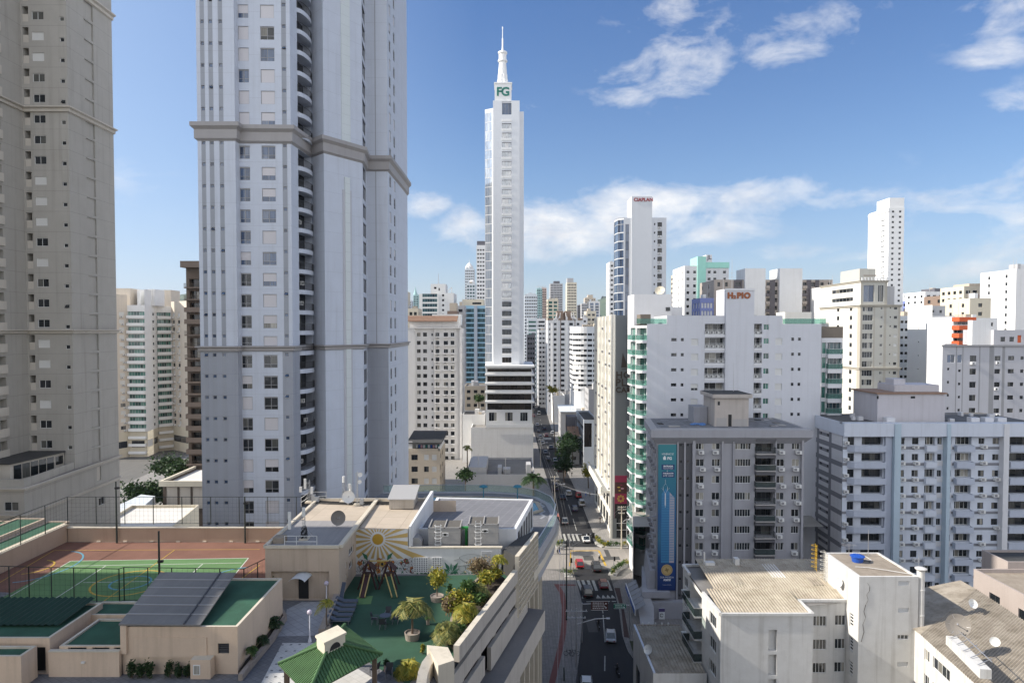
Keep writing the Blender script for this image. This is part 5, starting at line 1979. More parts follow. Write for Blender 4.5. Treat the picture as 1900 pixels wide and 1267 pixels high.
 paint('fibre_roof',(.16,.155,.15),.9,.3,.1,vlines=(0,.5,.12,.5))
 b.cap([(x0,Y),(x1,Y),(x1,ye+3),(x0,ye)],zt,'fibre_roof',0)
 m=M()
 m.box(x0-.3,x1,Y-1.1,Y-.02,zt-2.2,zt+.25,mt['bg_pale'])
 m.box(x0-.3,x1,Y-.015,Y+.6,zt+.005,zt+.25,mt['bg_white'])
 m.box(x0-.3,x0-.01,Y-.01,ye,zt-2.2,zt+.25,mt['bg_pale'])
 m.build('parapet',b.root)
 m=M()
 paint('roofblock',(.55,.53,.56),.8,.08,.15)
 hx0,hx1=X(1628,Y+2,760),X(1753,Y+2,760)
 m.box(hx0,hx1,Y+2,Y+11,zt,Z(731,Y+2),mt['roofblock'])
 m.box(hx0-.3,hx1+.3,Y+1.7,Y+11.3,Z(731,Y+2)+.004,Z(728.5,Y+2),mt['clay_tile'])
 m.box(X(1661,Y+4),X(1744,Y+4),Y+4,Y+10,Z(728.5,Y+2)+.01,Z(714,Y+4),mt['roofblock'])
 m.box(X(1660,Y+5),X(1681,Y+5),Y+5.01,Y+8,Z(714,Y+4)+.01,Z(703,Y+5),mt['roofblock'])
 m.box(X(1692,Y+1.9),X(1700,Y+1.9),Y+1.94,Y+1.99,Z(741,Y),Z(737,Y),mt['glass_dark'])
 m.box(X(1629,Y+1.9),X(1632,Y+1.9),Y+1.94,Y+1.99,Z(742,Y),Z(736,Y),mt['glass_dark'])
 for k in range(14):
  a,d=x0+3+30*R.random(),Y+2.5+9*R.random()
  if not hx0-1.2<a<hx1+.2:m.box(a,a+R.uniform(.4,1.1),d,d+R.uniform(.4,1.1),zt,zt+R.uniform(.2,.9),mt['bg_white'])
 for px in(1646,1803,1829,1853):
  m.box(X(px,Y+1),X(px+16,Y+1),Y+.7,Y+2.0,zt+.01,zt+1.0,mt['bg_white'])
 m.pieces('roof_house',b.root)
 b.finish()
blue_block()
# ------ the white block in the right foreground and its neighbours
def corrugated(m,x0,x1,y0,y1,z00,z10,z01,z11,mat,axis='y',pitch=.36,amp=.05):
 """corrugated sheet; z at (x0,y0) (x1,y0) (x0,y1) (x1,y1); ribs run along axis"""
 L=(x1-x0)if axis=='y' else(y1-y0)
 n=max(2,int(L/pitch*2))
 P0=[]
 for k in range(n+1):
  t=k/n
  dz=amp if k%2 else-amp
  if axis=='y':
   a=(x0+(x1-x0)*t,y0,z00+(z10-z00)*t+dz)
   b=(x0+(x1-x0)*t,y1,z01+(z11-z01)*t+dz)
  else:
   a=(x0,y0+(y1-y0)*t,z00+(z01-z00)*t+dz)
   b=(x1,y0+(y1-y0)*t,z10+(z11-z10)*t+dz)
  P0.append((a,b))
 for(a,b),(c,d)in zip(P0[:-1],P0[1:]):
  m.face([a,c,d,b],mat)
paint('plaster_white',(.64,.63,.61),.8,.12,.26,scale=.8,bump=.3)
paint('fibre_cream',(.47,.41,.325),.9,.42,.3,scale=.5)
paint('fibre_grey',(.38,.335,.275),.9,.45,.3,scale=.6)
paint('slab_old',(.34,.29,.235),.9,.35,.1,scale=.8)
def white_block():
 x0=24.0
 Yf,Yr=78.0,94.5
 zt=Z(1141,Yf)
 b=Bld('apartment_block','white plastered block with ribbed cream roofs, nearest on the right of the street',base=(x0,Yf,0),wallmat='plaster_white')
 xa,xb=X(1337,Yf,1180),X(1508,Yf,1180)
 pit=46.9*Yf/F
 yw=82.0
 xt0,xt1=X(1593,79,1150),X(1703,79,1150)
 ns=[(X(1426,Yf,1180)-xa,X(1441.5,Yf,1180)-xa,Z(1207,Yf)-pit*k,Z(1168,Yf)-pit*k,'niche:plaster_white',.45)for k in range(6)]
 b.face((xa,Yf),(xb,Yf),0,zt,ns)
 b.face((xb,Yf),(xb,yw),0,zt)
 c=colf(xb,yw,1180)
 wz=lambda y0,y1:(Z(y1,yw),Z(y0,yw))
 W=[]
 for k in range(6):
  z0,z1=wz(1142.5,1161.5)
  W.append(c(1508.8,1533)+(z0-pit*k,z1-pit*k,'w4:frame_white:glass'))
  W.append(c(1549,1571)+(z0-pit*k+.1,z1-pit*k+.1,'w3:frame_white:glass'))
 b.face((xb,yw),(xt0,yw),0,zt,W)
 tz=Z(1069.5,79)
 lw=[(87.6-79-6.9,87.6-79-5.9,zt-1.9-pit*k,zt-.4-pit*k,'lou:frame_white:glass')for k in range(6)]
 b.face((xt0,87.7),(xt0,79),0,tz,[(6.6,7.5,zt-2.6-pit*k,zt-.9-pit*k,'lou:frame_white:glass')for k in range(6)])
 ct=colf(xt0,79,1150)
 tw=[ct(1666,1686)+(Z(1086+50*k,79),Z(1077.5+50*k,79),[(.5,'lou:frame_white:glass'),(.5,'w3:frame_white:glass')])for k in range(6)]
 b.face((xt0,79),(xt1,79),0,tz,tw)
 b.face((xt1,79),(xt1,87.7),0,tz)
 b.face((xt1,87.7),(xt0,87.7),0,tz)
 b.cap([(xt0,79),(xt1,79),(xt1,87.7),(xt0,87.7)],tz,'slab_old',.12,t=.3)
 ysp=84.5
 wl=[]
 for k in range(6):
  z=zt-2.4-pit*k
  wl+=[(1.0,3.2,z,z+1.4,'w3:frame_white:glass')]
 b.face((x0-.1,Yr),(x0-.1,91.0),0,zt+.3,[(.7,2.8,w[2],w[3],'w3:frame_white:glass',None,('white',.6))for w in wl])
 b.face((x0-.1,91.0),(x0-.1,ysp),0,zt-.2,[(.4,6.0,zt-3.0-pit*k,zt-.75-pit*k,'w4:frame_white:glass',1.6)for k in range(6)])
 b.face((x0-.1,ysp),(xa,Yf),0,zt,[(2.6,5.0,zt-2.5-pit*k,zt-1.0-pit*k,'w3:frame_white:glass',None,('white',.4))for k in range(6)])
 for k in range(6):
  b.balcony((x0-.1,91.0),(x0-.1,ysp),.25,6.2,zt-3.05-pit*k,1.0,'glass',['plaster_white','rail_dark'],h=1.05,slab=.2)
 b.face((xt0,Yr),(x0-.1,Yr),0,zt)
 m=M()
 corrugated(m,xa+.25,xb-.2,Yf+.3,ysp+.2,zt+.05,zt+.05,zt+.55,zt+.55,mt['fibre_cream'])
 corrugated(m,xb-.21,xt0,yw+.25,ysp+.2,zt+.1,zt+.1,zt+.55,zt+.55,mt['fibre_cream'])
 m.build('ribbed_roof',b.root)
 m=M()
 corrugated(m,x0+1.5,xt0-.05,ysp+.25,Yr-.4,zt+.35,zt+.35,zt+1.15,zt+1.15,mt['fibre_cream'])
 corrugated(m,xt0-.04,xt0+2.4,87.9,Yr-.4,zt+.75,zt+.75,zt+1.15,zt+1.15,mt['fibre_cream'])
 q=X(1428,90)
 corrugated(m,q,q+1.8,88.2,92.4,zt+.66,zt+.66,zt+.98,zt+.98,mt['roof_white'])
 corrugated(m,q-5.4,q-4.3,86.2,88.9,zt+.52,zt+.52,zt+.72,zt+.72,mt['fibre_grey'])
 corrugated(m,q+4.3,q+5.8,86.0,88.2,zt+.52,zt+.52,zt+.70,zt+.70,mt['fibre_grey'])
 m.build('ribbed_roof',b.root)
 m=M()
 for a,d in(((xa,Yf),(xb,Yf)),((xb,Yf),(xb,yw)),((xb,yw),(xt0,yw)),((x0-.1,Yr),(x0-.1,91)),((x0-.1,ysp),(xa,Yf)),((x0,Yr),(xt0+2.5,Yr))):
  a2,d2=Vector((a[0],a[1],zt+.12)),Vector((d[0],d[1],zt+.12))
  m.bar(a2,d2,.34,.3,mt['plaster_white'])
 m.face([(x0,78.5,zt-.12),(xt0,82.1,zt-.12),(xt0+2,94.4,zt-.12),(x0,94.4,zt-.12)],mt['roof_grey'])
 m.build('coping',b.root)
 m=M()
 tube_x,tube_y=X(1338,92),93.0
 m.tube((X(1312,92),92.5,zt+.8),(X(1312,92),92.5,zt+2.6),.12,.12,mt['plaster_white'],8)
 m.box(X(1312,92),X(1330,92),91.8,92.8,zt+.95,zt+1.35,mt['plaster_white'])
 m.box(X(1366,92.5),X(1374,92.5),92,93,zt+.95,zt+1.8,mt['plaster_white'])
 m.build('chimney',b.root)
 plain('ladder_yellow',(.62,.38,.03),.5)
 plain('ladder_pale',(.62,.60,.55),.5)
 m=M()
 for yy,xx2,mm,z0,z1 in((87.2,xt0-.25,'ladder_pale',zt+.5,tz+.4),(88.3,xt0-.9,'ladder_yellow',tz-2.6,tz+.9)):
  for s in(-.22,.22):m.bar((xx2,yy+s,z0),(xx2,yy+s,z1),.05,.05,mt[mm])
  k=z0+.2
  while k<z1:
   m.bar((xx2,yy-.22,k),(xx2,yy+.22,k),.035,.035,mt[mm])
   k+=.3
  k=z0+.6
  while k<z1+.2:
   for q in range(6):
    a0,a1=pi/2+pi*q/6,pi/2+pi*(q+1)/6
    m.bar((xx2+.6*cos(a0)-.0,yy+.36*sin(a0),k),(xx2+.6*cos(a1),yy+.36*sin(a1),k),.03,.04,mt[mm])
   k+=.55
 m.build('ladder',b.root)
 m=M()
 plain('crack',(.12,.11,.10),.9)
 pts=[(1609.5,1081),(1614,1088),(1613,1096),(1608,1103),(1611,1112),(1606,1122),(1603,1134),(1606,1145),(1601,1158),(1603,1172),(1598,1190)]
 for a,d in zip(pts[:-1],pts[1:]):
  p,q=P(a[0],a[1],78.99),P(d[0],d[1],78.99)
  m.bar(p,q,.07,.012,mt['crack'])
 m.build('crack',b.root)
 b.finish()
 t=thing('water_tank','round blue plastic water tank with a ribbed lid on the white stair tower roof','water tank',(X(1597,84.5),84.5,tz))
 plain('tank_blue',(.02,.09,.42),.4)
 m=M()
 cx,cy=X(1597,84.5),84.5
 m.lathe(cx,cy,[(.62,tz-.1),(.74,tz+.45),(.78,tz+.55)],mt['tank_blue'],22)
 m.build('tank',t)
 m=M()
 m.lathe(cx,cy,[(.86,tz+.56),(.86,tz+.63),(.3,tz+.80),(.02,tz+.82)],mt['tank_blue'],22)
 for k in range(11):
  an=2*pi*k/11
  m.bar((cx+.25*cos(an),cy+.25*sin(an),tz+.83),(cx+.84*cos(an),cy+.84*sin(an),tz+.66),.06,.04,mt['tank_blue'])
 m.build('lid',t)
 m=M()
 pts=[(xt0+1.2,82.3,tz+.03),(xt0+2.6,82.0,tz+.03),(xt0+4.2,81.2,tz+.03),(xt1-.2,79.6,tz+.03)]
 m.path(pts,.04,mt['plaster_white'])
 m.path([(xt0+3.4,84.6,tz+.03),(xt0+4.4,84.6,tz+.03),(xt0+4.4,86,tz+.03),(xt0+3.4,86,tz+.03)],.035,mt['plaster_white'])
 m.path([(cx+.8,cy,tz+.05),(cx+1.5,cy-.3,tz+.04),(cx+1.2,cy-.6,tz+.04)],.05,mt['black'])
 tag(m.build('roof_pipe'),'thin white water pipes lying across the stained roof of the stair tower','pipe')
 t=thing('tv_aerial','comb-like television aerial on a mast on the white stair tower roof','aerial',(X(1581,87),87,tz))
 m=M()
 ax=X(1581,87)
 m.tube((ax,87,tz-.1),(ax,87,tz+1.5),.03,.03,mt['metal'],6)
 m.build('mast',t)
 m=M()
 m.bar((ax-.9,87,tz+1.2),(ax+.9,87,tz+1.2),.03,.03,mt['metal'])
 for k in range(8):m.bar((ax-.85+k*.24,86.2+.05*k,tz+1.2),(ax-.85+k*.24,87.8-.05*k,tz+1.2),.02,.02,mt['metal'])
 m.bar((ax-.7,87,tz+.8),(ax+.6,87,tz+.8),.03,.03,mt['metal'])
 m.build('boom',t)
 m=M()
 px_=X(1617,86.5)
 m.tube((px_,86.5,tz),(px_,86.5,tz+3.4),.04,.03,mt['metal'],6)
 m.bar((px_-.5,86.5,tz+.02),(px_,86.5,tz+.5),.03,.03,mt['metal'])
 tag(m.build('mast'),'bare thin pole standing on the stair tower roof right of the comb-like aerial','mast')
 d=M()
 dish(d,(xt0-.35,83.0,tz-2.2),.55,(-.9,-.5,.35),mt['ac_white'])
 tag(d.build('satellite_dish',smooth=False),'small white satellite dish on the sunlit flank of the stair tower','satellite dish')
 t=thing('flue_pipe','fat white flue pipe with a flat cap rising beside the white stair tower','flue',(xt1+.45,79.3,0))
 fx,fy=xt1+.5,79.4
 m=M()
 zf=Z(1056,79)
 m.lathe(fx,fy,[(.42,0),(.42,zf-.25)],mt['plaster_white'],18)
 for z in(zf-2.6,zf-5.6,zf-9):m.lathe(fx,fy,[(.43,z),(.47,z+.02),(.47,z+.14),(.43,z+.16)],mt['plaster_white'],18)
 m.build('pipe',t)
 m=M()
 m.lathe(fx,fy,[(.3,zf-.24),(.62,zf-.12),(.66,zf),(.4,zf+.1),(.02,zf+.14)],mt['plaster_white'],18)
 m.build('cap',t)
 m=M()
 m.tube((fx+.1,fy+.6,zf-.6),(fx+.1,fy+.6,zf+1.6),.025,.02,mt['metal'],5)
 m.bar((fx-.8,fy+.6,zf+.6),(fx+1.1,fy+.6,zf+1.3),.025,.025,mt['metal'])
 m.bar((fx-.5,fy+.6,zf+1.0),(fx+1.5,fy+.6,zf+.45),.025,.025,mt['metal'])
 tag(m.build('aerial'),'crossed wire aerial behind the cap of the white flue pipe','aerial')
white_block()
def low_roof_shed():
 """low building by the kerb with a ribbed roof"""
 z=8.0
 q=[G(1212,1253,z),G(1270,1253,z),G(1271,1163,z),G(1214,1167,z)]
 b=Bld('shop','low shop with a ribbed grey roof wedged between the kerb and the tall white block',base=(q[0].x,q[0].y,0),wallmat='plaster_white')
 x0,x1,y0,y1=q[0].x,23.7,q[0].y,q[2].y
 b.face((x0,y0),(x1,y0),0,z+.3)
 b.face((x0,y1),(x0,y0),0,z+.3,[(2,5,1,4,W2D),(7,10,1,4,W2D)])
 b.face((x1,y1),(x0,y1),0,z+.3)
 m=M()
 corrugated(m,x0+.3,x1,y0+.25,y1-.25,z+.05,z+.05,z+.35,z+.35,mt['fibre_grey'],axis='y',pitch=.42,amp=.05)
 m.build('ribbed_roof',b.root)
 m=M()
 m.box(x0,x0+.28,y0,y1,z+.301,z+.42,mt['bg_pale'])
 m.box(x0+.285,x1,y1-.25,y1,z+.301,z+.42,mt['slab_old'])
 for k in range(5):m.box(x0+1.2+k*.9,x0+1.4+k*.9,y1-.3,y1-.05,z+.425,z+.7,mt['plaster_white'])
 m.build('coping',b.root)
 b.finish()
 d=M()
 dish(d,(x0+.4,y0+4.6,z+1.0),.62,(-.7,-.6,.5),mt['ac_white'])
 tag(d.build('satellite_dish'),'white satellite dish on the left edge of the low ribbed shop roof','satellite dish')
low_roof_shed()
def right_roofs():
 z=15.0
 Y0,Y1=56.0,88.0
 xl=49.5
 b=Bld('apartment_block','low white block with a long ribbed roof in the bottom right corner',base=(xl,Y0,0),wallmat='plaster_white')
 a,d=G(1713,1178,z),G(1900,1345,z)
 xa,ya,xd,yd=a.x,a.y,d.x,d.y
 L=(Vector((xa,ya))-Vector((xd,yd))).length
 W=[]
 for k in range(4):
  zz=z-2.6-k*2.9
  W+=[(L*.02,L*.02+1.1,zz,zz+1.3,'w2:frame_white:glass'),(L*.02+1.9,L*.02+5.4,zz,zz+1.3,'w4:frame_white:glass'),(L*.02+8,L*.02+11,zz,zz+1.3,'w4:frame_white:glass'),(L*.02+14,L*.02+17,zz,zz+1.3,'w4:frame_white:glass')]
 b.face((xa,ya),(xd,yd),0,z,W)
 b.face((xa,88),(xa,ya),0,z)
 b.face((xd,yd),(xd+30,yd),0,z)
 b.face((xa+34,88),(xa,88),0,z)
 m=M()
 n=46
 for k in range(n):
  t0,t1=k/n,(k+1)/n
  def e(t,up):return(xa+(xd-xa)*t-(.3 if not up else 0),ya+(yd-ya)*t,z+(.06 if not up else 2.4))
  p,q=e(t0,0),e(t1,0)
  for s in range(2):
   ta,tb=t0+(t1-t0)*s/2,t0+(t1-t0)*(s+1)/2
   p,q=e(ta,0),e(tb,0)
   za,zc=(.06,-.06)if s==0 else(-.06,.06)
   m.face([(p[0],p[1],p[2]+za),(q[0],q[1],q[2]+zc),(q[0]+11.5,q[1]+7.5,q[2]+2.4+zc),(p[0]+11.5,p[1]+7.5,p[2]+2.4+za)],mt['fibre_grey'])
 m.face([(xa-.3,ya,z+.07),(xa+11.2,ya+7.5,z+2.45),(xa+11.2,88,z+2.45),(xa-.3,88,z+.07)],mt['fibre_grey'])
 m.build('ribbed_roof',b.root)
 b.finish()
 c=P(1778,1160,71)
 zr=c.z-.9
 t=thing('satellite_dish','large wire mesh satellite dish tilted on a white plinth, bottom right','satellite dish',(c.x,c.y,zr))
 paint('mesh_grey',(.22,.20,.18),.8,.1,0)
 m=M()
 dish(m,(c.x,c.y,c.z),1.15,(-.55,-.75,.45),mt['mesh_grey'],depth=.16,seg=18)
 m.build('reflector',t)
 m=M()
 n=Vector((-.55,-.75,.45)).normalized()
 for k in range(6):
  an=2*pi*k/6
  s=n.cross(Vector((0,0,1))).normalized()
  u=s.cross(n).normalized()
  e=Vector(c)+n*.4+s*(1.15*cos(an))+u*(1.15*sin(an))
  m.tube(Vector(c)-n*.25,e-n*.05,.03,.02,mt['metal'],5)
 m.build('strut',t)
 m=M()
 p0,p1=P(1765,1176,70),P(1830,1207,63)
 m.bar((p0.x,p0.y,zr-.2),(p1.x,p1.y,zr-.2),1.0,.9,mt['plaster_white'])
 for k in range(5):
  q=p0.lerp(p1,k/5+.1)
  m.bar((q.x-.4,q.y,zr+.35),(q.x+1.5,q.y+.8,zr+.55),.06,.06,mt['metal'])
 m.bar((p0.x+1.0,p0.y+.5,zr+.65),(p1.x+1.0,p1.y+.6,zr+.65),.07,.07,mt['metal'])
 tag(m.build('plinth'),'white masonry plinth with rusty roof rails under the wire mesh dish','plinth')
 d=M()
 q=P(1803,1120,79)
 dish(d,(q.x,q.y,q.z),.55,(.1,-.8,.5),mt['ac_white'])
 tag(d.build('satellite_dish'),'small pale dish at the far edge of the ribbed roof, behind the wire mesh dish','satellite dish')
 d=M()
 q=P(1846,1190,66)
 dish(d,(q.x,q.y,q.z),.45,(-.5,-.7,.4),mt['ac_white'])
 tag(d.build('satellite_dish'),'small white dish beside the plinth, right of the wire mesh dish','satellite dish')
 Y=86
 paint('pink_grey',(.40,.345,.32),.8,.08,.12)
 zt=Z(1070,Y)
 x0=X(1836,Y,1080)
 b=Bld('house','pinkish grey flat roofed building cut off by the lower right edge',base=(x0,Y,0),wallmat='pink_grey')
 b.box(x0,x0+22,Y-12,Y+3,0,zt,left=[(u,u+1.9,zt-3.4,zt-1.9,W2D)for u in(3.0,8.0,12.0)],front=[(2,4,zt-4,zt-2,W2D)],top='slab_old',parapet=.5)
 b.box(x0+4.5,x0+22,Y+3.02,Y+8,0,zt+.9,top='roof_dark',parapet=.3)
 b.finish()
right_roofs()
# ------ the rest of the town
for nm,c in(('far_white',(.74,.74,.74)),('far_grey',(.46,.46,.47)),('far_cream',(.66,.60,.48)),('far_beige',(.56,.48,.38)),('far_pale',(.62,.66,.70)),('far_teal',(.34,.52,.52)),('far_brown',(.25,.18,.14)),('far_pink',(.58,.42,.36)),('far_dark',(.14,.14,.16)),('far_blue',(.20,.24,.48)),('far_mint',(.36,.70,.60)),('far_orange',(.60,.12,.04))):
 paint(nm,c,.75,.06,.10)
def far(label,px0,px1,ytop,Y,depth=16,wall='far_white',cols=5,ww=1.5,wh=1.3,pitch=3.0,gl='glass_dark',side=3,band=False,roof=(),name='apartment_block',cat='building',group=None,z0=0.0,rmat=None,tops=1.8,lim=40,sidewall=None,recess=.25,finish=True):
 py=ytop+40
 x0,x1=X(px0,Y,py),X(px1,Y,py)
 zt=Z(ytop,Y)
 b=Bld(name,label,cat,((x0+x1)/2,Y,0),group,wallmat=wall)
 n=min(lim,int((zt-tops-z0)/pitch))
 def ws(L,nc):
  if nc<=0:return()
  if band:cc=[(.6,L-.6,'raw:'+gl)]
  else:cc=evenly(.3,L-.3,nc,min(ww,(L-.6)/nc*.7),'raw:'+gl)
  return rows(zt-tops-wh-(n-1)*pitch,pitch,n,cc,wh)
 b.face((x0,Y),(x1,Y),0,zt,ws(x1-x0,cols),depth=recess)
 b.face((x1,Y),(x1,Y+depth),0,zt,ws(depth,side)if px1<950 else(),depth=recess,mat=sidewall)
 b.face((x1,Y+depth),(x0,Y+depth),0,zt)
 b.face((x0,Y+depth),(x0,Y),0,zt,ws(depth,side)if px0>950 else(),depth=recess,mat=sidewall)
 b.cap([(x0,Y),(x1,Y),(x1,Y+depth),(x0,Y+depth)],zt,'roof_grey',.5)
 if roof:
  m=M()
  for r in roof:
   a,d,yt=r[:3]
   m.box(X(a,Y,py),X(d,Y,py),Y+.8,Y+depth*.7,zt-.6,Z(yt,Y),mt[r[3]if len(r)>3 else(rmat or wall)])
  m.pieces('roof_house',b.root)
 q=M()
 rr=random.Random(int(px0*7+Y))
 W_=x1-x0
 for k in range(3 if W_>8 else 1):
  a,s=x0+1+(W_-3)*rr.random(),rr.uniform(.8,2.0)
  q.box(a,a+s,Y+1+rr.random()*3,Y+5+s,zt-.5,zt+rr.uniform(.5,2.2),mt[rr.choice((wall,'far_grey','far_beige','far_white'))])
 for k in range(2):
  a=x0+1+(W_-2)*rr.random()
  q.tube((a,Y+3,zt-.5),(a,Y+3,zt+rr.uniform(2,5.5)),.09,.05,mt['metal'],4)
 q.pieces('roof_vent',b.root)
 if finish:b.finish()
 return b
# ---- left gap, beyond the tiled block
far('slim teal green tower under construction, just right of the lilac tower',741,750,498,700,14,'far_teal',2,2.5,2.0,gl='glass_teal',name='tower',cat='tower')
far('cream old block with a stepped top, half hidden by the lilac tower',741,776,572,330,14,'far_cream',4,1.4,1.6,roof=((746,756,541),))
far('tiny grey blue block far off, above the cream old block',755,764,558,950,16,'far_pale',3)
b=far('slim glassy tower with a needle top, far off left of the green banded block',767,777,547,900,14,'far_teal',2,3.5,2.2,gl='glass_teal',name='tower',cat='tower',finish=False)
m=M()
x_=X(769.5,900,540)
m.lathe(x_,906,[(3.4,Z(548,900)),(1.6,Z(541,900)),(.9,Z(537,900)),(.15,Z(532,900))],mt['far_teal'],8)
m.build('spire',b.root)
b.finish()
b=far('pale tower with a curved sail on its roof, right of the green banded block',827,841,545,800,16,'far_pale',4,1.5,finish=False,name='tower',cat='tower')
m=M()
pts=[(829,545),(831,539),(834,535.5),(838,533)]
for a,d in zip(pts[:-1],pts[1:]):m.bar((X(a[0],800),804,Z(a[1],800)),(X(d[0],800),804,Z(d[1],800)),.8,.8,mt['far_white'])
m.bar((X(838,800),804,Z(533,800)),(X(838,800),804,Z(545,800)),.8,.8,mt['far_white'])
m.build('sail',b.root)
b.finish()
far('small brown block with a beige drum on top, behind the tiled block',830,848,577,330,12,'far_brown',2,1.6,1.4,roof=((834,847,562,'far_beige'),))
far('plain grey block behind the right end of the tiled roof',847,862,567,345,12,'far_grey',1,2.0,1.5)
b=far('pale tower with a small dome and spike, between the tiled block and the skyscraper',862.5,880,499,760,18,'far_pale',5,1.5,finish=False,name='tower',cat='tower')
m=M()
cx_,cy_=X(870,760,500),768
m.lathe(cx_,cy_,[(4.6,Z(499,760)),(4.2,Z(493,760)),(2.6,Z(490,760)),(1.8,Z(487.5,760)),(.4,Z(486.5,760)),(.1,Z(480,760))],mt['far_white'],12)
m.build('dome',b.root)
b.finish()
b=far('lower tower with a round gable and a glazed middle, in front of the domed tower',865.5,882,526,620,16,'far_pale',3,2.2,1.6,gl='glass_teal',finish=False,name='tower',cat='tower')
m=M()
cx_=X(875,620,530)
m.lathe(cx_,626,[(3.2,Z(527,620)),(3.0,Z(522.5,620)),(2.0,Z(520,620)),(.1,Z(518.5,620))],mt['far_white'],12)
m.build('dome',b.root)
b.finish()
far('tall grey white tower with a dark crown, right behind the white skyscraper',884,910,455,520,20,'far_white',5,1.6,1.3,roof=((885,900,447,'far_dark'),),name='tower',cat='tower',tops=3)
far('low beige walled building with a small pool court, between tiled block and skyscraper',862,903,716,300,16,'far_beige',3,1.6,1.4)
far('plain white low building wedged left of the blank white base of the skyscraper',858,900,769,256,14,'far_white',0)
b=Bld('apartment_block','small beige block with a dark pitched roof over an open attic, below the tiled block','building',(X(790,172),172,0),wallmat='far_beige')
Y_=172
x0,x1=X(756,Y_,860),X(816,Y_,860)
zt=Z(836,Y_)
b.box(x0,x1,Y_,Y_+14,0,zt,front=rows(zt-2.4-3*5,3,6,[(1.0,2.6,'w2:frame_dark:glass_dark'),(4.2,5.4,[(.5,SH),(.5,W2D)]),(6.2,7.4,SH)],1.4),right=rows(zt-2.4-15,3,6,[(1.5,3.5,W2D),(6,8,W2D)],1.4))
m=M()
m.box(x0,x0+1.2,Y_+.3,Y_+12,zt-.3,zt+2.2,mt['far_white'])
m.box(x1-.4,x1-.02,Y_+.1,Y_+12,zt-.3,zt+1.0,mt['far_white'])
m.box(x0,x1-.02,Y_+.1,Y_+.3,zt-.3,zt+.5,mt['far_beige'])
m.hexa([(x0-.2,Y_-.5,zt+1.9),(x1+.5,Y_-.5,zt+1.9),(x1+.8,Y_+13,zt+2.6),(x0-.2,Y_+13,zt+2.6),(x0-.2,Y_-.5,zt+2.1),(x1+.5,Y_-.5,zt+2.1),(x1+.8,Y_+13,zt+3.2),(x0-.2,Y_+13,zt+3.2)],mt['roof_dark'])
m.build('attic',b.root)
m=M()
for k in range(10):
 a=x0+2+k*.62
 m.box(a,a+.4,Y_+1.2,Y_+1.23,zt+.5,zt+1.3,mt[('banner_white','tank_blue','ad_pink','banner_white','letter_green')[k%5]])
m.build('laundry',b.root)
b.finish()
far('long low building with a weathered slab roof, in front of the blank white base',864,992,880,178,24,'far_grey',0,z0=0,roof=((870,902,868,'far_grey'),))
# ---- right of the skyscraper, along the street
far('pale blue tower with a grid of small windows, right edge of the skyscraper',973,997,547,640,18,'far_pale',7,1.5,roof=((979,993,544),),name='tower',cat='tower')
far('slim pale green glazed tower far off, beside a rounded pink one',996,1006,535,820,16,'far_teal',3,3,2,gl='glass_teal',name='tower',cat='tower')
b=far('rounded pinkish tower with a crane on top, far off right of the pale green tower',1005,1014,534,840,12,'far_pink',2,2,1.2,finish=False,name='tower',cat='tower')
m=M()
m.bar((X(995,840),845,Z(531.5,840)),(X(1013,840),845,Z(531.5,840)),.5,.5,mt['metal'])
m.bar((X(1007,840),845,Z(534,840)),(X(1007,840),845,Z(530,840)),.5,.5,mt['metal'])
m.build('crane',b.root)
b.finish()
far('grey and white twin faced tower with a dark central core, far beyond the crowned block',1021,1044,526,860,20,'far_grey',8,1.5,roof=((1027.5,1038.5,521.5,'far_dark'),),name='tower',cat='tower')
far('cream ribbed tower with a grey crown, far beyond the crowned block',1052,1070,524,720,18,'far_cream',6,1.4,roof=((1052.5,1064,516,'far_grey'),),name='tower',cat='tower')
far('green glazed block with cream bands, behind the crowned block',1016,1036,555,560,16,'far_cream',2,7,1.9,gl='glass_green')
far('small dark slab tower far off, right of the cream ribbed tower',1072,1079,566,1000,14,'far_dark',2,2)
far('pinkish stepped tower under the hill, left of the hotel',1085,1105,553,950,16,'far_beige',5,1.6,roof=((1091,1100,547),),name='tower',cat='tower')
far('dark glazed tower with white edges under the hill, left of the hotel',1092.5,1113,559,720,16,'far_white',2,4.5,2.4,gl='glass_sky_tint',name='tower',cat='tower')
far('grey middle-height tower beside the dark glazed one under the hill',1079,1093,563,800,14,'far_grey',5,1.4)
far('small white block with black window stripes, left behind the crowned block',997.5,1012,591,520,14,'far_white',1,5,1.5,band=True)
far('white block with dark ribbon windows, under the black striped one',999,1018,612,440,14,'far_white',3,1.8,1.2)
far('low pale blue block with ribbon windows, right of the skyscraper',979,996,591,500,12,'far_pale',1,4,1.4,band=True,gl='glass_green')
far('dark grey block in the notch right of the skyscraper',978,993,621,420,14,'far_dark',3,1.4)
far('weathered beige block where the street ends far off',982.5,1017,641,650,30,'far_beige',3,1.8,1.4,roof=((992,1004,636),))
far('cream block with worn balconies, in front of the weathered beige one',993,1017,656,590,30,'far_cream',5,1.7,1.7,side=5)
far('yellowish flat block with a brown edge, between the crowned block and the hotel',1088,1106,577,430,14,'far_cream',2,1.8,sidewall='far_orange' if 0 else None)
far('little white house top left of the yellowish block',1080,1090,589,425,10,'far_white',1)
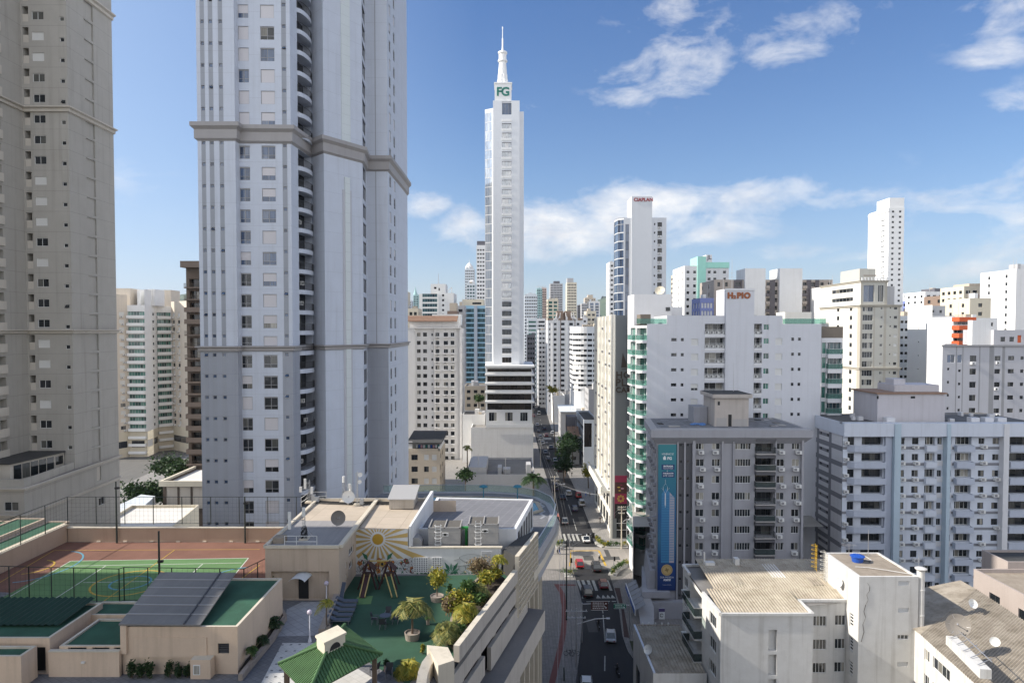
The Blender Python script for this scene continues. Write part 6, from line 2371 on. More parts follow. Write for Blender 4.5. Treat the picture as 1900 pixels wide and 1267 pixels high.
def crowned():
 Y=400
 b=Bld('apartment_block','white ribbed apartment block with a stepped brown crown and curved white fins','building',(X(1047,Y),Y,0),wallmat='far_white')
 py=640
 x0,x1=X(1016,Y,py),X(1081,Y,py)
 zt=Z(594,Y)
 c=colf(x0,Y,py)
 W=[]
 for k in range(16):
  z=zt-3.0-k*3.0
  for a,d in((1019,1021),(1027.5,1032.5),(1041,1047.5),(1056,1063),(1070,1075)):W.append(c(a,d)+(z,z+1.4,'raw:glass_dark',.3))
 b.face((x0,Y),(x1,Y),0,zt,W,bands=[c(1039.5,1041,'far_brown'),c(1066,1067.5,'far_brown')])
 b.face((x0,Y+20),(x0,Y),0,zt,rows(zt-3-45,3,16,[(2,4,'raw:glass_dark'),(8,10,'raw:glass_dark'),(14,16,'raw:glass_dark')],1.4))
 b.face((x1,Y),(x1,Y+20),0,zt)
 b.face((x1,Y+20),(x0,Y+20),0,zt)
 b.cap([(x0,Y),(x1,Y),(x1,Y+20),(x0,Y+20)],zt,'roof_grey',.4)
 m=M()
 for a in(1024.5,1033.5,1051.5):
  m.box(X(a,Y,py),X(a+2.2,Y,py),Y-.5,Y-.01,0,zt,mt['far_white'])
 m.build('pilaster',b.root)
 m=M()
 for a,d in((1016,1026),(1036,1046),(1053,1062),(1072,1081)):m.box(X(a,Y,py),X(d,Y,py),Y-.4,Y+.3,zt+.01,zt+1.2,mt['far_brown'])
 m.box(X(1034,Y),X(1046,Y),Y+4,Y+14,zt,Z(576.5,Y),mt['far_brown'])
 m.box(X(1049,Y),X(1061,Y),Y+4,Y+14,zt,Z(577,Y),mt['far_brown'])
 m.box(X(1046,Y),X(1049,Y),Y+5,Y+13,zt,Z(580,Y),mt['far_brown'])
 m.build('crown',b.root)
 m=M()
 for a,s in((1034,-1),(1040,-1),(1050,1),(1060,1),(1064,1)):
  for q in range(5):
   t0,t1=q/5,(q+1)/5
   f=lambda t:(X(a,Y)+s*3.2*t**1.6,Y+2,zt+(Z(580,Y)-zt)*(1-t)**1.7)
   p,r=f(t0),f(t1)
   m.hexa([(p[0],Y+1,zt),(r[0],Y+1,zt),(r[0],Y+3,zt),(p[0],Y+3,zt),(p[0],Y+1,p[2]+.1),(r[0],Y+1,r[2]+.1),(r[0],Y+3,r[2]+.1),(p[0],Y+3,p[2]+.1)],mt['far_white'])
 m.build('fin',b.root)
 b.finish()
crowned()
def round_block():
 Y=330
 b=Bld('apartment_block','white round fronted block wrapped in window ribbons, left of the hotel','building',(X(1080,Y),Y,0),wallmat='far_white')
 py=660
 x0,xm,x1=X(1059,Y,py),X(1083,Y,py),X(1106,Y,py)
 zt=Z(606,Y)
 r=xm-x0
 cx,cy=xm+1.5,Y+r
 pts=[(cx-r*1.05*cos(a),cy-r*sin(a))for a in(0,.22,.45,.67,.9,1.12,1.35,pi/2)]
 ys=[620.5,631,641,650.5,660,669.5,678.5,688,697,706,715,724]
 for p,q in zip(pts[:-1],pts[1:]):
  L=(Vector(q)-Vector(p)).length
  b.face(p,q,0,zt,[(.02,L-.02,Z(y+2,Y),Z(y-2.3,Y),'raw:'+R.choice(('glass_dark','glass','shutter_white')),.25)for y in ys])
 L=x1-cx
 b.face(pts[-1],(x1,Y),0,zt,[(u0,u1,Z(y+2.2,Y),Z(y-2.2,Y),'raw:glass_dark',.3)for y in ys for u0,u1 in((.4,2.6),(3.1,5.6))],mat='far_pale')
 b.face((x1,Y),(x1,Y+20),0,zt)
 b.face((x1,Y+20),(pts[0][0],Y+20),0,zt)
 b.face((pts[0][0],Y+20),pts[0],0,zt,[(.3,(Y+20-pts[0][1])-.3,Z(y+2,Y),Z(y-2.3,Y),'raw:glass_dark',.25)for y in ys])
 b.cap(pts+[(x1,Y),(x1,Y+20),(pts[0][0],Y+20)],zt,'roof_grey',.3)
 m=M()
 for k in range(9):m.box(cx-2+k*.95,cx-1.5+k*.95,Y+1,Y+3,zt,zt+1.1,mt['far_beige'])
 m.build('roof_vent',b.root)
 b.finish()
round_block()
def portrait_block():
 Y=490
 b=far('grey block with slanted shadows and a portrait poster on its corner, right kerb',1008,1061,678,Y,24,'far_grey',8,1.9,1.2,roof=((1030,1050,661),),finish=False)
 b.finish()
 t=thing('poster','tall poster of a man in a dark suit on the corner of the grey block','poster',(X(1014,Y),Y-.3,30))
 plain('poster_pale',(.55,.56,.58),.6)
 plain('skin',(.34,.19,.13),.6)
 x0,x1=X(1009,Y,700),X(1020,Y,700)
 y=Y-.35
 w=x1-x0
 q=lambda f,p,d=0.0:(x0+w*f,y-d,Z(p,Y))
 m=M()
 m.box(x0,x1,y,y+.2,Z(712,Y),Z(678,Y),mt['poster_pale'])
 m.build('panel',t)
 m=M()
 m.face([q(.15,711,.02),q(.98,711,.02),q(.95,701,.02),q(.7,697.5,.02),q(.42,697.5,.02),q(.18,702,.02)],mt['black'])
 m.face([q(.50,698,.03),q(.63,698,.03),q(.57,705,.03)],mt['banner_white'])
 cx,cz=x0+w*.56,Z(693.5,Y)
 m.face([(cx+.68*cos(a*pi/8),y-.03,cz+1.0*sin(a*pi/8))for a in range(16)],mt['skin'])
 m.face([(cx+.74*cos(a*pi/8),y-.04,cz+.35+.85*sin(a*pi/8))for a in range(9)],mt['black'])
 m.face([(cx-.6,y-.04,cz-.4),(cx-.32,y-.04,cz-1.0),(cx+.32,y-.04,cz-1.0),(cx+.6,y-.04,cz-.4)],mt['black'])
 for k,p in enumerate((681.5,684)):m.box(x0+w*(.2+.1*k),x0+w*.9,y-.03,y-.021,Z(p+.5,Y),Z(p-.3,Y),mt['far_grey'])
 m.build('picture',t)
portrait_block()
# ---- low buildings on the right kerb
b=far('grey walled store with two small windows, behind the white pylon building',1044,1093,731,380,18,'far_grey',0,finish=False)
m=M()
for a,p in((1078,741),(1078,750),(1085,741),(1085,750)):m.box(X(a,379.9),X(a+4.5,379.9),379.9,379.99,Z(p+1.7,380),Z(p-1.7,380),mt['glass_dark'])
m.build('window',b.root)
b.finish()
far('plain grey slab building left of the hotel, beyond the white roofed hall',1092,1112,722,290,16,'far_grey',0)
b=far('white pylon fronted store with upright letters on its street side',1026,1048,734,365,16,'far_white',0,finish=False)
b.finish()
b=far('hall with a wide pale metal roof, between the pylon store and the hotel',1040,1102,764,318,18,'far_grey',0,finish=False)
m=M()
zz_=Z(764,318)
xa_,xb_=X(1039,318),X(1103,318)
m.hexa([(xa_,317,zz_),(xb_,317,zz_),(xb_,337,zz_+1),(xa_,337,zz_+1),(xa_,317,zz_+.25),(xb_,317,zz_+.25),(xb_,337,zz_+1.3),(xa_,337,zz_+1.3)],mt['far_pale'])
m.build('metal_roof',b.root)
b.finish()
b=far('small white house with a red brown lean-to roof under a dark box, right kerb',1055,1075,808,252,12,'far_white',1,1.6,1.3,finish=False)
m=M()
za_=Z(808,252)
xa_,xb_=X(1054,252),X(1075.5,252)
m.hexa([(xa_,250.6,za_),(xb_,250.6,za_),(xb_,257,za_+2.6),(xa_,257,za_+2.6),(xa_,250.6,za_+.2),(xb_,250.6,za_+.2),(xb_,257,za_+2.8),(xa_,257,za_+2.8)],mt['clay_tile'])
m.box(xa_+.1,xb_-.4,257.1,264,za_,Z(773,257),mt['far_dark'])
m.pieces('roof_house',b.root)
b.finish()
def modern_block():
 Y=245
 b=Bld('office_block','modern grey low office with long window bands and a glass front, right kerb','building',(X(1085,Y),Y,0),wallmat='far_pale')
 x0,x1=X(1083,Y,820),X(1109,Y,820)
 zt=Z(779,Y)
 ye=274
 L=ye-Y
 b.face((x0,ye),(x0,Y),0,zt,[(.6,L-1.2,z,z+2.0,'w6:frame_dark:glass_dark',.5)for z in(zt-4.6,zt-9.4,zt-14.2)])
 c=colf(x0,Y,820)
 b.face((x0,Y),(x1,Y),0,zt,[c(1084,1098)+(Z(829,Y),Z(785,Y),'w3:frame_dark:glass_bronze',.2)])
 b.face((x1,Y),(x1,ye),0,zt)
 b.face((x1,ye),(x0,ye),0,zt)
 b.cap([(x0,Y),(x1,Y),(x1,ye),(x0,ye)],zt,'roof_dark',.6)
 b.finish()
modern_block()
# ---- skyline on the right
far('thin white tower peeping out left of the dark glass edged office tower',1130.5,1140,486,430,14,'far_white',1,1.5,name='tower',cat='tower')
far('grey banded tower behind the mint green block',1256,1272,508,430,16,'far_beige',2,1.6,band=True,name='tower',cat='tower')
def mint():
 Y=300
 py=540
 x=lambda p:X(p,Y,py)
 b=Bld('apartment_block','white apartment block with a mint green shaft, right of the office tower','building',(x(1310),Y,0),wallmat='far_white')
 z1,z2,z3=Z(493,Y),Z(476,Y),Z(488,Y)
 n=16
 def grid(L,zt,cols,dz=3.4):return[(a,d,zt-dz-3*k,zt-dz+1.2-3*k,'raw:glass_dark',.25)for k in range(n)for a,d in cols]
 w1=x(1295)-x(1270)
 b.face((x(1270),322),(x(1270),Y),0,z1,grid(22,z1,[(4,5.4),(11,12.4),(17,18.4)]))
 b.face((x(1270),Y),(x(1295),Y),0,z1,grid(w1,z1,[(.9,2.1),(3.8,5.0)]))
 b.face((x(1295),Y),(x(1295),Y-.01+.02),z1,z2)if 0 else None
 b.box(x(1293.5),x(1309),Y-.4,Y+12,0,z2,mat='far_mint',parapet=.3)
 b.face((x(1309),Y),(x(1352),Y),0,z3,grid(10,z3,[(.9,2.2),(3.4,4.7),(7.6,8.9)],4.6))
 b.face((x(1352),Y),(x(1352),322),0,z3)
 b.face((x(1352),322),(x(1270),322),0,z1)
 b.cap([(x(1270),Y),(x(1293.4),Y),(x(1293.4),322),(x(1270),322)],z1,'roof_grey',.4)
 b.cap([(x(1309.1),Y),(x(1352),Y),(x(1352),322),(x(1309.1),322)],z3,'roof_grey',.4)
 m=M()
 m.box(x(1309.1),x(1352.4),Y-.35,Y-.003,z3-2.2,z3+.3,mt['far_mint'])
 m.build('roof_edge',b.root)
 m=M()
 m.box(x(1309.3),x(1320.5),Y-.2,Y+8,z3,Z(473,Y),mt['far_white'])
 bx=m.build('roof_house',b.root)
 lettering('J',2.6,mt['far_dark'],(x(1313),Y-.24,Z(478,Y)),bx,depth=.03,bold=.04)
 lettering('L',2.6,mt['far_dark'],(x(1316.7),Y-.24,Z(478,Y)),bx,depth=.03,bold=.04)
 lettering('JL',1.6,mt['far_dark'],(x(1315),Y-.24,Z(485.5,Y)),bx,depth=.03,bold=.03)if 0 else None
 b.finish()
mint()
far('small block with blue framed panels, in front of the mint green block',1299,1324,553,255,12,'far_blue',4,1.9,1.9,gl='shutter_white')
def chequered():
 Y=262
 py=550
 x=lambda p:X(p,Y,py)
 b=Bld('apartment_block','wide brown chequered apartment block with two white shafts on the skyline','building',(x(1430),Y,0),wallmat='far_brown')
 paint('chk_wall',(.40,.35,.31),.8,.06,.1)
 paint('chk_dark',(.13,.12,.13),.8,.06,.1)
 b.wm=mt['chk_wall']
 x0,x1=x(1325),x(1545)
 zt=Z(519,Y)
 c=colf(x0,Y,py)
 cols,bands=[],[]
 for a,d in((1331,1336),(1345,1350),(1364,1374),(1422,1428),(1438,1442),(1489,1496),(1505,1512),(1522,1528),(1536,1541)):cols.append(c(a,d,'raw:glass_dark',None,1.6))
 for a,d in((1361,1377),(1428,1438),(1496,1505),(1512,1520)):bands.append(c(a,d,'chk_dark'))
 wins=rows(zt-2.6-3*15,3,16,cols,1.4)
 b.face((x0,Y),(x1,Y),0,zt,wins,bands=bands,depth=.5)
 b.face((x0,Y+20),(x0,Y),0,zt,rows(zt-48,3,16,[(3,5,'raw:glass_dark'),(12,14,'raw:glass_dark')],1.4))
 b.face((x1,Y),(x1,Y+20),0,zt)
 b.face((x1,Y+20),(x0,Y+20),0,zt)
 b.cap([(x0,Y),(x1,Y),(x1,Y+20),(x0,Y+20)],zt,'roof_dark',.5)
 for a,d in((1380,1418),(1444,1486)):
  m_=Bld
  b.box(x(a),x(d)-(0 if a<1400 else 0),Y-1.2,Y+9,0,Z(498.5,Y),mat='far_white',parapet=.3)
 for k in range(16):
  z=zt-3.2-3*k
  for a,d in((1420,1427),(1488,1496),(1521,1529)):
   u=c(a,d)
   b.balcony((x0,Y),(x1,Y),u[0],u[1],z,.8,'solid',['chk_dark' if k%2 else 'chk_wall'],h=.9)
 b.finish()
chequered()
def white_tower():
 Y=400
 b=far('very tall plain white tower on the right skyline',1649,1677.5,385,Y,22,'white_clean',2,1.4,1.2,pitch=3.05,side=0,name='tower',cat='tower',lim=60,finish=False)
 zt=Z(385,Y)
 x0=X(1649,Y,425)
 W=[]
 for k in range(60):
  z=zt-6-3.05*k
  for u in(4.5,11,13.6,17):W.append((u,u+1.3,z,z+1.5,'raw:glass_dark',.3))
 b.face((x0-.05,Y+23),(x0-.05,Y-.02),0,zt-2,W)
 m=M()
 m.box(x0+.3,X(1677.5,Y,425),Y+.3,Y+14,zt-.5,Z(367,Y),mt['white_clean'])
 m.box(x0-.5,x0-.06,Y-.3,Y+22.5,zt-2.4,zt-.6,mt['white_clean'])
 m.pieces('roof_house',b.root)
 for k in range(55):
  z=zt-6.4-3.05*k
  b.balcony((x0-.05,Y+23),(x0-.05,Y),14.8,19,z,.8,'solid',['white_clean'],h=.7)
 b.finish()
white_tower()
far('white slab block with two columns of windows, left of the cream tower',1530,1566,532,250,16,'white_clean',0,side=0,finish=True)
def cream_tower():
 Y=221
 py=620
 x=lambda p:X(p,Y,py)
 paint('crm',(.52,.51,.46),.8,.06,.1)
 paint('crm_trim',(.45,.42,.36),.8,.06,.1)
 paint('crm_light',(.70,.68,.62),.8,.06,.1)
 b=Bld('apartment_tower','cream stepped apartment tower with brown corner trim and a terrace crown','tower',(x(1615),Y,0),wallmat='crm')
 x0,x1=x(1596),x(1670)
 z1=Z(566,Y)
 z0=Z(521,Y)
 pit=17.15*Y/F
 c=colf(x0,Y,py)
 zr=Z(572,Y)
 zz=[zr-pit*k for k in range(12)]
 W=[]
 for z in zz:
  W.append(c(1600,1619)+(z-1.0,z+.9,'w4:frame_white:glass',.25))
  W.append(c(1632.5,1637)+(z-.4,z+.5,W2))
  W.append(c(1650.5,1652.5)+(z-.1,z+.4,W2D))
  W.append(c(1658,1664)+(z-.4,z+.5,[(.6,SH),(.4,W2D)]))
 bd=[c(1596,1599.5,'crm_trim'),c(1620.5,1623,'crm_trim'),c(1639.5,1644,'crm_trim'),c(1666,1670,'crm_trim')]
 b.face((x0,Y),(x1,Y),0,z1,W,bands=bd)
 ye=250
 L=ye-Y
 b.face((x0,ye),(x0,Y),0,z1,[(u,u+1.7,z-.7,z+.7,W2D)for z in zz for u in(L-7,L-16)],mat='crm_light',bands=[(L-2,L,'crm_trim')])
 b.face((x1,Y),(x1,ye),0,z1)
 b.face((x1,ye),(x0,ye),0,z1)
 b.cap([(x0,Y),(x1,Y),(x1,ye),(x0,ye)],z1,'roof_pale',.3)
 xu=x(1645)
 b.face((x0,Y),(xu,Y),z1,z0,[c(1601,1621)+(z1+1,z0-1.4,'w2:frame_white:glass_sky_tint',.5),c(1628,1638)+(z1+1,z0-1.4,'w3:frame_white:glass',.2)],bands=[c(1596,1600,'crm_trim'),c(1640,1645,'crm_trim')])
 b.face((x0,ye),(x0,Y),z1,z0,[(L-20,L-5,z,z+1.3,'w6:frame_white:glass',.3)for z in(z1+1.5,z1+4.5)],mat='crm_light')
 b.face((xu,Y),(xu,Y+18),z1,z0)
 b.cap([(x0,Y),(xu,Y),(xu,ye),(x0,ye)],z0,'roof_pale',.3)
 b.box(x(1602),x(1632),Y+3,Y+16,z0,Z(497,Y),mat='crm')
 b.face((xu,Y+3),(x(1668),Y+3),z1,Z(530,Y),[(1,1.6,z1+3.5,z1+4.6,W2D)],mat='far_grey')
 b.face((x(1668),Y+3),(x(1668),Y+15),z1,Z(530,Y),mat='far_grey')
 b.cap([(xu,Y+3),(x(1668),Y+3),(x(1668),Y+15),(xu,Y+15)],Z(530,Y),'roof_grey',0)
 line=[(x0,ye),(x0,Y),(x1,Y),(x1,ye)]
 cornice(b,line,z1-.7,z1+.1,.6,'crm_trim')
 cornice(b,line,Z(687,Y),Z(682,Y),.5,'crm_trim')
 cornice(b,[(x0,ye),(x0,Y),(xu,Y),(xu,ye)],z0-.6,z0+.1,.5,'crm_trim')
 m=M()
 for k in range(9):m.box(x0+.4+k*1.0,x0+.8+k*1.0,Y+.2,Y+.5,z0+.12,z0+1.1,mt['far_white'])
 m.bar((x0+1,Y+.35,Z(511,Y)),(xu,Y+.35,Z(511,Y)),.2,.25,mt['far_brown'])
 m.build('pergola',b.root)
 b.finish()
cream_tower()
far('grey block with small windows right beside the cream tower',1668,1703,586,262,16,'far_pale',4,1.2,1.0)
def white_blank():
 Y=235
 py=620
 x=lambda p:X(p,Y,py)
 b=Bld('apartment_block','bright white slab sided block with a tall blank flank, right of the cream tower','building',(x(1728),Y,0),wallmat='far_white')
 x0,x1=x(1729),x(1790)
 z1=Z(586,Y)
 c=colf(x0,Y,py)
 W=[]
 for k in range(10):
  z=Z(597,Y)-2.55*k
  W+=[c(1731,1737)+(z-.6,z+.6,[(.5,W2),(.5,SH)]),c(1744,1746.5)+(z-.3,z+.4,W2D),c(1750,1752.5)+(z-.3,z+.4,W2D),c(1770,1774)+(z-.4,z+.5,W2D)]
 b.face((x0,Y),(x1,Y),0,z1,W)
 b.face((x0,Y+14.5),(x0,Y),0,Z(566,Y),[(6.5,7.1,Z(610+26*k,Y),Z(608+26*k,Y),'raw:glass_dark')for k in range(5)],mat='white_clean')
 b.face((x1,Y),(x1,Y+14),0,z1)
 b.face((x1,Y+14),(x0,Y+14.5),0,z1)
 b.cap([(x0,Y),(x1,Y),(x1,Y+14),(x0,Y+14)],z1,'roof_pale',.3)
 b.box(x0+.02,x(1760),Y+2,Y+14,z1,Z(567,Y),mat='far_grey',front=[(1.2,1.9,z1+1.2,z1+2,W2D),(3.7,4.6,z1+1,z1+2,W2D)])
 b.finish()
white_blank()
far('small violet blue block far off, behind the white slab sided block',1682,1718,558,430,14,'far_blue',4,2,1.6,roof=((1690,1702,551,'far_white'),))
far('white block beside the violet one, far off under the right hill',1677,1690,548,520,14,'far_white',2,2)
far('white and brown terraced block under the right hill',1716,1795,541,360,18,'far_white',7,1.8,1.3,roof=((1735,1790,535,'far_dark'),(1716,1732,543,'far_white')))
b=far('dark brown block behind the pinkish balconied one',1752,1798,548,320,16,'far_brown',4,2.2,1.6,side=2)
b=far('pinkish cream block with long balconies, near the right edge of the photo',1788,1880,531,290,16,'far_cream',7,1.9,1.4,side=4,roof=((1800,1858,526,'far_beige'),),finish=False)
for k in range(9):
 z=Z(531,290)-4.2-3.0*k
 for a,d in((1797,1824),(1852,1872)):
  b.balcony((X(1788,290),290),(X(1880,290),290),X(a,290)-X(1788,290),X(d,290)-X(1788,290),z,.9,'solid',['far_pink'],h=.9)
b.finish()
far('tall blank white slab at the right edge of the photo',1885,1960,499,262,20,'far_white',0,side=2,ww=1.2)
far('cream flat topped building above the red balconies',1799,1838,553,236,14,'far_cream',1,1.4,side=2)
far('low white building with small windows left of the red balconies',1770,1850,590,210,3,'far_white',4,1.2,1.1,tops=1.4)
def red_balconies():
 Y=180
 py=610
 x=lambda p:X(p,Y,py)
 b=Bld('apartment_block','small white block with bright orange red balcony fronts, right part of the photo','building',(x(1790),Y,0),wallmat='far_white')
 x0,x1=x(1772),x(1806)
 zt=Z(588,Y)
 c=colf(x0,Y,py)
 ys=[595,611,626,641,656]
 b.box(x0,x1,Y+.8,Y+12,0,zt,front=[(.3,4.5,Z(y+7.5,Y),Z(y+.5,Y),'w4:frame_white:glass',.4)for y in ys])
 for y in(596,611.5,626,640,655):
  b.place('balcony',balc_proto(x1-x0+.8,1.3,'solid',['far_orange'],h=1.05,slab=.1,shape='chaml'),(x0-.4,Y+.8,Z(y,Y)),0)
 b.finish()
red_balconies()
def grey_right():
 Y=160
 py=690
 x=lambda p:X(p,Y,py)
 paint('gr_wall',(.48,.48,.51),.8,.06,.12)
 paint('gr_dark',(.30,.30,.31),.8,.06,.1)
 b=Bld('apartment_block','pale grey apartment block with darker ribs, behind the long blue grey block','building',(x(1830),Y,0),wallmat='gr_wall')
 x0,x1=x(1748),x(1940)
 zt=Z(641,Y)
 c=colf(x0,Y,py)
 pit=24.4*Y/F
 W=[]
 for k in range(9):
  z=Z(665,Y)-pit*k
  if k==0:
   W+=[c(1757,1771)+(z-1.0,z+.9,'w2:frame_white:glass_sky_tint'),c(1776,1784)+(z-1.0,z+.9,'w1:frame_white:glass_sky_tint')]
  else:
   W+=[c(1757.5,1761.5)+(z+.3,z+.9,W2D),c(1778,1782.5)+(z-.1,z+.5,W2D)]
  W+=[c(1799,1811)+(z-.7,z+.7,W2D,None,('white',.35)),c(1845,1855.5)+(z-.5,z+.6,W2D,None,('split',.3)),c(1870,1881)+(z-.4,z+.6,W2D),c(1893,1899)+(z-.3,z+.5,W2D),c(1910,1920)+(z-.4,z+.6,W2D)]
 b.face((x0,Y),(x1,Y),0,zt,W,bands=[c(1773,1775,'gr_dark'),c(1785,1787,'gr_dark'),c(1816,1818.5,'gr_dark'),c(1835,1844,'gr_dark'),c(1859,1864,'gr_dark')])
 b.face((x0*1.13,Y+20),(x0,Y),0,zt,[(u,u+1,Z(665,Y)-pit*k-.5,Z(665,Y)-pit*k+.5,W2D)for k in range(9)for u in(5,14)],mat='far_white')
 b.face((x1,Y),(x1,Y+20),0,zt)
 b.face((x1,Y+20),(x0*1.13,Y+20),0,zt)
 b.cap([(x0,Y),(x1,Y),(x1,Y+20),(x0*1.13,Y+20)],zt,'roof_grey',.3)
 m=M()
 m.box(x0-.3,x1,Y-.3,Y-.01,zt-.25,zt+.15,mt['gr_dark'])
 m.build('cornice',b.root)
 b.box(x(1813),x(1848),Y+2,Y+3.6,zt,Z(594,Y),mat='far_white')
 b.box(x(1848)+.02,x(1940),Y+1,Y+12,zt,Z(612,Y),front=[(1.6,2.7,Z(634,Y),Z(625,Y),W2D),(3.7,4.8,Z(634,Y),Z(625,Y),W2D),(5.6,6.5,Z(636,Y),Z(622,Y),'niche:far_orange')])
 b.finish()
grey_right()
for k,(a,d,yt,Y,w,lab)in enumerate(((560,742,585,420,'far_beige','broad beige block hidden for the most part behind the lilac tower'),(1108,1180,600,330,'far_cream','cream block hidden behind the hotel'),(1180,1262,596,330,'far_white','low white block behind the office tower and the lettered white block'),(1545,1600,575,380,'far_grey','grey block in the gap left of the cream tower'),(1660,1740,577,420,'far_beige','beige block seen over the grey one right of the cream tower'),(1840,1960,560,330,'far_white','white block at the right edge behind the pinkish balconied one'))):
 far(lab,a,d,yt,Y,16,w,8,1.6,1.3)
# ------ podium with the leisure terrace
ZT=26.0
paint('club_wall',(.68,.53,.40),.85,.12,.22,bump=.2)
paint('beige_plaster',(.52,.42,.33),.85,.12,.25,bump=.2)
paint('concrete',(.46,.42,.37),.85,.14,.22,scale=.7,vlines=(0,.55,.03,.25),bump=.3)
paint('concrete_pale',(.62,.56,.46),.85,.12,.22,scale=.7,bump=.3)
paint('grey_deck',(.36,.36,.38),.7,.08,.06)
paint('turf',(.034,.095,.058),.9,.3,0,scale=.35)
paint('green_roof',(.035,.115,.072),.85,.4,0,scale=.5)
paint('court_green',(.12,.235,.09),.8,.25,0,scale=.3)
paint('court_red',(.215,.105,.075),.85,.3,0,scale=.3)
paint('line_white',(.62,.62,.58),.8,.2,0,scale=2)
paint('line_yellow',(.55,.36,.06),.8,.2,0,scale=2)
paint('line_blue',(.12,.32,.42),.8,.2,0,scale=2)
tiles('tile_grey',(.20,.20,.21),(.16,.16,.17),.38,.6,.03,(.10,.10,.10))
tiles('tile_light',(.42,.42,.43),(.36,.36,.38),.62,.8,.04,(.22,.22,.22))
tiles('tile_white',(.60,.59,.57),(.56,.55,.53),.5,.75,.03,(.42,.42,.41))
tiles('roof_tile_shaded',(.19,.19,.205),(.17,.17,.185),.95,.27,.03,(.36,.35,.35))  # pale hall tiles greyed to stand in for the shade on them
def podium():
 b=Bld('podium','big concrete podium with street bands carrying the leisure terrace and pool deck','building',(-20,60,0),wallmat='concrete')
 fac=[(-5.6,43.5),(-4.3,48.7),(-.05,64.0),(3.0,75.0),(5.1,84.0),(5.7,89.0),(5.3,93.5),(3.6,97.2),(.6,99.6),(-3.5,100.6),(-19,100.4)]
 m=M()
 m.face([(p[0],p[1],ZT-.01)for p in([(-62,43.5)]+fac+[(-21,93),(-21,77.1),(-62,77.1)])],mt['tile_grey'])
 m.build('deck',b.root)
 def strip(L,o0,o1,z0,z1,mat,name,top=None):
  """solid band that follows the street front, o0..o1 metres out"""
  A,B=offset_line(L,o0),offset_line(L,o1)
  m=M()
  for k in range(len(L)-1):
   a,c,d,e=A[k],A[k+1],B[k],B[k+1]
   m.face([(d.x,d.y,z0),(e.x,e.y,z0),(e.x,e.y,z1),(d.x,d.y,z1)],mt[mat])
   m.face([(d.x,d.y,z1),(e.x,e.y,z1),(c.x,c.y,z1),(a.x,a.y,z1)],mt[top or mat])
   m.face([(a.x,a.y,z1),(c.x,c.y,z1),(c.x,c.y,z0),(a.x,a.y,z0)],mt[mat])
   m.face([(a.x,a.y,z0),(c.x,c.y,z0),(e.x,e.y,z0),(d.x,d.y,z0)],mt[mat])
  for k in(0,len(L)-1):
   a,d=A[k],B[k]
   q=[(a.x,a.y,z0),(d.x,d.y,z0),(d.x,d.y,z1),(a.x,a.y,z1)]
   m.face(q if k==0 else q[::-1],mt[mat])
  return m.build(name,b.root)
 def cut(y0,y1):
  out=[]
  for p,q in zip(fac[:-1],fac[1:]):
   if q[1]<=y0 or p[1]>=y1 or q[1]<p[1]:continue
   for t in((max(y0,p[1])-p[1])/(q[1]-p[1]),(min(y1,q[1])-p[1])/(q[1]-p[1])):
    r=(p[0]+(q[0]-p[0])*t,p[1]+(q[1]-p[1])*t)
    if not out or(Vector(r)-Vector(out[-1])).length>.01:out.append(r)
  return out
 strip(cut(48.9,64.6),0,.45,25.95,27.15,'concrete','parapet','concrete_pale')
 strip(cut(43.5,65.5),.02,.30,24.0,25.35,'concrete','spandrel')
 strip(cut(56.5,68.5),.05,.40,21.5,23.45,'concrete','spandrel')
 strip(cut(43.5,55.0),.05,.36,21.9,23.45,'concrete','spandrel')
 strip(cut(52.0,69.8),-.2,1.9,19.2,21.3,'concrete','spandrel','roof_grey')
 strip(cut(43.5,69.0),-.9,-.6,0,25.9,'glass_dark','glazing')
 strip(cut(69.0,89.0)+fac[5:10],-2.6,-2.3,0,24,'glass_bronze','glazing')
 m=M()
 for y in(46.5,50.4,54.4,58.4,62.4,66.4):
  p=cut(y,y+.7)
  a,d=offset_line(p,-.55),offset_line(p,.0)
  m.hexa([(a[0].x,a[0].y,0),(d[0].x,d[0].y,0),(d[1].x,d[1].y,0),(a[1].x,a[1].y,0),(a[0].x,a[0].y,24),(d[0].x,d[0].y,24),(d[1].x,d[1].y,24),(a[1].x,a[1].y,24)],mt['concrete'])
 for y in(70,72.6,75.2,77.8,80.4,83,85.6,88.2):
  p=cut(y,min(y+.35,88.9))
  a,d=offset_line(p,-2.4),offset_line(p,-1.7)
  m.hexa([(a[0].x,a[0].y,0),(d[0].x,d[0].y,0),(d[1].x,d[1].y,0),(a[1].x,a[1].y,0),(a[0].x,a[0].y,24),(d[0].x,d[0].y,24),(d[1].x,d[1].y,24),(a[1].x,a[1].y,24)],mt['concrete_pale'])
 o=m.build('column',b.root)
 far_=cut(70.5,89.0)+fac[6:]
 strip(far_,-.7,.25,24.9,26.05,'grey_deck','deck_edge')
 strip(far_,-.3,.55,23.9,24.75,'concrete_pale','deck_edge')
 strip(far_[:-2],-1.4,.1,22.3,23.6,'grey_deck','deck_edge')
 strip(far_,.0,.06,26.06,27.05,'rail_clear','railing')
 strip(far_,-.02,.08,27.051,27.11,'metal','handrail')
 m=M()
 L=cut(64.7,72.4)
 A=offset_line(L,.35)
 tot=[0]
 for p,q in zip(A[:-1],A[1:]):tot.append(tot[-1]+(q-p).length)
 def on(s):
  for k in range(len(A)-1):
   if s<=tot[k+1]+1e-6:return A[k].lerp(A[k+1],(s-tot[k])/(tot[k+1]-tot[k]))
  return A[-1]
 nx=13
 for k in range(nx+1):
  p=on(tot[-1]*k/nx)
  m.bar((p.x,p.y,22.8-.3*(k<6)+.0),(p.x,p.y,28.4),.4,.1,mt['concrete_pale'])
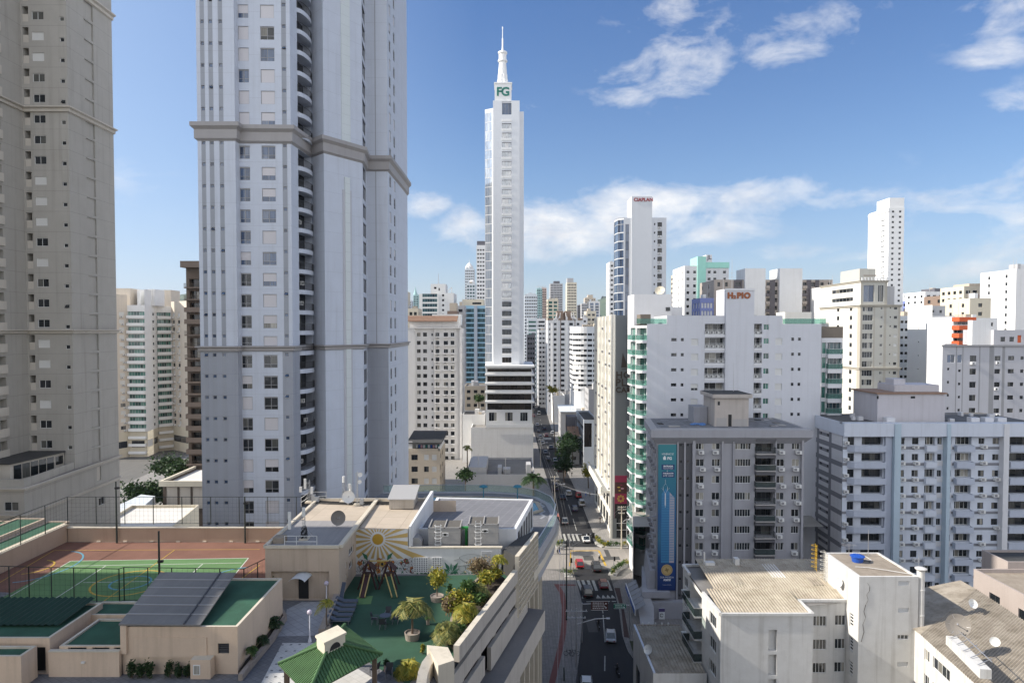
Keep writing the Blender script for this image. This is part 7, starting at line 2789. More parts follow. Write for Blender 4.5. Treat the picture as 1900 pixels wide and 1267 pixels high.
 for k in range(11):
  z=22.7+k*.57
  for a,d in zip(range(nx),range(1,nx+1)):
   p,q=on(tot[-1]*a/nx),on(tot[-1]*d/nx)
   m.bar((p.x,p.y,z),(q.x,q.y,z),.4,.1,mt['concrete_pale'])
 m.build('lattice_screen',b.root)
 m=M()
 m.hexa([(-62,43.6,0),(-9,43.6,0),(.2,77,0),(-62,77,0),(-62,43.6,25.9),(-9,43.6,25.9),(.2,77,25.9),(-62,77,25.9)],mt['concrete'])
 m.prism([(-21,77.01),(.2,77.01),(2.6,88.1),(.5,98),(-19,99.8)],0,25.9,mt['concrete'])
 m.build('wall',b.root)
 m=M()
 ar=[G(px,py,27.2)for px,py in((822,1203),(806,1206),(793,1214),(783,1227),(776,1245),(772,1268),(770,1300))]
 for p,q in zip(ar[:-1],ar[1:]):
  n=Vector((q.y-p.y,p.x-q.x,0)).normalized()*-.62
  m.hexa([(p.x,p.y,24),(p.x+n.x,p.y+n.y,24),(q.x+n.x,q.y+n.y,24),(q.x,q.y,24),(p.x,p.y,27.2),(p.x+n.x,p.y+n.y,27.0),(q.x+n.x,q.y+n.y,27.0),(q.x,q.y,27.2)],mt['concrete_pale'])
 m.build('vault',b.root)
 m=M()
 q=[G(px,py,27.3)for px,py in((813,1234),(843,1224),(831,1200),(792,1196))]
 m.hexa([(p.x,p.y,24.5)for p in q]+[tuple(p)for p in q],mt['concrete_pale'])
 m.build('corner_block',b.root)
 def lay(pts,mat,dz,name,world=False):
  m=M()
  m.face([((p[0],p[1],ZT+dz)if world else tuple(G(p[0],p[1],ZT+dz)))for p in pts],mt[mat])
  return m.build(name,b.root)
 lay([G(612,1180,ZT)[:2],G(690,1232,ZT)[:2],G(757,1270,ZT)[:2],(-6.4,47.5),(-4.4,49.0),(-.3,64),(.3,66.5),G(645,1069.5,ZT)[:2],G(628,1112,ZT)[:2]],'turf',.006,'turf',True)
 lay([(515,1180),(600,1178),(627,1116),(560,1116),(532,1130),(531,1140)],'tile_light',.004,'paving')
 lay([(480,1275),(524,1192),(600,1192),(640,1225),(745,1290)],'tile_white',.008,'paving')
 m=M()
 for i in range(9):
  for j in range(7):
   p=G(470+i*16+j*9,1268-j*12-i*.5,ZT)
   if 480<470+i*16+j*9<560:m.box(p.x-.09,p.x+.09,p.y-.09,p.y+.09,ZT+.009,ZT+.013,mt['tile_grey'])
 m.build('paving_inset',b.root)
 ct=[(-50.4,62.5),(-22.8,58.0),(-20.9,76.6),(-50.4,76.6)]
 lay(ct,'court_red',.006,'court_surface',True)
 lay([(131,1040.5),(461,1035),(414,1092),(300,1128),(-60,1142)],'court_green',.010,'court_surface')
 m=M()
 def line(a,d,mat,w=.09,z=.014):
  p,q=G(a[0],a[1],ZT),G(d[0],d[1],ZT)
  v=(q-p).normalized()
  s=Vector((-v.y,v.x,0))*w/2
  m.face([(r.x,r.y,ZT+z)for r in(p-s,q-s,q+s,p+s)],mt[mat])
 def ring(px,py,rx,ry,mat,a0=0,a1=2*pi,z=.016,w=.09):
  c=G(px,py,ZT)
  n=40
  for k in range(n):
   t0,t1=a0+(a1-a0)*k/n,a0+(a1-a0)*(k+1)/n
   m.face([(c.x+(rx+o)*cos(t),c.y+(ry+o)*sin(t),ZT+z)for t,o in((t0,-w),(t0,w),(t1,w),(t1,-w))],mt[mat])
 for a,d,mm in(((131,1040.5),(461,1035),'line_white'),((461,1035),(414,1092),'line_white'),((131,1040.5),(0,1117),'line_white'),((120,1050),(448,1044),'line_white'),((196,1049.5),(95,1115),'line_white'),((376,1046),(333,1084),'line_white'),((154,1080.5),(338,1077),'line_white'),((85,1117),(250,1115),'line_white')):
  line(a,d,mm)
 line((100,1021),(482,1019),'line_yellow',z=.018)
 line((324,1020),(190,1117),'line_yellow',z=.020)
 line((482,1048),(436,1082),'line_yellow',z=.018)
 line((100,1021),(-20,1092),'line_yellow',z=.018)
 ring(242,1081,3.3,3.3,'line_yellow',z=.022)
 ring(242,1081,1.75,1.75,'line_blue',z=.024)
 ring(73,1050,3.4,4.6,'line_blue',-1.4,1.5,z=.022)
 ring(60,1052,1.8,2.0,'line_yellow',-1.4,1.5,z=.026)
 ring(440,1078,3.2,3.8,'line_blue',1.7,4.4,z=.026)
 m.build('court_lines',b.root)
 return b
pod=podium()
pod_root=pod.root
# ------ walls, annexes and the painted wall
def annex():
 b=Bld('terrace_building','beige terrace building with aerials on its patched roof and a sunburst mural','building',(-15,66,ZT),wallmat='beige_plaster')
 zt=30.7
 Yw,Ym,Yb=60.0,66.5,76.8
 xl,xr=-21.9,-15.35
 tiles('roof_sheet',(.50,.42,.335),(.46,.39,.31),2.4,.05,.04,(.28,.23,.18),.9)
 asphalt('roof_shaded',(.30,.29,.29),.7)  # greyer front half, the cast shadow put into the roof colour
 b.face((xl,Yw),(xr,Yw),ZT,zt,[(.5,xr-xl-.9,ZT+.03,zt-2.1,None,.35)])
 m=M()
 m.face([(xl+.5,Yw+.349,ZT),(xr-.9,Yw+.349,ZT),(xr-.9,Yw+.349,zt-2.1),(xl+.5,Yw+.349,zt-2.1)],mt['beige_plaster'])
 m.build('wall_panel',b.root)
 b.face((xr,Yw),(xr,Ym),ZT,zt,[(2.4,3.0,ZT+1.9,ZT+2.5,'w1:frame_white:glass_dark'),(3.6,5.6,ZT+2.6,ZT+3.3,'w3:frame_white:glass_dark'),(2.4,3.0,ZT+.8,ZT+1.4,'w1:frame_white:glass_dark'),(3.6,5.2,ZT+1.3,ZT+2.0,'w3:frame_white:glass_dark')])
 b.face((xl,Yb),(xl,Yw),ZT,zt)
 b.face((xr+9,Yb),(xl,Yb),ZT,zt)
 m=M()
 m.face([(xl,Yw,zt),(xr,Yw,zt),(xr,Ym+.01,zt),(xr,68.6,zt),(xl,68.6,zt)],mt['roof_shaded'])
 m.build('roof',b.root)
 m=M()
 m.face([(xl,68.61,zt),(xr,68.61,zt),(xr,Yb,zt),(xl,Yb,zt)],mt['roof_sheet'])
 m.face([(xr+.3,Ym,zt-.15),(X(757,Ym,985),Ym,zt-.2),(-9.6,Yb,zt-.05),(xr+.3,Yb,zt-.02)],mt['roof_sheet'])
 m.build('roof',b.root)
 m=M()
 for a,d,w in(((xl,Yw),(xr,Yw),.22),((xl,Yw),(xl-.1,Yb),.3),((xl,Yb),(-9.6,Yb),.25),((xr+.1,Yw+.1),(xr+.1,Yb),.4)):
  m.bar((a[0],a[1],zt+.1),(d[0],d[1],zt+.1),w,.26,mt['concrete_pale'])
 m.build('coping',b.root)
 m=M()
 plain('sheet_metal',(.45,.44,.43),.5,.2)
 q0,q1=X(723,73.5,940),X(768,73.5,940)
 m.hexa([(q0,73.2,zt),(q1,73.2,zt),(q1,76.6,zt),(q0,76.6,zt),(q0,73.2,zt+1.0),(q1,73.2,zt+1.0),(q1,76.6,zt+1.7),(q0,76.6,zt+1.7)],mt['concrete'])
 m.hexa([(q0-.15,73.0,zt+1.01),(q1+.2,73.0,zt+1.01),(q1+.2,76.7,zt+1.71),(q0-.15,76.7,zt+1.71),(q0-.15,73.0,zt+1.1),(q1+.2,73.0,zt+1.1),(q1+.2,76.7,zt+1.82),(q0-.15,76.7,zt+1.82)],mt['sheet_metal'])
 m.build('roof_house',b.root)
 m=M()
 m.hexa([(-10.15,Ym+.02,ZT),(-9.95,Ym+.02,ZT),(-8.9,76.8,ZT),(-9.2,76.8,ZT),(-10.15,Ym+.02,zt+.02),(-9.95,Ym+.02,zt+.02),(-8.9,76.8,zt+1.1),(-9.2,76.8,zt+1.1)],mt['far_white'])
 m.build('side_wall',b.root)
 zl=28.55
 xm=X(757,Ym,1000)
 xe=X(930,Ym,1030)
 m=M()
 paint('mural_white',(.66,.66,.66),.8,.06,.12)
 m.box(xr+.01,xm,Ym,Ym+.25,ZT,zt-.22,mt['mural_white'])
 m.box(xm+.001,xe,Ym,Ym+.25,ZT,zl,mt['mural_white'])
 m.box(xm+.01,xe+.1,Ym-.06,Ym+.35,zl+.002,zl+.14,mt['concrete_pale'])
 wl=m.build('mural_wall',b.root)
 plain('mural_ochre',(.50,.35,.13),.8)
 plain('mural_green',(.04,.16,.09),.8)
 plain('mural_green2',(.16,.30,.22),.8)
 plain('mural_red',(.26,.07,.05),.8)
 plain('mural_orange',(.52,.20,.06),.8)
 plain('mural_ink',(.03,.03,.035),.8)
 plain('mural_flower',(.66,.66,.67),.8)
 plain('mural_gold',(.48,.28,.03),.8)
 m=M()
 y=Ym-.006
 cx,cz=X(701,Ym,1000),Z(1000,Ym)
 def disc(px,pz,r,mat,d=.0,n=18,sq=1.0):
  m.face([(px+r*cos(2*pi*k/n),y-d,pz+r*sq*sin(2*pi*k/n))for k in range(n)],mt[mat])
 zr_top,zr_bot=zt-.24,27.55
 def clip(an):
  dx,dz=cos(an),sin(an)
  t=9e9
  lim_r=X(775,Ym,1040)
  if dx>0:t=min(t,((xm-.02 if dz>-.28 else lim_r+1.2)-cx)/dx)
  if dx<0:t=min(t,(xr+.03-cx)/dx)
  if dz>0:t=min(t,(zr_top-cz)/dz)
  if dz<0:t=min(t,(zr_bot-cz)/dz)
  return(cx+dx*t,y,cz+dz*t)
 n=22
 for k in range(n):
  a0=2*pi*(k+.25)/n
  a1=a0+2*pi/n*.5
  p,q=clip(a0),clip(a1)
  r=.75
  m.face([(cx+r*cos(a0),y,cz+r*sin(a0)),p,q,(cx+r*cos(a1),y,cz+r*sin(a1))],mt['mural_ochre'])
 disc(cx,cz,.55,'mural_gold',.002,22)
 rr=random.Random(5)
 for k in range(64):
  fx=rr.uniform(xr+.3,X(768,Ym,1060))
  fz=rr.uniform(ZT+.15,ZT+1.35)
  s=rr.uniform(.14,.27)
  mm=rr.choice(('mural_flower','mural_flower','mural_flower','mural_red','mural_orange'))
  d=.003+k*.00012
  for q in range(5):
   an=2*pi*q/5+rr.random()
   px,pz=fx+s*.75*cos(an),fz+s*.75*sin(an)
   disc(px,pz,s*.66,'mural_ink',d,8)
   disc(px,pz,s*.56,mm,d+.00005,8)
  disc(fx,fz,s*.25,'mural_gold' if mm!='mural_flower' else 'mural_ink',d+.0001,7)
 for k in range(46):
  fx=rr.uniform(xr+.2,X(768,Ym,1060))
  fz=rr.uniform(ZT+.05,ZT+1.2)
  an=rr.uniform(0,pi)
  l=rr.uniform(.2,.4)
  m.face([(fx,y-.0115,fz),(fx+l*.5*cos(an)+.07,y-.0115,fz+l*.5*sin(an)),(fx+l*cos(an),y-.0115,fz+l*sin(an)),(fx+l*.5*cos(an)-.07,y-.0115,fz+l*.5*sin(an))],mt['mural_green' if k%3 else 'mural_ink'])
 for fx in(X(684,Ym),X(707,Ym)):
  fz=Z(1046,Ym)
  for q in range(16):
   an=2*pi*q/16
   m.face([(fx+.2*cos(an-.2),y-.013,fz+.2*sin(an-.2)),(fx+.46*cos(an),y-.013,fz+.46*sin(an)),(fx+.2*cos(an+.2),y-.013,fz+.2*sin(an+.2))],mt['mural_gold'])
  disc(fx,fz,.22,'mural_gold',.0135)
  disc(fx,fz,.15,'mural_ink',.014,10)
 for px,s in((680,-1),(716,1)):
  a,z0=X(px,Ym),Z(1040,Ym)
  m.face([(a,y-.012,z0),(a+s*.35,y-.012,z0+.3),(a+s*.6,y-.012,z0+.85),(a+s*.05,y-.012,z0+.55)],mt['mural_green'])
 lx,lz=X(836,Ym),ZT+.1
 for q,(an,l,mm)in enumerate(((2.6,.9,'mural_green'),(2.1,1.3,'mural_green'),(1.57,1.0,'mural_green2'),(1.0,1.3,'mural_green'),(.5,.9,'mural_green2'),(3.0,.7,'mural_green2'),(.15,.7,'mural_green'))):
  ex,ez=cos(an)*l,sin(an)*l
  nx_,nz_=-sin(an)*.17,cos(an)*.17
  m.face([(lx+ex*.15,y-.003-q*.0005,lz+ez*.15),(lx+ex*.55+nx_,y-.003-q*.0005,lz+ez*.55+nz_),(lx+ex,y-.003-q*.0005,lz+ez),(lx+ex*.55-nx_,y-.003-q*.0005,lz+ez*.55-nz_)],mt[mm])
 for k in range(40):
  a=xm+.9+(xe-xm-3.2)*rr.random()
  h=rr.uniform(.15,.5)
  m.face([(a-.08,y-.004,ZT+.02),(a+.08,y-.004,ZT+.02),(a+rr.uniform(-.2,.2),y-.004,ZT+h)],mt['mural_green' if k%2 else 'mural_green2'])
 def sketch(pts,w=.035):
  for p,q in zip(pts[:-1],pts[1:]):m.bar((p[0],y-.004,p[1]),(q[0],y-.004,q[1]),w,.006,mt['mural_ink'])
 sx,sz=X(874,Ym),Z(1041,Ym)
 sketch([(sx+1.15*cos(t)*(1+.1*sin(3*t)),sz+.28+.42*sin(t))for t in[k*2*pi/20 for k in range(19)]])
 sketch([(sx-.9+.35*cos(t),sz-.7+.28*sin(t))for t in[k*2*pi/14 for k in range(15)]])
 sketch([(sx-.1+.5*cos(t),sz-.55+.22*sin(t))for t in[k*2*pi/14 for k in range(13)]])
 sketch([(sx-1.7,sz+.1),(sx-1.1,sz+.25),(sx-.6,sz-.05),(sx+.2,sz-.2),(sx+1.0,sz+.1)])
 sketch([(sx-1.9,sz-.35),(sx-1.4,sz-.5),(sx-.7,sz-.4),(sx,sz-.3),(sx+.7,sz-.55)])
 sketch([(sx-.5,sz+.3),(sx-.2,sz+.12),(sx+.2,sz+.3),(sx+.6,sz+.5)])
 m.build('mural',wl)
 m=M()
 for a,d in((768,794),(802,820)):
  xa,xb=X(a,Ym,1050),X(d,Ym,1050)
  n=int((xb-xa)/.21)
  for q in range(n+1):
   t=xa+(xb-xa)*q/n
   m.box(t-.045,t+.045,Ym-.12,Ym-.03,ZT+.25,ZT+1.65,mt['far_white'])
  for q in range(8):m.box(xa,xb,Ym-.125,Ym-.125+.09,ZT+.25+q*.2-.04,ZT+.25+q*.2+.04,mt['far_white'])
  m.box(xa,xb,Ym-.029,Ym-.02,ZT+.22,ZT+1.7,mt['mural_ink'])
 m.build('pierced_block',wl)
 m=M()
 xa,xb=X(894,Ym,1035),X(911,Ym,1035)
 m.box(xa-.08,xb+.08,Ym-.05,Ym-.012,ZT+1.62,ZT+2.3,mt['far_white'])
 for q in range(4):m.box(xa,xb,Ym-.06,Ym-.051,ZT+1.68+q*.15,ZT+1.76+q*.15,mt['frame_grey'])
 m.build('vent',wl)
 dx=X(561,Yw,1090)
 m=M()
 m.box(dx-.42,dx+.46,Yw+.30,Yw+.345,ZT,ZT+2.1,mt['black'])
 m.build('door',b.root)
 m=M()
 plain('awning_pale',(.55,.58,.62),.4)
 for k in range(8):
  a0,a1=pi*(.08+.84*k/8),pi*(.08+.84*(k+1)/8)
  f=lambda a,s:(dx+.05-cos(a)*.75-s*.35,ZT+2.05+sin(a)*.42-s*.25)
  (x0,z0),(x1,z1)=f(a0,0),f(a1,0)
  (x2,z2),(x3,z3)=f(a0,1),f(a1,1)
  m.face([(x2,Yw-.75,z2),(x3,Yw-.75,z3),(x1,Yw+.33,z1),(x0,Yw+.33,z0)],mt['awning_pale'])
 m.build('awning',b.root)
 Q=[(-9.7,69.7),(X(958,69.7,985),69.7),(X(989,82,930),82.0),(-9.2,83.0)]
 zh=29.55
 b.face(Q[0],Q[1],ZT,zh,mat='far_white')
 b.face(Q[1],Q[2],ZT,zh,[(1+1.9*k,2.7+1.9*k,ZT+.2,zh-.7,'w1:frame_dark:glass_dark')for k in range(6)],mat='far_white')
 b.face(Q[2],Q[3],ZT,zh,mat='far_white')
 b.cap(Q,zh,'roof_tile_shaded',.12,'far_white',t=.35)
 b.finish()
 m=M()
 m.hexa([(xe+.15,66.6,ZT),(.3,64.8,ZT),(2.4,73.0,ZT),(X(958,69.7)+.1,70.2,ZT),(xe+.15,66.6,28.4),(.3,64.8,28.4),(2.4,73.0,28.4),(X(958,69.7)+.1,70.2,28.4)],mt['roof_dark'])
 tag(m.build('low_roof'),'black flat low roof between the white hall and the lattice screen','roof')
annex()
def cooling_towers():
 Ya=67.6
 paint('tower_panel',(.36,.35,.34),.7,.06,.15,lines=(ZT,.92,.035,.5))
 louv=asphalt('louvre_dark',(.13,.12,.105),.6)
 for k,(a,d,yt,lab)in enumerate(((795,854,980.5,'grey panelled cooling tower with a ladder, left of the two behind the mural wall'),(869,925,974,'taller grey panelled cooling tower, nearer the lattice screen'))):
  x0,x1=X(a,Ya,1000),X(d,Ya,1000)
  zt=Z(yt,Ya)
  t=thing('cooling_tower',lab,'cooling tower',((x0+x1)/2,Ya,ZT),'cooling towers')
  m=M()
  m.box(x0,x1,Ya,Ya+3.0,ZT+.01,zt,mt['tower_panel'],top=mt['louvre_dark'])
  for q in range(3):m.box(x0-.03,x1+.03,Ya-.03,Ya+3.03,ZT+.9*(q+1),ZT+.9*(q+1)+.05,mt['tower_panel'])
  for s in(x0-.02,x1-.08,(x0+x1)/2-.05):m.box(s,s+.1,Ya-.02,Ya+3.02,zt,zt+.12,mt['tower_panel'])
  m.box(x0,x1,Ya-.02,Ya+.08,zt+.001,zt+.12,mt['tower_panel'])
  m.build('casing',t)
  m=M()
  lx=x0+.75
  for s in(0,.5):m.bar((lx+s,Ya-.25,ZT+.2),(lx+s,Ya-.25,zt+.5),.05,.05,mt['frame_white'])
  q=ZT+.3
  while q<zt+.4:
   m.bar((lx,Ya-.25,q),(lx+.5,Ya-.25,q),.035,.035,mt['frame_white'])
   q+=.3
  q=ZT+.9
  while q<zt+.6:
   for w in range(6):
    a0,a1=pi*w/6,pi*(w+1)/6
    m.bar((lx+.25+.36*cos(a0),Ya-.25-.5*sin(a0),q),(lx+.25+.36*cos(a1),Ya-.25-.5*sin(a1),q),.03,.03,mt['frame_white'])
   q+=.62
  m.build('ladder',t)
  m=M()
  m.box(x0+1.35,x0+2.0,Ya-.035,Ya-.004,zt-.75,zt-.4,mt['frame_white'])
  m.box(x0+1.4,x0+1.95,Ya-.045,Ya-.036,zt-.62,zt-.54,mt['black'])
  m.box(x0+1.55,x0+1.8,Ya-.046,Ya-.037,zt-.7,zt-.47,mt['black'])
  m.build('plate',t)
 plain('pipe_green',(.03,.26,.06),.5)
 m=M()
 xa,xb=X(854,Ya),X(869,Ya)
 xm=(xa+xb)/2+.1
 m.tube((xa,Ya+1.0,30.0),(xb,Ya+1.0,30.0),.15,.15,mt['pipe_green'],10)
 m.tube((xm,Ya+1.0,30.0),(xm,Ya+1.0,28.0),.15,.15,mt['pipe_green'],10)
 m.tube((xm,Ya+1.0,28.0),(xa,Ya+1.0,27.8),.15,.15,mt['pipe_green'],10)
 tag(m.build('pipework'),'bright green pipes joining the two grey cooling towers','pipe')
 m=M()
 x0=X(757,Ya,1010)
 m.box(x0,x0+1.4,Ya-.2,Ya+1.2,ZT+.01,28.9,mt['tower_panel'])
 m.hexa([(x0,Ya-.2,28.91),(x0+1.4,Ya-.2,28.91),(x0+1.4,Ya+1.2,28.91),(x0,Ya+1.2,28.91),(x0+.35,Ya-.2,29.3),(x0+1.05,Ya-.2,29.3),(x0+1.05,Ya+1.2,29.3),(x0+.35,Ya+1.2,29.3)],mt['tower_panel'])
 m.tube((x0+1.4,Ya,26.9),(x0+2.2,Ya,27.3),.16,.16,mt['pipe_green'],9)
 tag(m.build('pump_house'),'small grey gabled pump cabinet between the sunburst mural and the cooling towers','cabinet')
cooling_towers()
def aerials():
 zr=30.7
 plain('aerial_grey',(.42,.43,.44),.5,.3)
 plain('aerial_white',(.70,.70,.68),.5)
 def mast(px,py0,py1,Y,lab,panels):
  x=X(px,Y,py0)
  t=thing('aerial_mast',lab,'aerial',(x,Y,zr),'aerial masts')
  m=M()
  zt=Z(py1,Y)
  for s in((-.1,-.1),(.1,-.1),(0,.12)):m.tube((x+s[0],Y+s[1],zr),(x+s[0],Y+s[1],zt),.03,.03,mt['aerial_grey'],5)
  q=zr+.2
  k=0
  while q<zt:
   m.bar((x-.1,Y-.1,q),(x+.1,Y-.1,q+.25),.025,.025,mt['aerial_grey'])
   m.bar((x+.1,Y-.1,q),(x,Y+.12,q+.25),.025,.025,mt['aerial_grey'])
   q+=.3
  for s in(-.7,.7):m.tube((x+s,Y+.5,zr),(x,Y,zr+1.2),.025,.025,mt['aerial_grey'],5)
  m.box(x-.4,x+.4,Y-.4,Y+.4,zr-.05,zr+.12,mt['concrete_pale'])
  m.build('mast',t)
  for(kind,dx,z0,h)in panels:
   m=M()
   if kind=='p':
    m.box(x+dx-.13,x+dx+.13,Y-.28,Y-.12,zr+z0,zr+z0+h,mt['aerial_white'])
    m.bar((x,Y-.1,zr+z0+h*.5),(x+dx,Y-.12,zr+z0+h*.5),.05,.05,mt['aerial_grey'])
    m.build('panel_aerial',t)
   elif kind=='c':
    m.tube((x+dx,Y-.05,zr+z0),(x+dx,Y-.05,zr+z0+h),.14,.14,mt['aerial_white'],10)
    m.bar((x,Y,zr+z0+h*.4),(x+dx,Y,zr+z0+h*.4),.05,.05,mt['aerial_grey'])
    m.build('panel_aerial',t)
   elif kind=='d':
    dish(m,(x+dx,Y-.15,zr+z0),h,(.35,-.9,.12),mt['aerial_white'],depth=.12)
    m.build('dish',t)
   else:
    m.box(x+dx-.2,x+dx+.2,Y-.3,Y+.1,zr+z0,zr+z0+h,mt['aerial_grey'])
    m.build('cabinet',t)
 mast(574,932,893,76.0,'aerial mast with small cabinets at the far left corner of the patched roof',[('p',-.4,1.6,1.1),('b',.5,.2,.7),('b',.9,.1,.6),('p',.35,1.0,.8),('p',-.9,1.2,.6)])
 mast(638,932,885,76.2,'aerial mast with drum shaped panels at the back edge of the patched roof',[('c',.0,2.2,.7),('c',.75,.8,1.1),('p',.7,1.6,.5)])
 mast(663,940,876,74.8,'tallest aerial mast, with two small round dishes',[('d',.35,3.4,.26),('d',.3,2.6,.22),('b',.5,.1,.6)])
 mast(565,1008,958,62.5,'nearest aerial mast, black cable round its foot and a tall white panel',[('p',-1.3,1.0,1.6),('p',.0,2.2,.8)])
 m=M()
 rr=random.Random(3)
 x=X(565,62.5,1000)
 for k in range(16):
  a=rr.uniform(0,6.28)
  pts=[(x+.35*cos(a+q)*(1-.1*q),62.4+.3*sin(a+q),zr+.15+.22*q+.2*rr.random())for q in range(5)]
  m.path(pts,.03,mt['black'],5)
 tag(m.build('cable_coil'),'black cable coiled round the foot of the nearest aerial mast','cable')
 m=M()
 c=P(646,933,74.5)
 dish(m,(c.x,c.y,zr+.95),.68,(.3,-.85,.3),mt['aerial_white'],seg=20)
 tag(m.build('satellite_dish'),'white solid satellite dish at the back of the patched roof, among the masts','satellite dish')
 m=M()
 c=P(626,967,66)
 dish(m,(c.x,c.y,zr+1.0),.72,(.45,-.8,.25),mt['mesh_grey'],seg=20)
 tag(m.build('satellite_dish'),'grey mesh satellite dish in the shade near the front of the patched roof','satellite dish')
 for lab,L in(('pale pipe railing at the far left corner of the patched roof',[(X(556,74),74),(X(573,76.7),76.7),(X(603,76.7),76.7)]),('low pipe railing along the front edge of the patched roof',[(X(528,60.2,1010),60.2),(X(550,60.2,1010),60.2),(X(588,60.2,1010),60.2)])):
  m=M()
  for p,q in zip(L[:-1],L[1:]):
   for h in(.5,1.0):m.bar((p[0],p[1],zr+h),(q[0],q[1],zr+h),.04,.04,mt['aerial_white'])
  for p in L:m.bar((p[0],p[1],zr),(p[0],p[1],zr+1.0),.04,.04,mt['aerial_white'])
  tag(m.build('railing'),lab,'railing')
 m=M()
 for k in range(7):
  y0=75.2+k*.22
  m.path([(X(580,y0),y0,zr+.08),(X(610,y0)+rr.uniform(-1,1),y0-.3,zr+.06),(X(650,y0),y0-.5,zr+.06),(X(690,y0),y0-.2,zr+.05),(X(722,y0),y0-.4,zr+.05)],.03,mt['black'],5)
 tag(m.build('cable_run'),'black cables trailing across the back of the patched roof','cable')
 m=M()
 m.box(X(504,61.5),X(524,61.5),61.2,62.3,zr,zr+.5,mt['slab_old'])
 tag(m.build('hatch'),'low brown hatch at the front left corner of the patched roof','hatch')
aerials()
def left_side():
 paint('clay_plaster',(.47,.35,.26),.85,.08,.15)
 m=M()
 m.box(-50.3,-21.0,76.7,77.0,ZT,Z(980,76.7),mt['clay_plaster'])
 m.box(-50.4,-21.0,76.6,77.1,Z(980,76.7)+.002,Z(980,76.7)+.12,mt['concrete_pale'])
 for k in range(9):m.box(-47+k*3,-46.6+k*3,76.55,76.69,ZT+.01,ZT+.14,mt['concrete_pale'])
 tag(m.build('court_wall'),'clay coloured plaster wall along the far side of the sports court','wall')
 m=M()
 m.box(-50.9,-50.45,60,77.0,ZT,27.9,mt['clay_plaster'])
 m.box(-51.0,-50.4,60,77.0,27.902,28.0,mt['concrete_pale'])
 tag(m.build('court_wall'),'beige wall in shade along the left end of the sports court','wall')
 b=Bld('terrace_building','stepped flat green roofs left of the sports court, at the left edge','building',(-58,66,ZT),wallmat='beige_plaster')
 for k,(x0,x1,z)in enumerate(((-53.6,-51.05,27.95),(-57.2,-53.8,28.3),(-66,-57.4,28.0))):
  b.box(x0,x1,60,78.2,ZT,z,top='green_roof',parapet=.12)
 b.finish()
 def fence(lab,L,h,base,n,pole=.045,net=True):
  t=thing('fence',lab,'fence',(L[0][0],L[0][1],base))
  for p,q in zip(L[:-1],L[1:]):
   m=M()
   m.bar((p[0],p[1],base+h),(q[0],q[1],base+h),.05,.05,mt['steel_dark'])
   m.bar((p[0],p[1],base+.08),(q[0],q[1],base+.08),.04,.04,mt['steel_dark'])
   m.build('rail',t)
   d=(Vector(q)-Vector(p))
   nn=max(1,int(round(d.length/n)))
   for k in range(nn+1):
    r=Vector(p)+d*(k/nn)
    m=M()
    m.tube((r.x,r.y,base),(r.x,r.y,base+h),pole,pole,mt['steel_dark'],6)
    m.build('post',t)
   m=M()
   step=.16*3
   k=0
   while k*step<d.length:
    r=Vector(p)+d*(k*step/d.length)
    m.bar((r.x,r.y,base+.1),(r.x,r.y,base+h),.008,.008,mt['steel_dark'])
    k+=1
   for q2 in range(1,int(h/step)):
    m.bar((p[0],p[1],base+q2*step),(q[0],q[1],base+q2*step),.008,.008,mt['steel_dark'])
   m.build('net',t)
  return t
 fence('tall dark net fence on top of the clay wall behind the sports court',[(-50.4,62),(-50.4,76.85),(-21.2,76.85)],3.1,28.0,3.4)
 fence('dark net fence along the near side of the sports court',[(-48.5,60.4),(-42.9,60.0),(-34.6,59.5),(-34.4,59.9),(-23.6,59.5),(-21.9,64.5)],3.0,ZT,2.1)
 for px,py0,py1,Y,lab in((217,1012,893,76.3,'tall black floodlight pole at the far left of the sports court'),(455,1015,921,76.3,'tall black floodlight pole at the far right of the sports court'),(296,1085,985,60.6,'black pole with a basketball arm at the near edge of the sports court')):
  t=thing('pole',lab,'pole',(X(px,Y,py0),Y,ZT))
  m=M()
  x=X(px,Y,py0)
  m.tube((x,Y,ZT),(x,Y,Z(py1,Y)),.11,.08,mt['steel_dark'],8)
  m.build('shaft',t)
  m=M()
  m.box(x-.1,x+.35,Y-.12,Y+.12,Z(py1+(58 if px==296 else 14),Y),Z(py1+(56 if px==296 else 12),Y)+.1,mt['black'])
  m.build('lamp' if px!=296 else 'bracket',t)
 def room(lab,x0,x1,y0,y1,z1,name='terrace_building',kind='flat',front=(),right=()):
  b=Bld(name,lab,'building',((x0+x1)/2,y0,ZT),wallmat='club_wall')
  b.face((x0,y0),(x1,y0),ZT,z1,front)
  b.face((x1,y0),(x1,y1),ZT,z1,right)
  b.face((x1,y1),(x0,y1),ZT,z1)
  b.face((x0,y1),(x0,y0),ZT,z1)
  b.cap([(x0,y0),(x1,y0),(x1,y1),(x0,y1)],z1,'green_roof',.14,'concrete_pale',t=.2)
  b.finish()
  return b
 z1=29.35
 x0,x1=X(227,47,1200),X(441,47,1200)
 b=room('beige clubhouse with a green roof and a grey sheet skylight, lower left',x0,x1,47,56.3,z1,front=[(X(404,47,1200)-x0,X(425,47,1200)-x0,Z(1212,47),Z(1193,47),'lou:frame_dark:black')])
 m=M()
 m.box(x0+.8,x0+5.9,46.93,46.998,ZT+1.2,ZT+2.6,mt['club_wall'])
 m.box(x0-.02,x0+.38,46.8,46.997,ZT+1.5,z1+.12,mt['club_wall'])
 m.build('wall_panel',b.root)
 m=M()
 poly=asphalt('skylight_sheet',(.22,.21,.20),.8)
 q=[P(221,1164,46.9),P(372,1167,46.9),P(436,1093,55),P(296,1089,55)]
 c=[(q[0].x,46.85,z1+.15),(q[1].x,46.85,z1+.1),(q[2].x,55.2,z1+.75),(q[3].x,55.2,z1+.8)]
 m.hexa(c+[(p[0],p[1],p[2]+.1)for p in c],mt['skylight_sheet'])
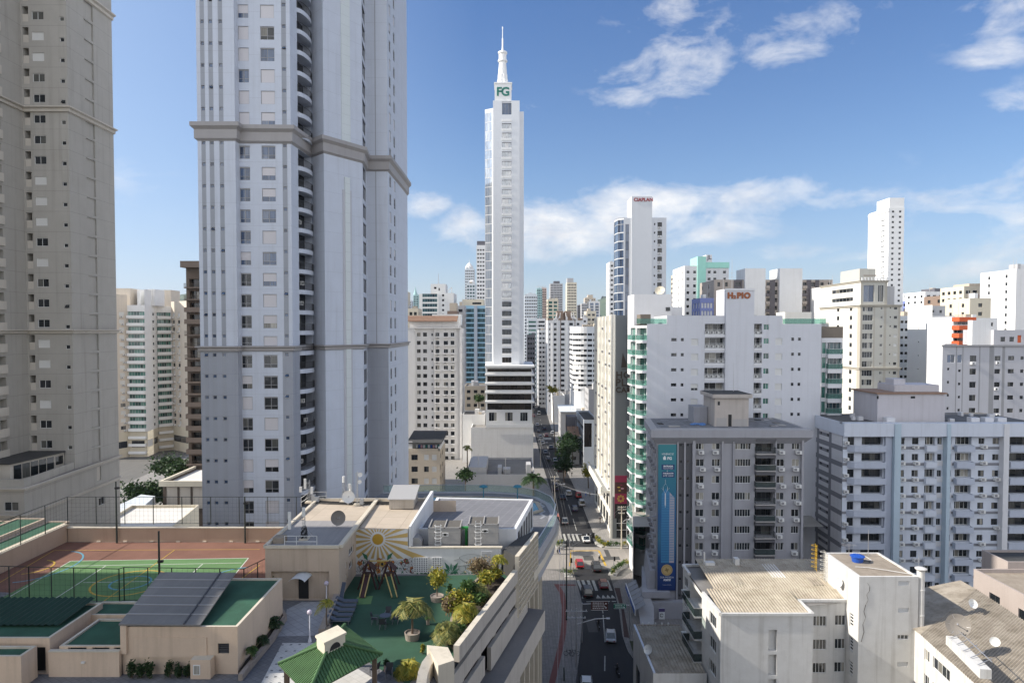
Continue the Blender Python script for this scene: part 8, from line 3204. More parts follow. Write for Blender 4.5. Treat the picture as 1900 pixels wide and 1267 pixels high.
 for k in range(1,6):
  t=k/6
  a,d=Vector(c[0]).lerp(Vector(c[3]),t),Vector(c[1]).lerp(Vector(c[2]),t)
  m.bar((a.x,a.y,a.z+.13),(d.x,d.y,d.z+.13),.07,.06,mt['frame_grey'])
 for t in(.8,):
  a,d=Vector(c[0]).lerp(Vector(c[1]),t),Vector(c[3]).lerp(Vector(c[2]),t)
  m.bar((a.x,a.y,a.z+.15),(d.x,d.y,d.z+.15),.1,.06,mt['frame_dark'])
 m.build('skylight',b.root)
 m=M()
 bx0,bx1=X(357,46.6,1240),X(394,46.6,1240)
 m.box(bx0,bx1,46.3,46.99,ZT,ZT+1.35,mt['club_wall'],top=mt['concrete_pale'])
 m.box(bx0+.2,bx0+.68,46.27,46.298,ZT+.3,ZT+1.0,mt['frame_white'])
 m.box(bx0+.26,bx0+.62,46.262,46.269,ZT+.36,ZT+.94,mt['glass'])
 m.build('meter_cabinet',b.root)
 xe=lambda px,Y:X(px,Y,1180)
 gate=[(xe(115,49.5)-X(109,49.5,1206),0,0,0,0)]
 room('low green roofed changing room with dark openings, left of the clubhouse',X(110,46.95,1206),x0-.05,46.95,51.5,28.0,front=[(.6,1.9,ZT+.3,ZT+1.9,'niche:black',.3),(2.3,3.5,ZT+.3,ZT+1.9,'niche:black',.3),(3.8,4.6,ZT+.3,ZT+1.9,'niche:black',.3)])
 room('small green roofed shelter behind the clubhouse skylight',X(153,51.7,1147),x0-.02,51.7,54.3,28.2)
 gx1=X(92,47,1190)
 b=room('long green roofed changing block with a dark ribbed roof, at the left edge',gx1-17,gx1,47.0,53.2,28.55,front=[(17-1.5,17-.3,ZT+.1,ZT+1.9,'niche:black',.3)]+[(17-3.6-2*k,17-2.2-2*k,ZT+.9,ZT+1.9,'niche:black',.3)for k in range(6)])
 m=M()
 corrugated(m,gx1-17,gx1-.6,49.0,53.5,28.6,28.6,28.85,28.85,mt['green_dark']if 'green_dark' in MATS else paint('green_dark',(.012,.045,.03),.8,.2,.1),pitch=.5,amp=.06)
 m.build('ribbed_roof',b.root)
 room('little green roofed kiosk in the bottom left corner',-48,X(39,45.05,1225),45.05,46.6,28.2)
 m=M()
 m.box(X(90,46.6,1240),x0-.01,46.6,46.85,ZT,27.75,mt['club_wall'])
 m.box(X(90,46.6,1240),x0-.01,46.55,46.9,27.752,27.82,mt['concrete_pale'])
 m.box(X(151,46.5,1240),X(157,46.5,1240),46.45,46.598,ZT+1.0,ZT+1.12,mt['ac_white'])
 tag(m.build('garden_wall'),'beige garden wall running left from the clubhouse front','wall')
left_side()
# ------ plants
leafmat('leaf_dark',(.012,.035,.012),(.03,.065,.02),(.05,.09,.03))
leafmat('leaf_mid',(.03,.075,.02),(.06,.12,.03),(.10,.16,.04))
leafmat('leaf_gold',(.12,.16,.025),(.28,.27,.035),(.44,.34,.05))
leafmat('leaf_palm',(.08,.12,.035),(.19,.21,.06),(.38,.32,.10))
leafmat('leaf_rose',(.16,.12,.07),(.26,.19,.12),(.20,.17,.08))
paint('bark',(.16,.12,.09),.9,.3,.2,scale=3)
paint('pot',(.34,.29,.25),.85,.15,.15,scale=2)
def leaves(m,c,r,n,s,mat,rr,clumps=9):
 """leaf-sized faces gathered in clumps through an ellipsoid, thinner towards the rim"""
 cs=[]
 for k in range(clumps):
  d=Vector((rr.gauss(0,1),rr.gauss(0,1),rr.gauss(0,1))).normalized()*rr.uniform(.25,.8)
  cs.append((Vector((d.x*r[0],d.y*r[1],d.z*r[2])),rr.uniform(.28,.5)))
 for k in range(n):
  b,q=rr.choice(cs)
  d=Vector((rr.gauss(0,.5),rr.gauss(0,.5),rr.gauss(0,.45)))*q
  p=Vector(c)+b+Vector((d.x*r[0],d.y*r[1],d.z*r[2]))*1.25
  u=Vector((rr.gauss(0,1),rr.gauss(0,1),rr.gauss(0,.6))).normalized()
  v=u.orthogonal().normalized()
  v.rotate(Matrix.Rotation(rr.random()*6.28,3,u))
  h=s*rr.uniform(.6,1.3)
  m.face([p-u*h,p+v*h*.5,p+u*h,p-v*h*.5],mt[mat])
def tree(name,label,x,y,z,h,r,mat,n=1500,s=.3,seed=1,group=None,cat='tree',trunk=.2,crown_h=None):
 rr=random.Random(seed)
 t=thing(name,label,cat,(x,y,z),group)
 ch=crown_h or r*.8
 zc=z+h-ch
 m=M()
 lean=rr.uniform(-.05,.05)*h
 m.tube((x,y,z),(x+lean,y,zc-ch*.3),trunk,trunk*.6,mt['bark'],8)
 for k in range(6):
  a=6.28*k/6+rr.random()
  m.tube((x+lean,y,zc-ch*rr.uniform(.3,.6)),(x+lean+cos(a)*r*.6,y+sin(a)*r*.6,zc+ch*rr.uniform(-.1,.5)),trunk*.45,trunk*.12,mt['bark'],5)
 m.build('trunk',t)
 m=M()
 leaves(m,(x+lean,y,zc),(r,r,ch),n,s,mat,rr,14)
 m.build('crown',t)
 return t
def palm(name,label,x,y,z,h,L,mat,n=14,seed=1,droop=1.0,trunk=.12,pot=0,group=None,lean=(0,0),wid=.34,el0=.15):
 rr=random.Random(seed)
 t=thing(name,label,'palm',(x,y,z),group)
 if pot:
  m=M()
  m.lathe(x,y,[(pot*.86,z),(pot,z+.5),(pot*1.02,z+.55),(pot*.9,z+.55),(pot*.88,z+.45),(.02,z+.45)],mt['pot'],22)
  m.build('pot',t)
 top=Vector((x+lean[0],y+lean[1],z+h))
 m=M()
 q0=Vector((x,y,z))
 for k in range(6):
  a,b=q0.lerp(top,k/6),q0.lerp(top,(k+1)/6)
  m.tube(a,b,trunk*(1.15-.06*k),trunk*(1.05-.06*k),mt['bark'],8)
 m.build('trunk',t)
 m=M()
 for k in range(n):
  a=2*pi*k/n+rr.uniform(-.25,.25)
  el=rr.uniform(el0,1.25)
  l=L*rr.uniform(.8,1.1)
  d=Vector((cos(a),sin(a),0))
  side=Vector((-sin(a),cos(a),0))
  pts=[top+d*(l*cos(el)*s*(1-.15*s))+Vector((0,0,l*(sin(el)*s-droop*.75*s*s)))for s in[q/9 for q in range(10)]]
  m.path(pts[::3],.015+L*.004,mt[mat],4)
  for q in range(1,28):
   s=q/28*9
   i=min(8,int(s))
   p=pts[i].lerp(pts[i+1],s-i)
   f=(pts[i+1]-pts[i]).normalized()
   w=L*wid*sin(pi*(.12+.85*q/28))*rr.uniform(.75,1.1)
   for sg in(-1,1):
    e=p+side*(sg*w)+f*(w*.55)-Vector((0,0,w*rr.uniform(.2,.7)))
    o=f*(.018*L)
    m.face([p-o,p+o,e+o*.3,e-o*.3],mt[mat])
 m.build('crown',t)
 return t
def gz(px,py,z=ZT):return G(px,py,z)
for k,(px,Y,yt,r,lab)in enumerate(((312,205,846,6.6,'broad dark green tree in front of the cream and white block'),(338,196,858,4.2,'dark tree against the brown block'),(262,172,893,4.6,'dark leafy tree low beside the beige tower'),(300,180,895,3.0,'small dark tree behind the cream flat roof'))):
 tree('tree',lab,X(px,Y,870),Y,0,Z(yt,Y),r,'leaf_dark',2600,.55,20+k,'trees between the two left towers',crown_h=3.0)
for k,(px,Y,yt,r)in enumerate(((1049,232,812,3.6),(1055,240,802,3.6),(1062,249,806,3.6),(1047,222,838,2.8))):
 tree('street_tree',('dark street tree nearest the junction on the right kerb','dark street tree before the red roofed house','dark street tree tight against the grey office','small dark street tree leaning over the parked cars')[k],X(px,Y,820),Y,0,Z(yt,Y),r,'leaf_dark',1300,.45,40+k,'street trees on the right kerb',crown_h=3.6)
tree('street_tree','pale sunlit street tree beside the hotel flank',X(1092,214,870),214,0,Z(857,214),2.3,'leaf_gold',900,.32,51,crown_h=2.4)
tree('tree','small dark tree behind the pool deck rail',X(862,150,880),150,0,Z(868,150),1.8,'leaf_dark',700,.35,53)
tree('tree','little round tree on the low roofs behind the white skyscraper base',X(892,296,735),296,0,Z(730,296),2.4,'leaf_mid',500,.5,55)
palm('palm_tree','big dark palm at the left kerb beyond the pool deck',X(990,172,885),172,0,Z(889,172),5.0,'leaf_dark',22,3,.9,.28,wid=.26)
palm('palm_tree','small yellowish palm left of the blank white base',X(867,205,835),205,0,Z(830,205),2.3,'leaf_palm',14,4,1.0,.2)
tree('tree','yellow green tree on the roof of the white pylon store',X(1031,268,720),268,0,Z(714,268),2.2,'leaf_gold',500,.4,57)
def hedge(label,pts,w,h,seed,kerb=True):
 t=thing('hedge',label,'hedge',(pts[0].x,pts[0].y,0),'clipped hedges at the junction')
 m=M()
 for p,q in zip(pts[:-1],pts[1:]):m.bar((p.x,p.y,.13),(q.x,q.y,.13),w+.5,.26,mt['kerb'])
 m.build('kerb',t)
 m=M()
 rr=random.Random(seed)
 for p,q in zip(pts[:-1],pts[1:]):
  L=(q-p).length
  for k in range(int(L/.5)+1):
   c=p.lerp(q,min(1,k*.5/L))
   leaves(m,(c.x,c.y,.3+h*.5),(w*.5,w*.5,h*.55),120,.12,rr.choice(('leaf_mid','leaf_mid','leaf_gold')),rr,5)
 m.build('foliage',t)
hedge('square clipped hedge at the near left corner of the junction',[G(1047,1068),G(1062,1068)],2.2,1.3,1)
hedge('clipped hedge at the far left corner of the junction',[G(1031,1016),G(1043,1010)],2.0,1.2,2)
hedge('long clipped hedge round the far right corner of the junction',[G(1107,1002),G(1113,1011),G(1122,1014.5),G(1165,1015)],1.3,1.1,3)
hedge('curved clipped hedge at the near right corner of the junction',[G(1136,1068),G(1141,1060),G(1151,1053),G(1166,1047)],1.2,1.1,4)
m=M()
for a,d in(((-4.4,49.4),(-4.05,50.5)),):pass
bed=[gz(828,1198),gz(838,1160),gz(846,1130),gz(868,1098),gz(896,1074),gz(920,1066)]
m=M()
for p,q in zip(bed[:-1],bed[1:]):m.bar((p.x,p.y,ZT+.22),(q.x,q.y,ZT+.22),.25,.5,mt['pot'])
m.face([(p.x,p.y,ZT+.3)for p in bed]+[(-.5,64.0,ZT+.3),(-4.3,49.8,ZT+.3)],mt['soil'])
tag(m.build('planter_bed'),'low walled planter bed filled with palms and shrubs along the terrace parapet','planter')
for k,(px,py,h,r,mat,lab)in enumerate(((893,1082,1.9,1.15,'leaf_rose','round rosy brown shrub at the far end of the planter bed'),(905,1098,1.5,.75,'leaf_gold','yellow shrub near the far end of the planter bed'),(852,1148,1.9,.95,'leaf_gold','bright yellow green shrub in the middle of the planter bed'),(833,1150,1.5,.5,'leaf_rose','dry brownish shrub on the inner side of the planter bed'),(866,1122,1.7,.7,'leaf_mid','mid green shrub behind the bright yellow one'),(917,1085,1.2,.6,'leaf_gold','small golden shrub hugging the parapet'),(885,1128,1.0,.6,'leaf_mid','low green shrub hugging the parapet'),(846,1190,.9,.6,'leaf_mid','low green shrub at the near end of the planter bed'))):
 p=gz(px,py)
 tree('shrub',lab,p.x,p.y,ZT+.3,h*1.15,r*1.22,mat,1500,.14,70+k,'shrubs in the terrace planter bed','shrub',.05,h*.46)
for k,(px,py,h,s,lab)in enumerate(((836,1120,1.9,.22,'leafy upright column plant, left of the two'),(861,1118,1.6,.2,'leafy upright column plant, right of the two'))):
 p=gz(px,py)
 tree('shrub',lab,p.x,p.y,ZT+.25,h,s,'leaf_mid',350,.12,90+k,'shrubs in the terrace planter bed','shrub',.04,h*.48)
for k,(px,py,h,L,n,lean,lab)in enumerate(((917,1083,1.7,.95,16,(.45,.35),'leaning palm at the far end of the planter bed'),(886,1118,.8,1.25,20,(0,0),'shaggy low palm in the far half of the planter bed'),(866,1160,.9,1.35,22,(0,0),'shaggy low palm in the middle of the planter bed'),(832,1196,.8,1.35,22,(-.1,0),'shaggy low palm at the near end of the planter bed'),(757,1250,.5,1.1,18,(0,0),'bushy palm beside the concrete vault'))):
 p=gz(px,py)
 palm('palm',lab,p.x,p.y,ZT+(.3 if px!=757 else 0),h*1.15,L*1.3,'leaf_palm' if k%2 else 'leaf_gold',n+6,100+k,1.0,.1,group='palms on the terrace',lean=lean)
p=gz(765,1185)
palm('potted_palm','arching yellow green palm in a round pot in the middle of the turf',p.x,p.y,ZT,2.4,2.9,'leaf_palm',17,7,1.35,.09,.6,wid=.28,el0=.65)
p=gz(811,1114)
t=tree('potted_tree','bushy golden little tree in a round pot near the mural',p.x,p.y,ZT,2.75,.95,'leaf_gold',1300,.12,61,None,'potted tree',.06,.85)
m=M()
m.lathe(p.x,p.y,[(.52,ZT),(.62,ZT+.48),(.54,ZT+.48),(.5,ZT+.4),(.02,ZT+.4)],mt['pot'],22)
m.build('pot',t)
p=gz(794,1158)
palm('potted_plant','small plant in a little pot in the sunny patch of the turf',p.x,p.y,ZT,.55,.45,'leaf_mid',9,9,1.0,.03,.16)
p=gz(606,1172)
palm('palm','slim young palm beside the low wall, left of the sun loungers',p.x,p.y,ZT,2.3,1.15,'leaf_gold',8,12,1.0,.06,.3,'palms on the terrace')
p=gz(784,1213)
tree('shrub','little pointed golden shrub beside the concrete corner block',p.x,p.y,ZT,.9,.2,'leaf_gold',250,.09,63,None,'shrub',.03,.42)
for k,(px,lab)in enumerate(((245,'leftmost'),(262,'second from left'),(277,'third from left'),(316,'fourth from left'),(330,'fifth from left'),(348,'rightmost'))):
 p=gz(px,1257-(k>2))
 h=(1.3,.95,1.25,1.25,1.1,1.2)[k]
 tree('conifer','small dark conifer against the beige clubhouse wall, %s of six'%lab,p.x,p.y,ZT,h,.32,'leaf_dark',450,.09,120+k,'conifers along the clubhouse','conifer',.04,h*.5)
m=M()
bd=[gz(446,1262),gz(470,1232),gz(505,1190),gz(529,1150),gz(516,1128)]
for p,q in zip(bd[:-1],bd[1:]):m.bar((p.x,p.y,ZT+.22),(q.x,q.y,ZT+.22),.3,.45,mt['pot'])
m.face([(p.x,p.y,ZT+.28)for p in bd[::-1]]+[(X(443,47,1240)+.05,47.2,ZT+.28)][::-1],mt['soil'])
tag(m.build('planter_bed'),'low curved planter bed along the right side of the clubhouse','planter')
for k,(px,py,h,L,mat,lab)in enumerate(((508,1172,.6,1.0,'leaf_dark','dark fern palm at the far end of the clubhouse planter'),(487,1203,.5,.8,'leaf_dark','dark fern palm in the middle of the clubhouse planter'),(467,1234,.9,.7,'leaf_mid','little green palm at the near end of the clubhouse planter'))):
 p=gz(px,py)
 palm('palm',lab,p.x,p.y,ZT+.28,h,L,mat,20,130+k,.9,.06,group='palms on the terrace')
p=gz(507,1118)
tree('shrub','dark climbing shrub in the corner left of the awning door',p.x,p.y-.2,ZT,2.6,.5,'leaf_dark',420,.14,140,None,'shrub',.05,1.3)
# ------ things on the terrace
plain('sling_blue',(.075,.095,.13),.7)
plain('lounger_frame',(.17,.18,.20),.5)
plain('chair_dark',(.03,.033,.04),.6)
plain('maroon',(.05,.018,.02),.6)
plain('slide_yellow',(.50,.38,.14),.5)
plain('lamp_white',(.62,.62,.66),.5)
plain('globe',(.50,.44,.52),.35)
plain('pool_blue',(.06,.20,.23),.08)
plain('umbrella_blue',(.03,.17,.24),.6)
def lounger():
 t=thing('sun_lounger','','sun lounger',(0,0,0),'sun loungers in a row along the low wall')
 m=M()
 for s in(-.3,.3):m.bar((-.95,s,.3),(.95,s,.3),.05,.05,mt['lounger_frame'])
 for x in(-.6,.85):m.bar((x,-.3,.3),(x,.3,.3),.05,.05,mt['lounger_frame'])
 m.build('frame',t)
 for x in(-.6,.85):
  for s in(-.3,.3):
   m=M()
   m.bar((x,s,0),(x,s,.3),.05,.05,mt['lounger_frame'])
   m.build('leg',t)
 m=M()
 m.box(-.25,.95,-.28,.28,.33,.36,mt['sling_blue'])
 m.build('seat',t)
 m=M()
 m.hexa([(-.95,-.28,.62),(-.25,-.28,.33),(-.25,.28,.33),(-.95,.28,.62),(-.95,-.28,.65),(-.25,-.28,.36),(-.25,.28,.36),(-.95,.28,.65)],mt['sling_blue'])
 m.build('backrest',t)
 return t
L0=lounger()
for k,(px,py)in enumerate(((640.5,1156),(645,1146.5),(649.5,1137.5),(652.5,1129),(656,1120.5))):
 o=L0 if k==0 else copy_tree(L0)
 p=gz(px-12,py)
 o.location=(p.x,p.y,ZT+.006)
 o['label']='blue grey sun lounger, '+('nearest of the row, close to the pavilion','second nearest of the row','in the middle of the row','second farthest of the row','farthest of the row, next to the leaning one')[k]
o=copy_tree(L0)
p=gz(632,1108)
o.location=(p.x,p.y,ZT+.35)
o.rotation_euler=(.2,-.75,pi/2)
o['label']='blue grey sun lounger tipped up against the wall behind the row'
def patio():
 c=gz(715,1157)
 t=thing('table','small round dark garden table among four chairs on the turf','table',(c.x,c.y,ZT))
 m=M()
 m.lathe(c.x,c.y,[(.02,ZT+.70),(.48,ZT+.70),(.48,ZT+.73),(.02,ZT+.735)],mt['sling_blue'],20)
 m.build('top',t)
 m=M()
 m.tube((c.x,c.y,ZT),(c.x,c.y,ZT+.7),.04,.04,mt['chair_dark'],8)
 m.box(c.x-.25,c.x+.25,c.y-.03,c.y+.03,ZT+.006,ZT+.04,mt['chair_dark'])
 m.build('leg',t)
 ch=chair_proto()
 for k,(dx,dy,r,lab)in enumerate(((-.85,0,-pi/2,'left of the table'),(.8,.1,pi/2,'right of the table'),(.05,.9,pi,'behind the table'),(-.05,-.85,0,'in front of the table'))):
  o=ch if k==0 else copy_tree(ch)
  o.location=(c.x+dx,c.y+dy,ZT+.006)
  o.rotation_euler.z=r
  o['label']='dark garden chair with a sling back, '+lab+' on the turf'
def chair_proto():
 t=thing('chair','','chair',(0,0,0),'garden chairs')
 m=M()
 m.box(-.24,.24,-.24,.24,.42,.45,mt['chair_dark'])
 m.build('seat',t)
 m=M()
 m.hexa([(-.24,-.24,.45),(.24,-.24,.45),(.24,-.2,.45),(-.24,-.2,.45),(-.24,-.36,.95),(.24,-.36,.95),(.24,-.33,.95),(-.24,-.33,.95)],mt['chair_dark'])
 m.build('backrest',t)
 for x in(-.22,.22):
  for y in(-.22,.22):
   m=M()
   m.bar((x,y,0),(x,y,.42 if y<0 else .64),.035,.035,mt['lounger_frame'])
   m.build('leg',t)
  m=M()
  m.bar((x,-.27,.64),(x,.24,.64),.04,.03,mt['lounger_frame'])
  m.build('armrest',t)
 return t
patio()
def playground():
 c=gz(705,1090)
 t=thing('playground','maroon wooden climbing frame with two pale slides and a swing beam before the mural','playground',(c.x,c.y,ZT))
 for px in(684,722):
  p=gz(px,1088)
  m=M()
  for sx in(-1,1):
   for sy in(-1,1):m.bar((p.x+sx*.85,p.y+sy*.7,ZT),(p.x+sx*.12,p.y+sy*.3,ZT+2.3),.11,.11,mt['maroon'])
  m.box(p.x-.5,p.x+.5,p.y-.55,p.y+.55,ZT+1.15,ZT+1.22,mt['maroon'])
  m.hexa([(p.x-.65,p.y-.6,ZT+1.6),(p.x,p.y-.4,ZT+2.35),(p.x,p.y+.4,ZT+2.35),(p.x-.65,p.y+.6,ZT+1.6),(p.x-.66,p.y-.6,ZT+1.66),(p.x,p.y-.4,ZT+2.41),(p.x,p.y+.4,ZT+2.41),(p.x-.66,p.y+.6,ZT+1.66)],mt['maroon'])
  m.hexa([(p.x,p.y-.4,ZT+2.35),(p.x+.65,p.y-.6,ZT+1.6),(p.x+.65,p.y+.6,ZT+1.6),(p.x,p.y+.4,ZT+2.35),(p.x,p.y-.4,ZT+2.41),(p.x+.66,p.y-.6,ZT+1.66),(p.x+.66,p.y+.6,ZT+1.66),(p.x,p.y+.4,ZT+2.41)],mt['maroon'])
  m.build('tower',t)
  m=M()
  q=gz(px-(12 if px<700 else-10),1110)
  for s in(-.26,.26):m.bar((p.x+s,p.y-.5,ZT+1.35),(q.x+s*.9,q.y,ZT+.15),.07,.16,mt['slide_yellow'])
  m.hexa([(p.x-.24,p.y-.5,ZT+1.18),(p.x+.24,p.y-.5,ZT+1.18),(q.x+.22,q.y,ZT+.06),(q.x-.22,q.y,ZT+.06),(p.x-.24,p.y-.5,ZT+1.21),(p.x+.24,p.y-.5,ZT+1.21),(q.x+.22,q.y,ZT+.09),(q.x-.22,q.y,ZT+.09)],mt['maroon' if px<700 else 'turf'])
  m.build('slide',t)
 m=M()
 a,d=gz(686,1086),gz(726,1086)
 m.bar((a.x,a.y,ZT+2.35),(d.x,d.y,ZT+2.35),.1,.1,mt['slide_yellow'])
 for k in(.35,.5,.65):
  x=a.x+(d.x-a.x)*k
  m.bar((x,a.y,ZT+.6),(x,a.y,ZT+2.3),.03,.03,mt['slide_yellow'])
 m.build('swing',t)
 m=M()
 m.face([tuple(gz(x,y,ZT+.02))for x,y in((657,1121),(688,1120),(692,1105),(663,1106))],mt['court_green'])
 tag(m.build('play_mat'),'bright green mat under the left slide of the climbing frame','mat')
playground()
def pavilion():
 c=[gz(516,1233,28.6),gz(571,1290,28.6),gz(710,1214,28.6),gz(640,1160,28.6)]
 ap=Vector(((c[0].x+c[2].x)/2,(c[0].y+c[2].y)/2,29.75))
 t=thing('pavilion','open garden pavilion with a hipped green tiled roof and a little beige vent house','pavilion',(ap.x,ap.y,ZT))
 paint('tile_green',(.075,.16,.06),.6,.3,.0,scale=1.5)
 m=M()
 for k in range(4):
  a,d=c[k],c[(k+1)%4]
  n=26
  for q in range(n):
   for s,zz in((0,.0),(.55,-.06)):
    t0,t1=(q+s)/n,(q+(.55 if s==0 else 1.0))/n
    f=lambda u:(a.lerp(d,u),a.lerp(d,.5+(u-.5)*0)*0+Vector((0,0,0)))
    def up(u):
     e=a.lerp(d,u)
     k2=1-abs(2*u-1)
     mid=a.lerp(d,.5)
     top=e+(ap-mid)*k2
     return e,top
    e0,p0=up(t0)
    e1,p1=up(t1)
    o=Vector((0,0,.07+zz))
    m.face([e0+o,e1+o,p1+o,p0+o],mt['tile_green'])
    if s==0:
     m.face([e0,e0+o,p0+o,p0],mt['tile_green'])
     m.face([e1+o,e1,p1,p1+o],mt['tile_green'])
     m.face([e1,e1+o,e0+o,e0],mt['tile_green'])
  m.tube(a+Vector((0,0,.1)),ap+Vector((0,0,.1)),.11,.11,mt['tile_green'],8)
 m.face([p-Vector((0,0,.02))for p in reversed(c)],mt['bark'])
 m.build('roof',t)
 m=M()
 u=(c[2]-c[1]).normalized()
 v=(c[3]-c[2]).normalized()
 hw,hd=.85,.62
 b0=[ap+u*sx*hw+v*sy*hd for sx,sy in((-1,-1),(1,-1),(1,1),(-1,1))]
 m.hexa([p-Vector((0,0,.55))for p in b0]+[p+Vector((0,0,.42))for p in b0],mt['cream_wall'])
 b1=[ap+(p-ap)*1.1 for p in b0]
 m.hexa([p+Vector((0,0,.425))for p in b1]+[p+Vector((0,0,.56))for p in b1],mt['cream_wall'])
 h=m.build('vent_house',t)
 m=M()
 n=(b0[0]+b0[1])/2-v*.012
 m.face([n+u*(.45*cos(a))+Vector((0,0,-.2+.42*sin(a)))for a in[pi*k/9 for k in range(10)]][::-1],mt['black'])
 m.build('opening',h)
 for k in range(4):
  p=ap.lerp(c[k],.84)
  m=M()
  m.box(p.x-.14,p.x+.14,p.y-.14,p.y+.14,ZT,28.55,mt['bark'])
  m.build('post',t)
 for k,(px,py)in enumerate(((695,1252),(722,1258))):
  q=gz(px,py)
  o=copy_tree(L_CH)
  o.location=(q.x,q.y,ZT+.012)
  o.rotation_euler.z=1.2+k*2
  o['label']='dark chair under the right eaves of the pavilion, '+('nearer its post' if k==0 else 'farther out')
 q=gz(719,1243)
 tree('potted_plant','small potted plant at the right corner of the pavilion',q.x,q.y,ZT+.35,.5,.25,'leaf_dark',150,.1,200,None,'potted plant',.03,.25)
 m=M()
 m.box(q.x-.22,q.x+.22,q.y-.22,q.y+.22,ZT,ZT+.38,mt['far_pink'])
 tag(m.build('flower_pot'),'square clay pot at the right corner of the pavilion','flower pot')
L_CH=[o for o in bpy.data.objects if o.get('category')=='chair'][0]
pavilion()
m=M()
a,d=gz(625,1113),gz(597,1180)
m.bar((a.x,a.y,ZT+.3),(d.x,d.y,ZT+.3),.5,.6,mt['pot'])
tag(m.build('low_wall'),'low brown wall beside the row of sun loungers','wall')
for px,py,h,lab in((575,1190,2.3,'white globe lamp post on the tiled paving'),(606,1126,2.1,'white globe lamp post behind the low wall near the terrace building')):
 p=gz(px,py)
 t=thing('lamp_post',lab,'lamp post',(p.x,p.y,ZT),'white globe lamp posts on the terrace')
 m=M()
 m.tube((p.x,p.y,ZT),(p.x,p.y,ZT+h-.2),.05,.04,mt['lamp_white'],10)
 m.lathe(p.x,p.y,[(.16,ZT),(.15,ZT+.08),(.08,ZT+.3),(.05,ZT+.45)],mt['lamp_white'],12)
 m.build('post',t)
 m=M()
 m.ball((p.x,p.y,ZT+h),.2,.2,.2,mt['globe'],14,9)
 m.build('globe',t)
m=M()
pl=[(-12,92),(-6,88.5),(1.2,87.5),(3.6,90),(3.2,93.6),(.5,96),(-4,96.8),(-12,96.8)]
m.prism(pl,ZT-.005,ZT+.14,mt['roof_white'],top=mt['pool_blue'])
struct('water',m)
m=M()
q=offset_line([(p[0],p[1])for p in pl],.55,True)
for k in range(len(pl)):
 k2=(k+1)%len(pl)
 a,d,e,f=pl[k],pl[k2],q[k2],q[k]
 m.hexa([(a[0],a[1],ZT),(d[0],d[1],ZT),(e.x,e.y,ZT),(f.x,f.y,ZT),(a[0],a[1],ZT+.2),(d[0],d[1],ZT+.2),(e.x,e.y,ZT+.2),(f.x,f.y,ZT+.2)],mt['fibre_cream'])
tag(m.build('pool_edge'),'cream stone rim round the rooftop pool','pool edge')
m=M()
for k in range(8):
 p=gz(1003+(k%2)*8-k*.4,962-k*4.6)
 p2=gz(1003+((k+1)%2)*8-k*.4,962-(k+1)*4.6)
 m.bar((p.x,p.y,ZT+.003),(p2.x,p2.y,ZT+.003),.35,.012,mt['frame_grey'])
tag(m.build('deck_inlay'),'grey zigzag inlay in the curved deck walkway','deck inlay')
for px,lab in((897,'left'),(960,'right')):
 Y=95.5
 x=X(px,Y,915)
 t=thing('parasol','flat blue parasol beside the rooftop pool, %s one'%lab,'parasol',(x,Y,ZT),'blue parasols by the pool')
 m=M()
 m.tube((x,Y,ZT),(x,Y,ZT+2.2),.07,.07,mt['umbrella_blue'],8)
 m.build('pole',t)
 m=M()
 m.lathe(x,Y,[(.60,ZT+1.9),(.64,ZT+1.97),(.4,ZT+2.15),(.05,ZT+2.22)],mt['umbrella_blue'],16)
 m.build('canopy',t)
# ------ low roofs between the left towers, shade tower
b=Bld('building','low white flat roofed building behind the sports court fence','building',(-62,112,0),wallmat='far_cream')
q=[G(178,977,18),G(320,977,18),G(369,936,18),G(244,937,18)]
b.poly([(p.x,p.y)for p in q],0,18,top='roof_white',parapet=.5)
b.finish()
b=Bld('building','cream flat roofed building with brown panelled front, left of the lilac tower base','building',(-75,150,0),wallmat='cream_wall')
x0,x1=X(302,150,900),X(392,150,900)
zt=Z(893,150)
b.box(x0,x1,150,166,0,zt-.3,front=[(.7+2.9*k,3.2+2.9*k,zt-6,zt-1.2,'niche:tan_wall',.15)for k in range(3)],top='roof_white',parapet=.4,mat='brown_wall')
m=M()
m.box(x0-.6,x1,149.4,149.9,zt-1.0,zt+.2,mt['cream_wall'])
m.box(x0-.6,x0-.01,149.91,166,zt-1.0,zt+.2,mt['cream_wall'])
m.build('fascia',b.root)
b.finish()
m=M()
q=[P(182,955,128),P(240,962,122),P(288,920,150),P(262,917,152)]
m.hexa([(p.x,p.y,0)for p in q]+[tuple(p)for p in q],mt['far_pale'])
tag(m.build('shed'),'pale metal roofed shed at the foot of the beige tower','shed')
b=Bld('apartment_tower','beige tower just outside the left edge that shades the terrace','tower',(-95,40,0),wallmat='beige_trim')
b.box(-118,-76,8,49,0,67,right=rows(3,3,20,evenly(1,42,8,1.6,W2D),1.3),front=rows(3,3,20,evenly(1,40,8,1.6,W2D),1.3))
b.box(-118,-76,49.01,63.1,0,74,right=rows(3,3,22,evenly(.5,11,3,1.6,W2D),1.3))
b.limit=60
b.finish()
b=Bld('apartment_tower','tall pale block hidden behind the lilac tower that shades the street','tower',(-58,185,0),wallmat='far_beige')
b.box(-75,-43,186,224,0,118,right=rows(4,3,36,evenly(1,37,7,1.6,'raw:glass_dark'),1.3))
b.finish()
b=Bld('apartment_tower','tower behind the camera that the photo was taken from','tower',(0,-16,0),wallmat='far_cream')
b.box(-28,30,-30,-2,0,74)
b.finish()
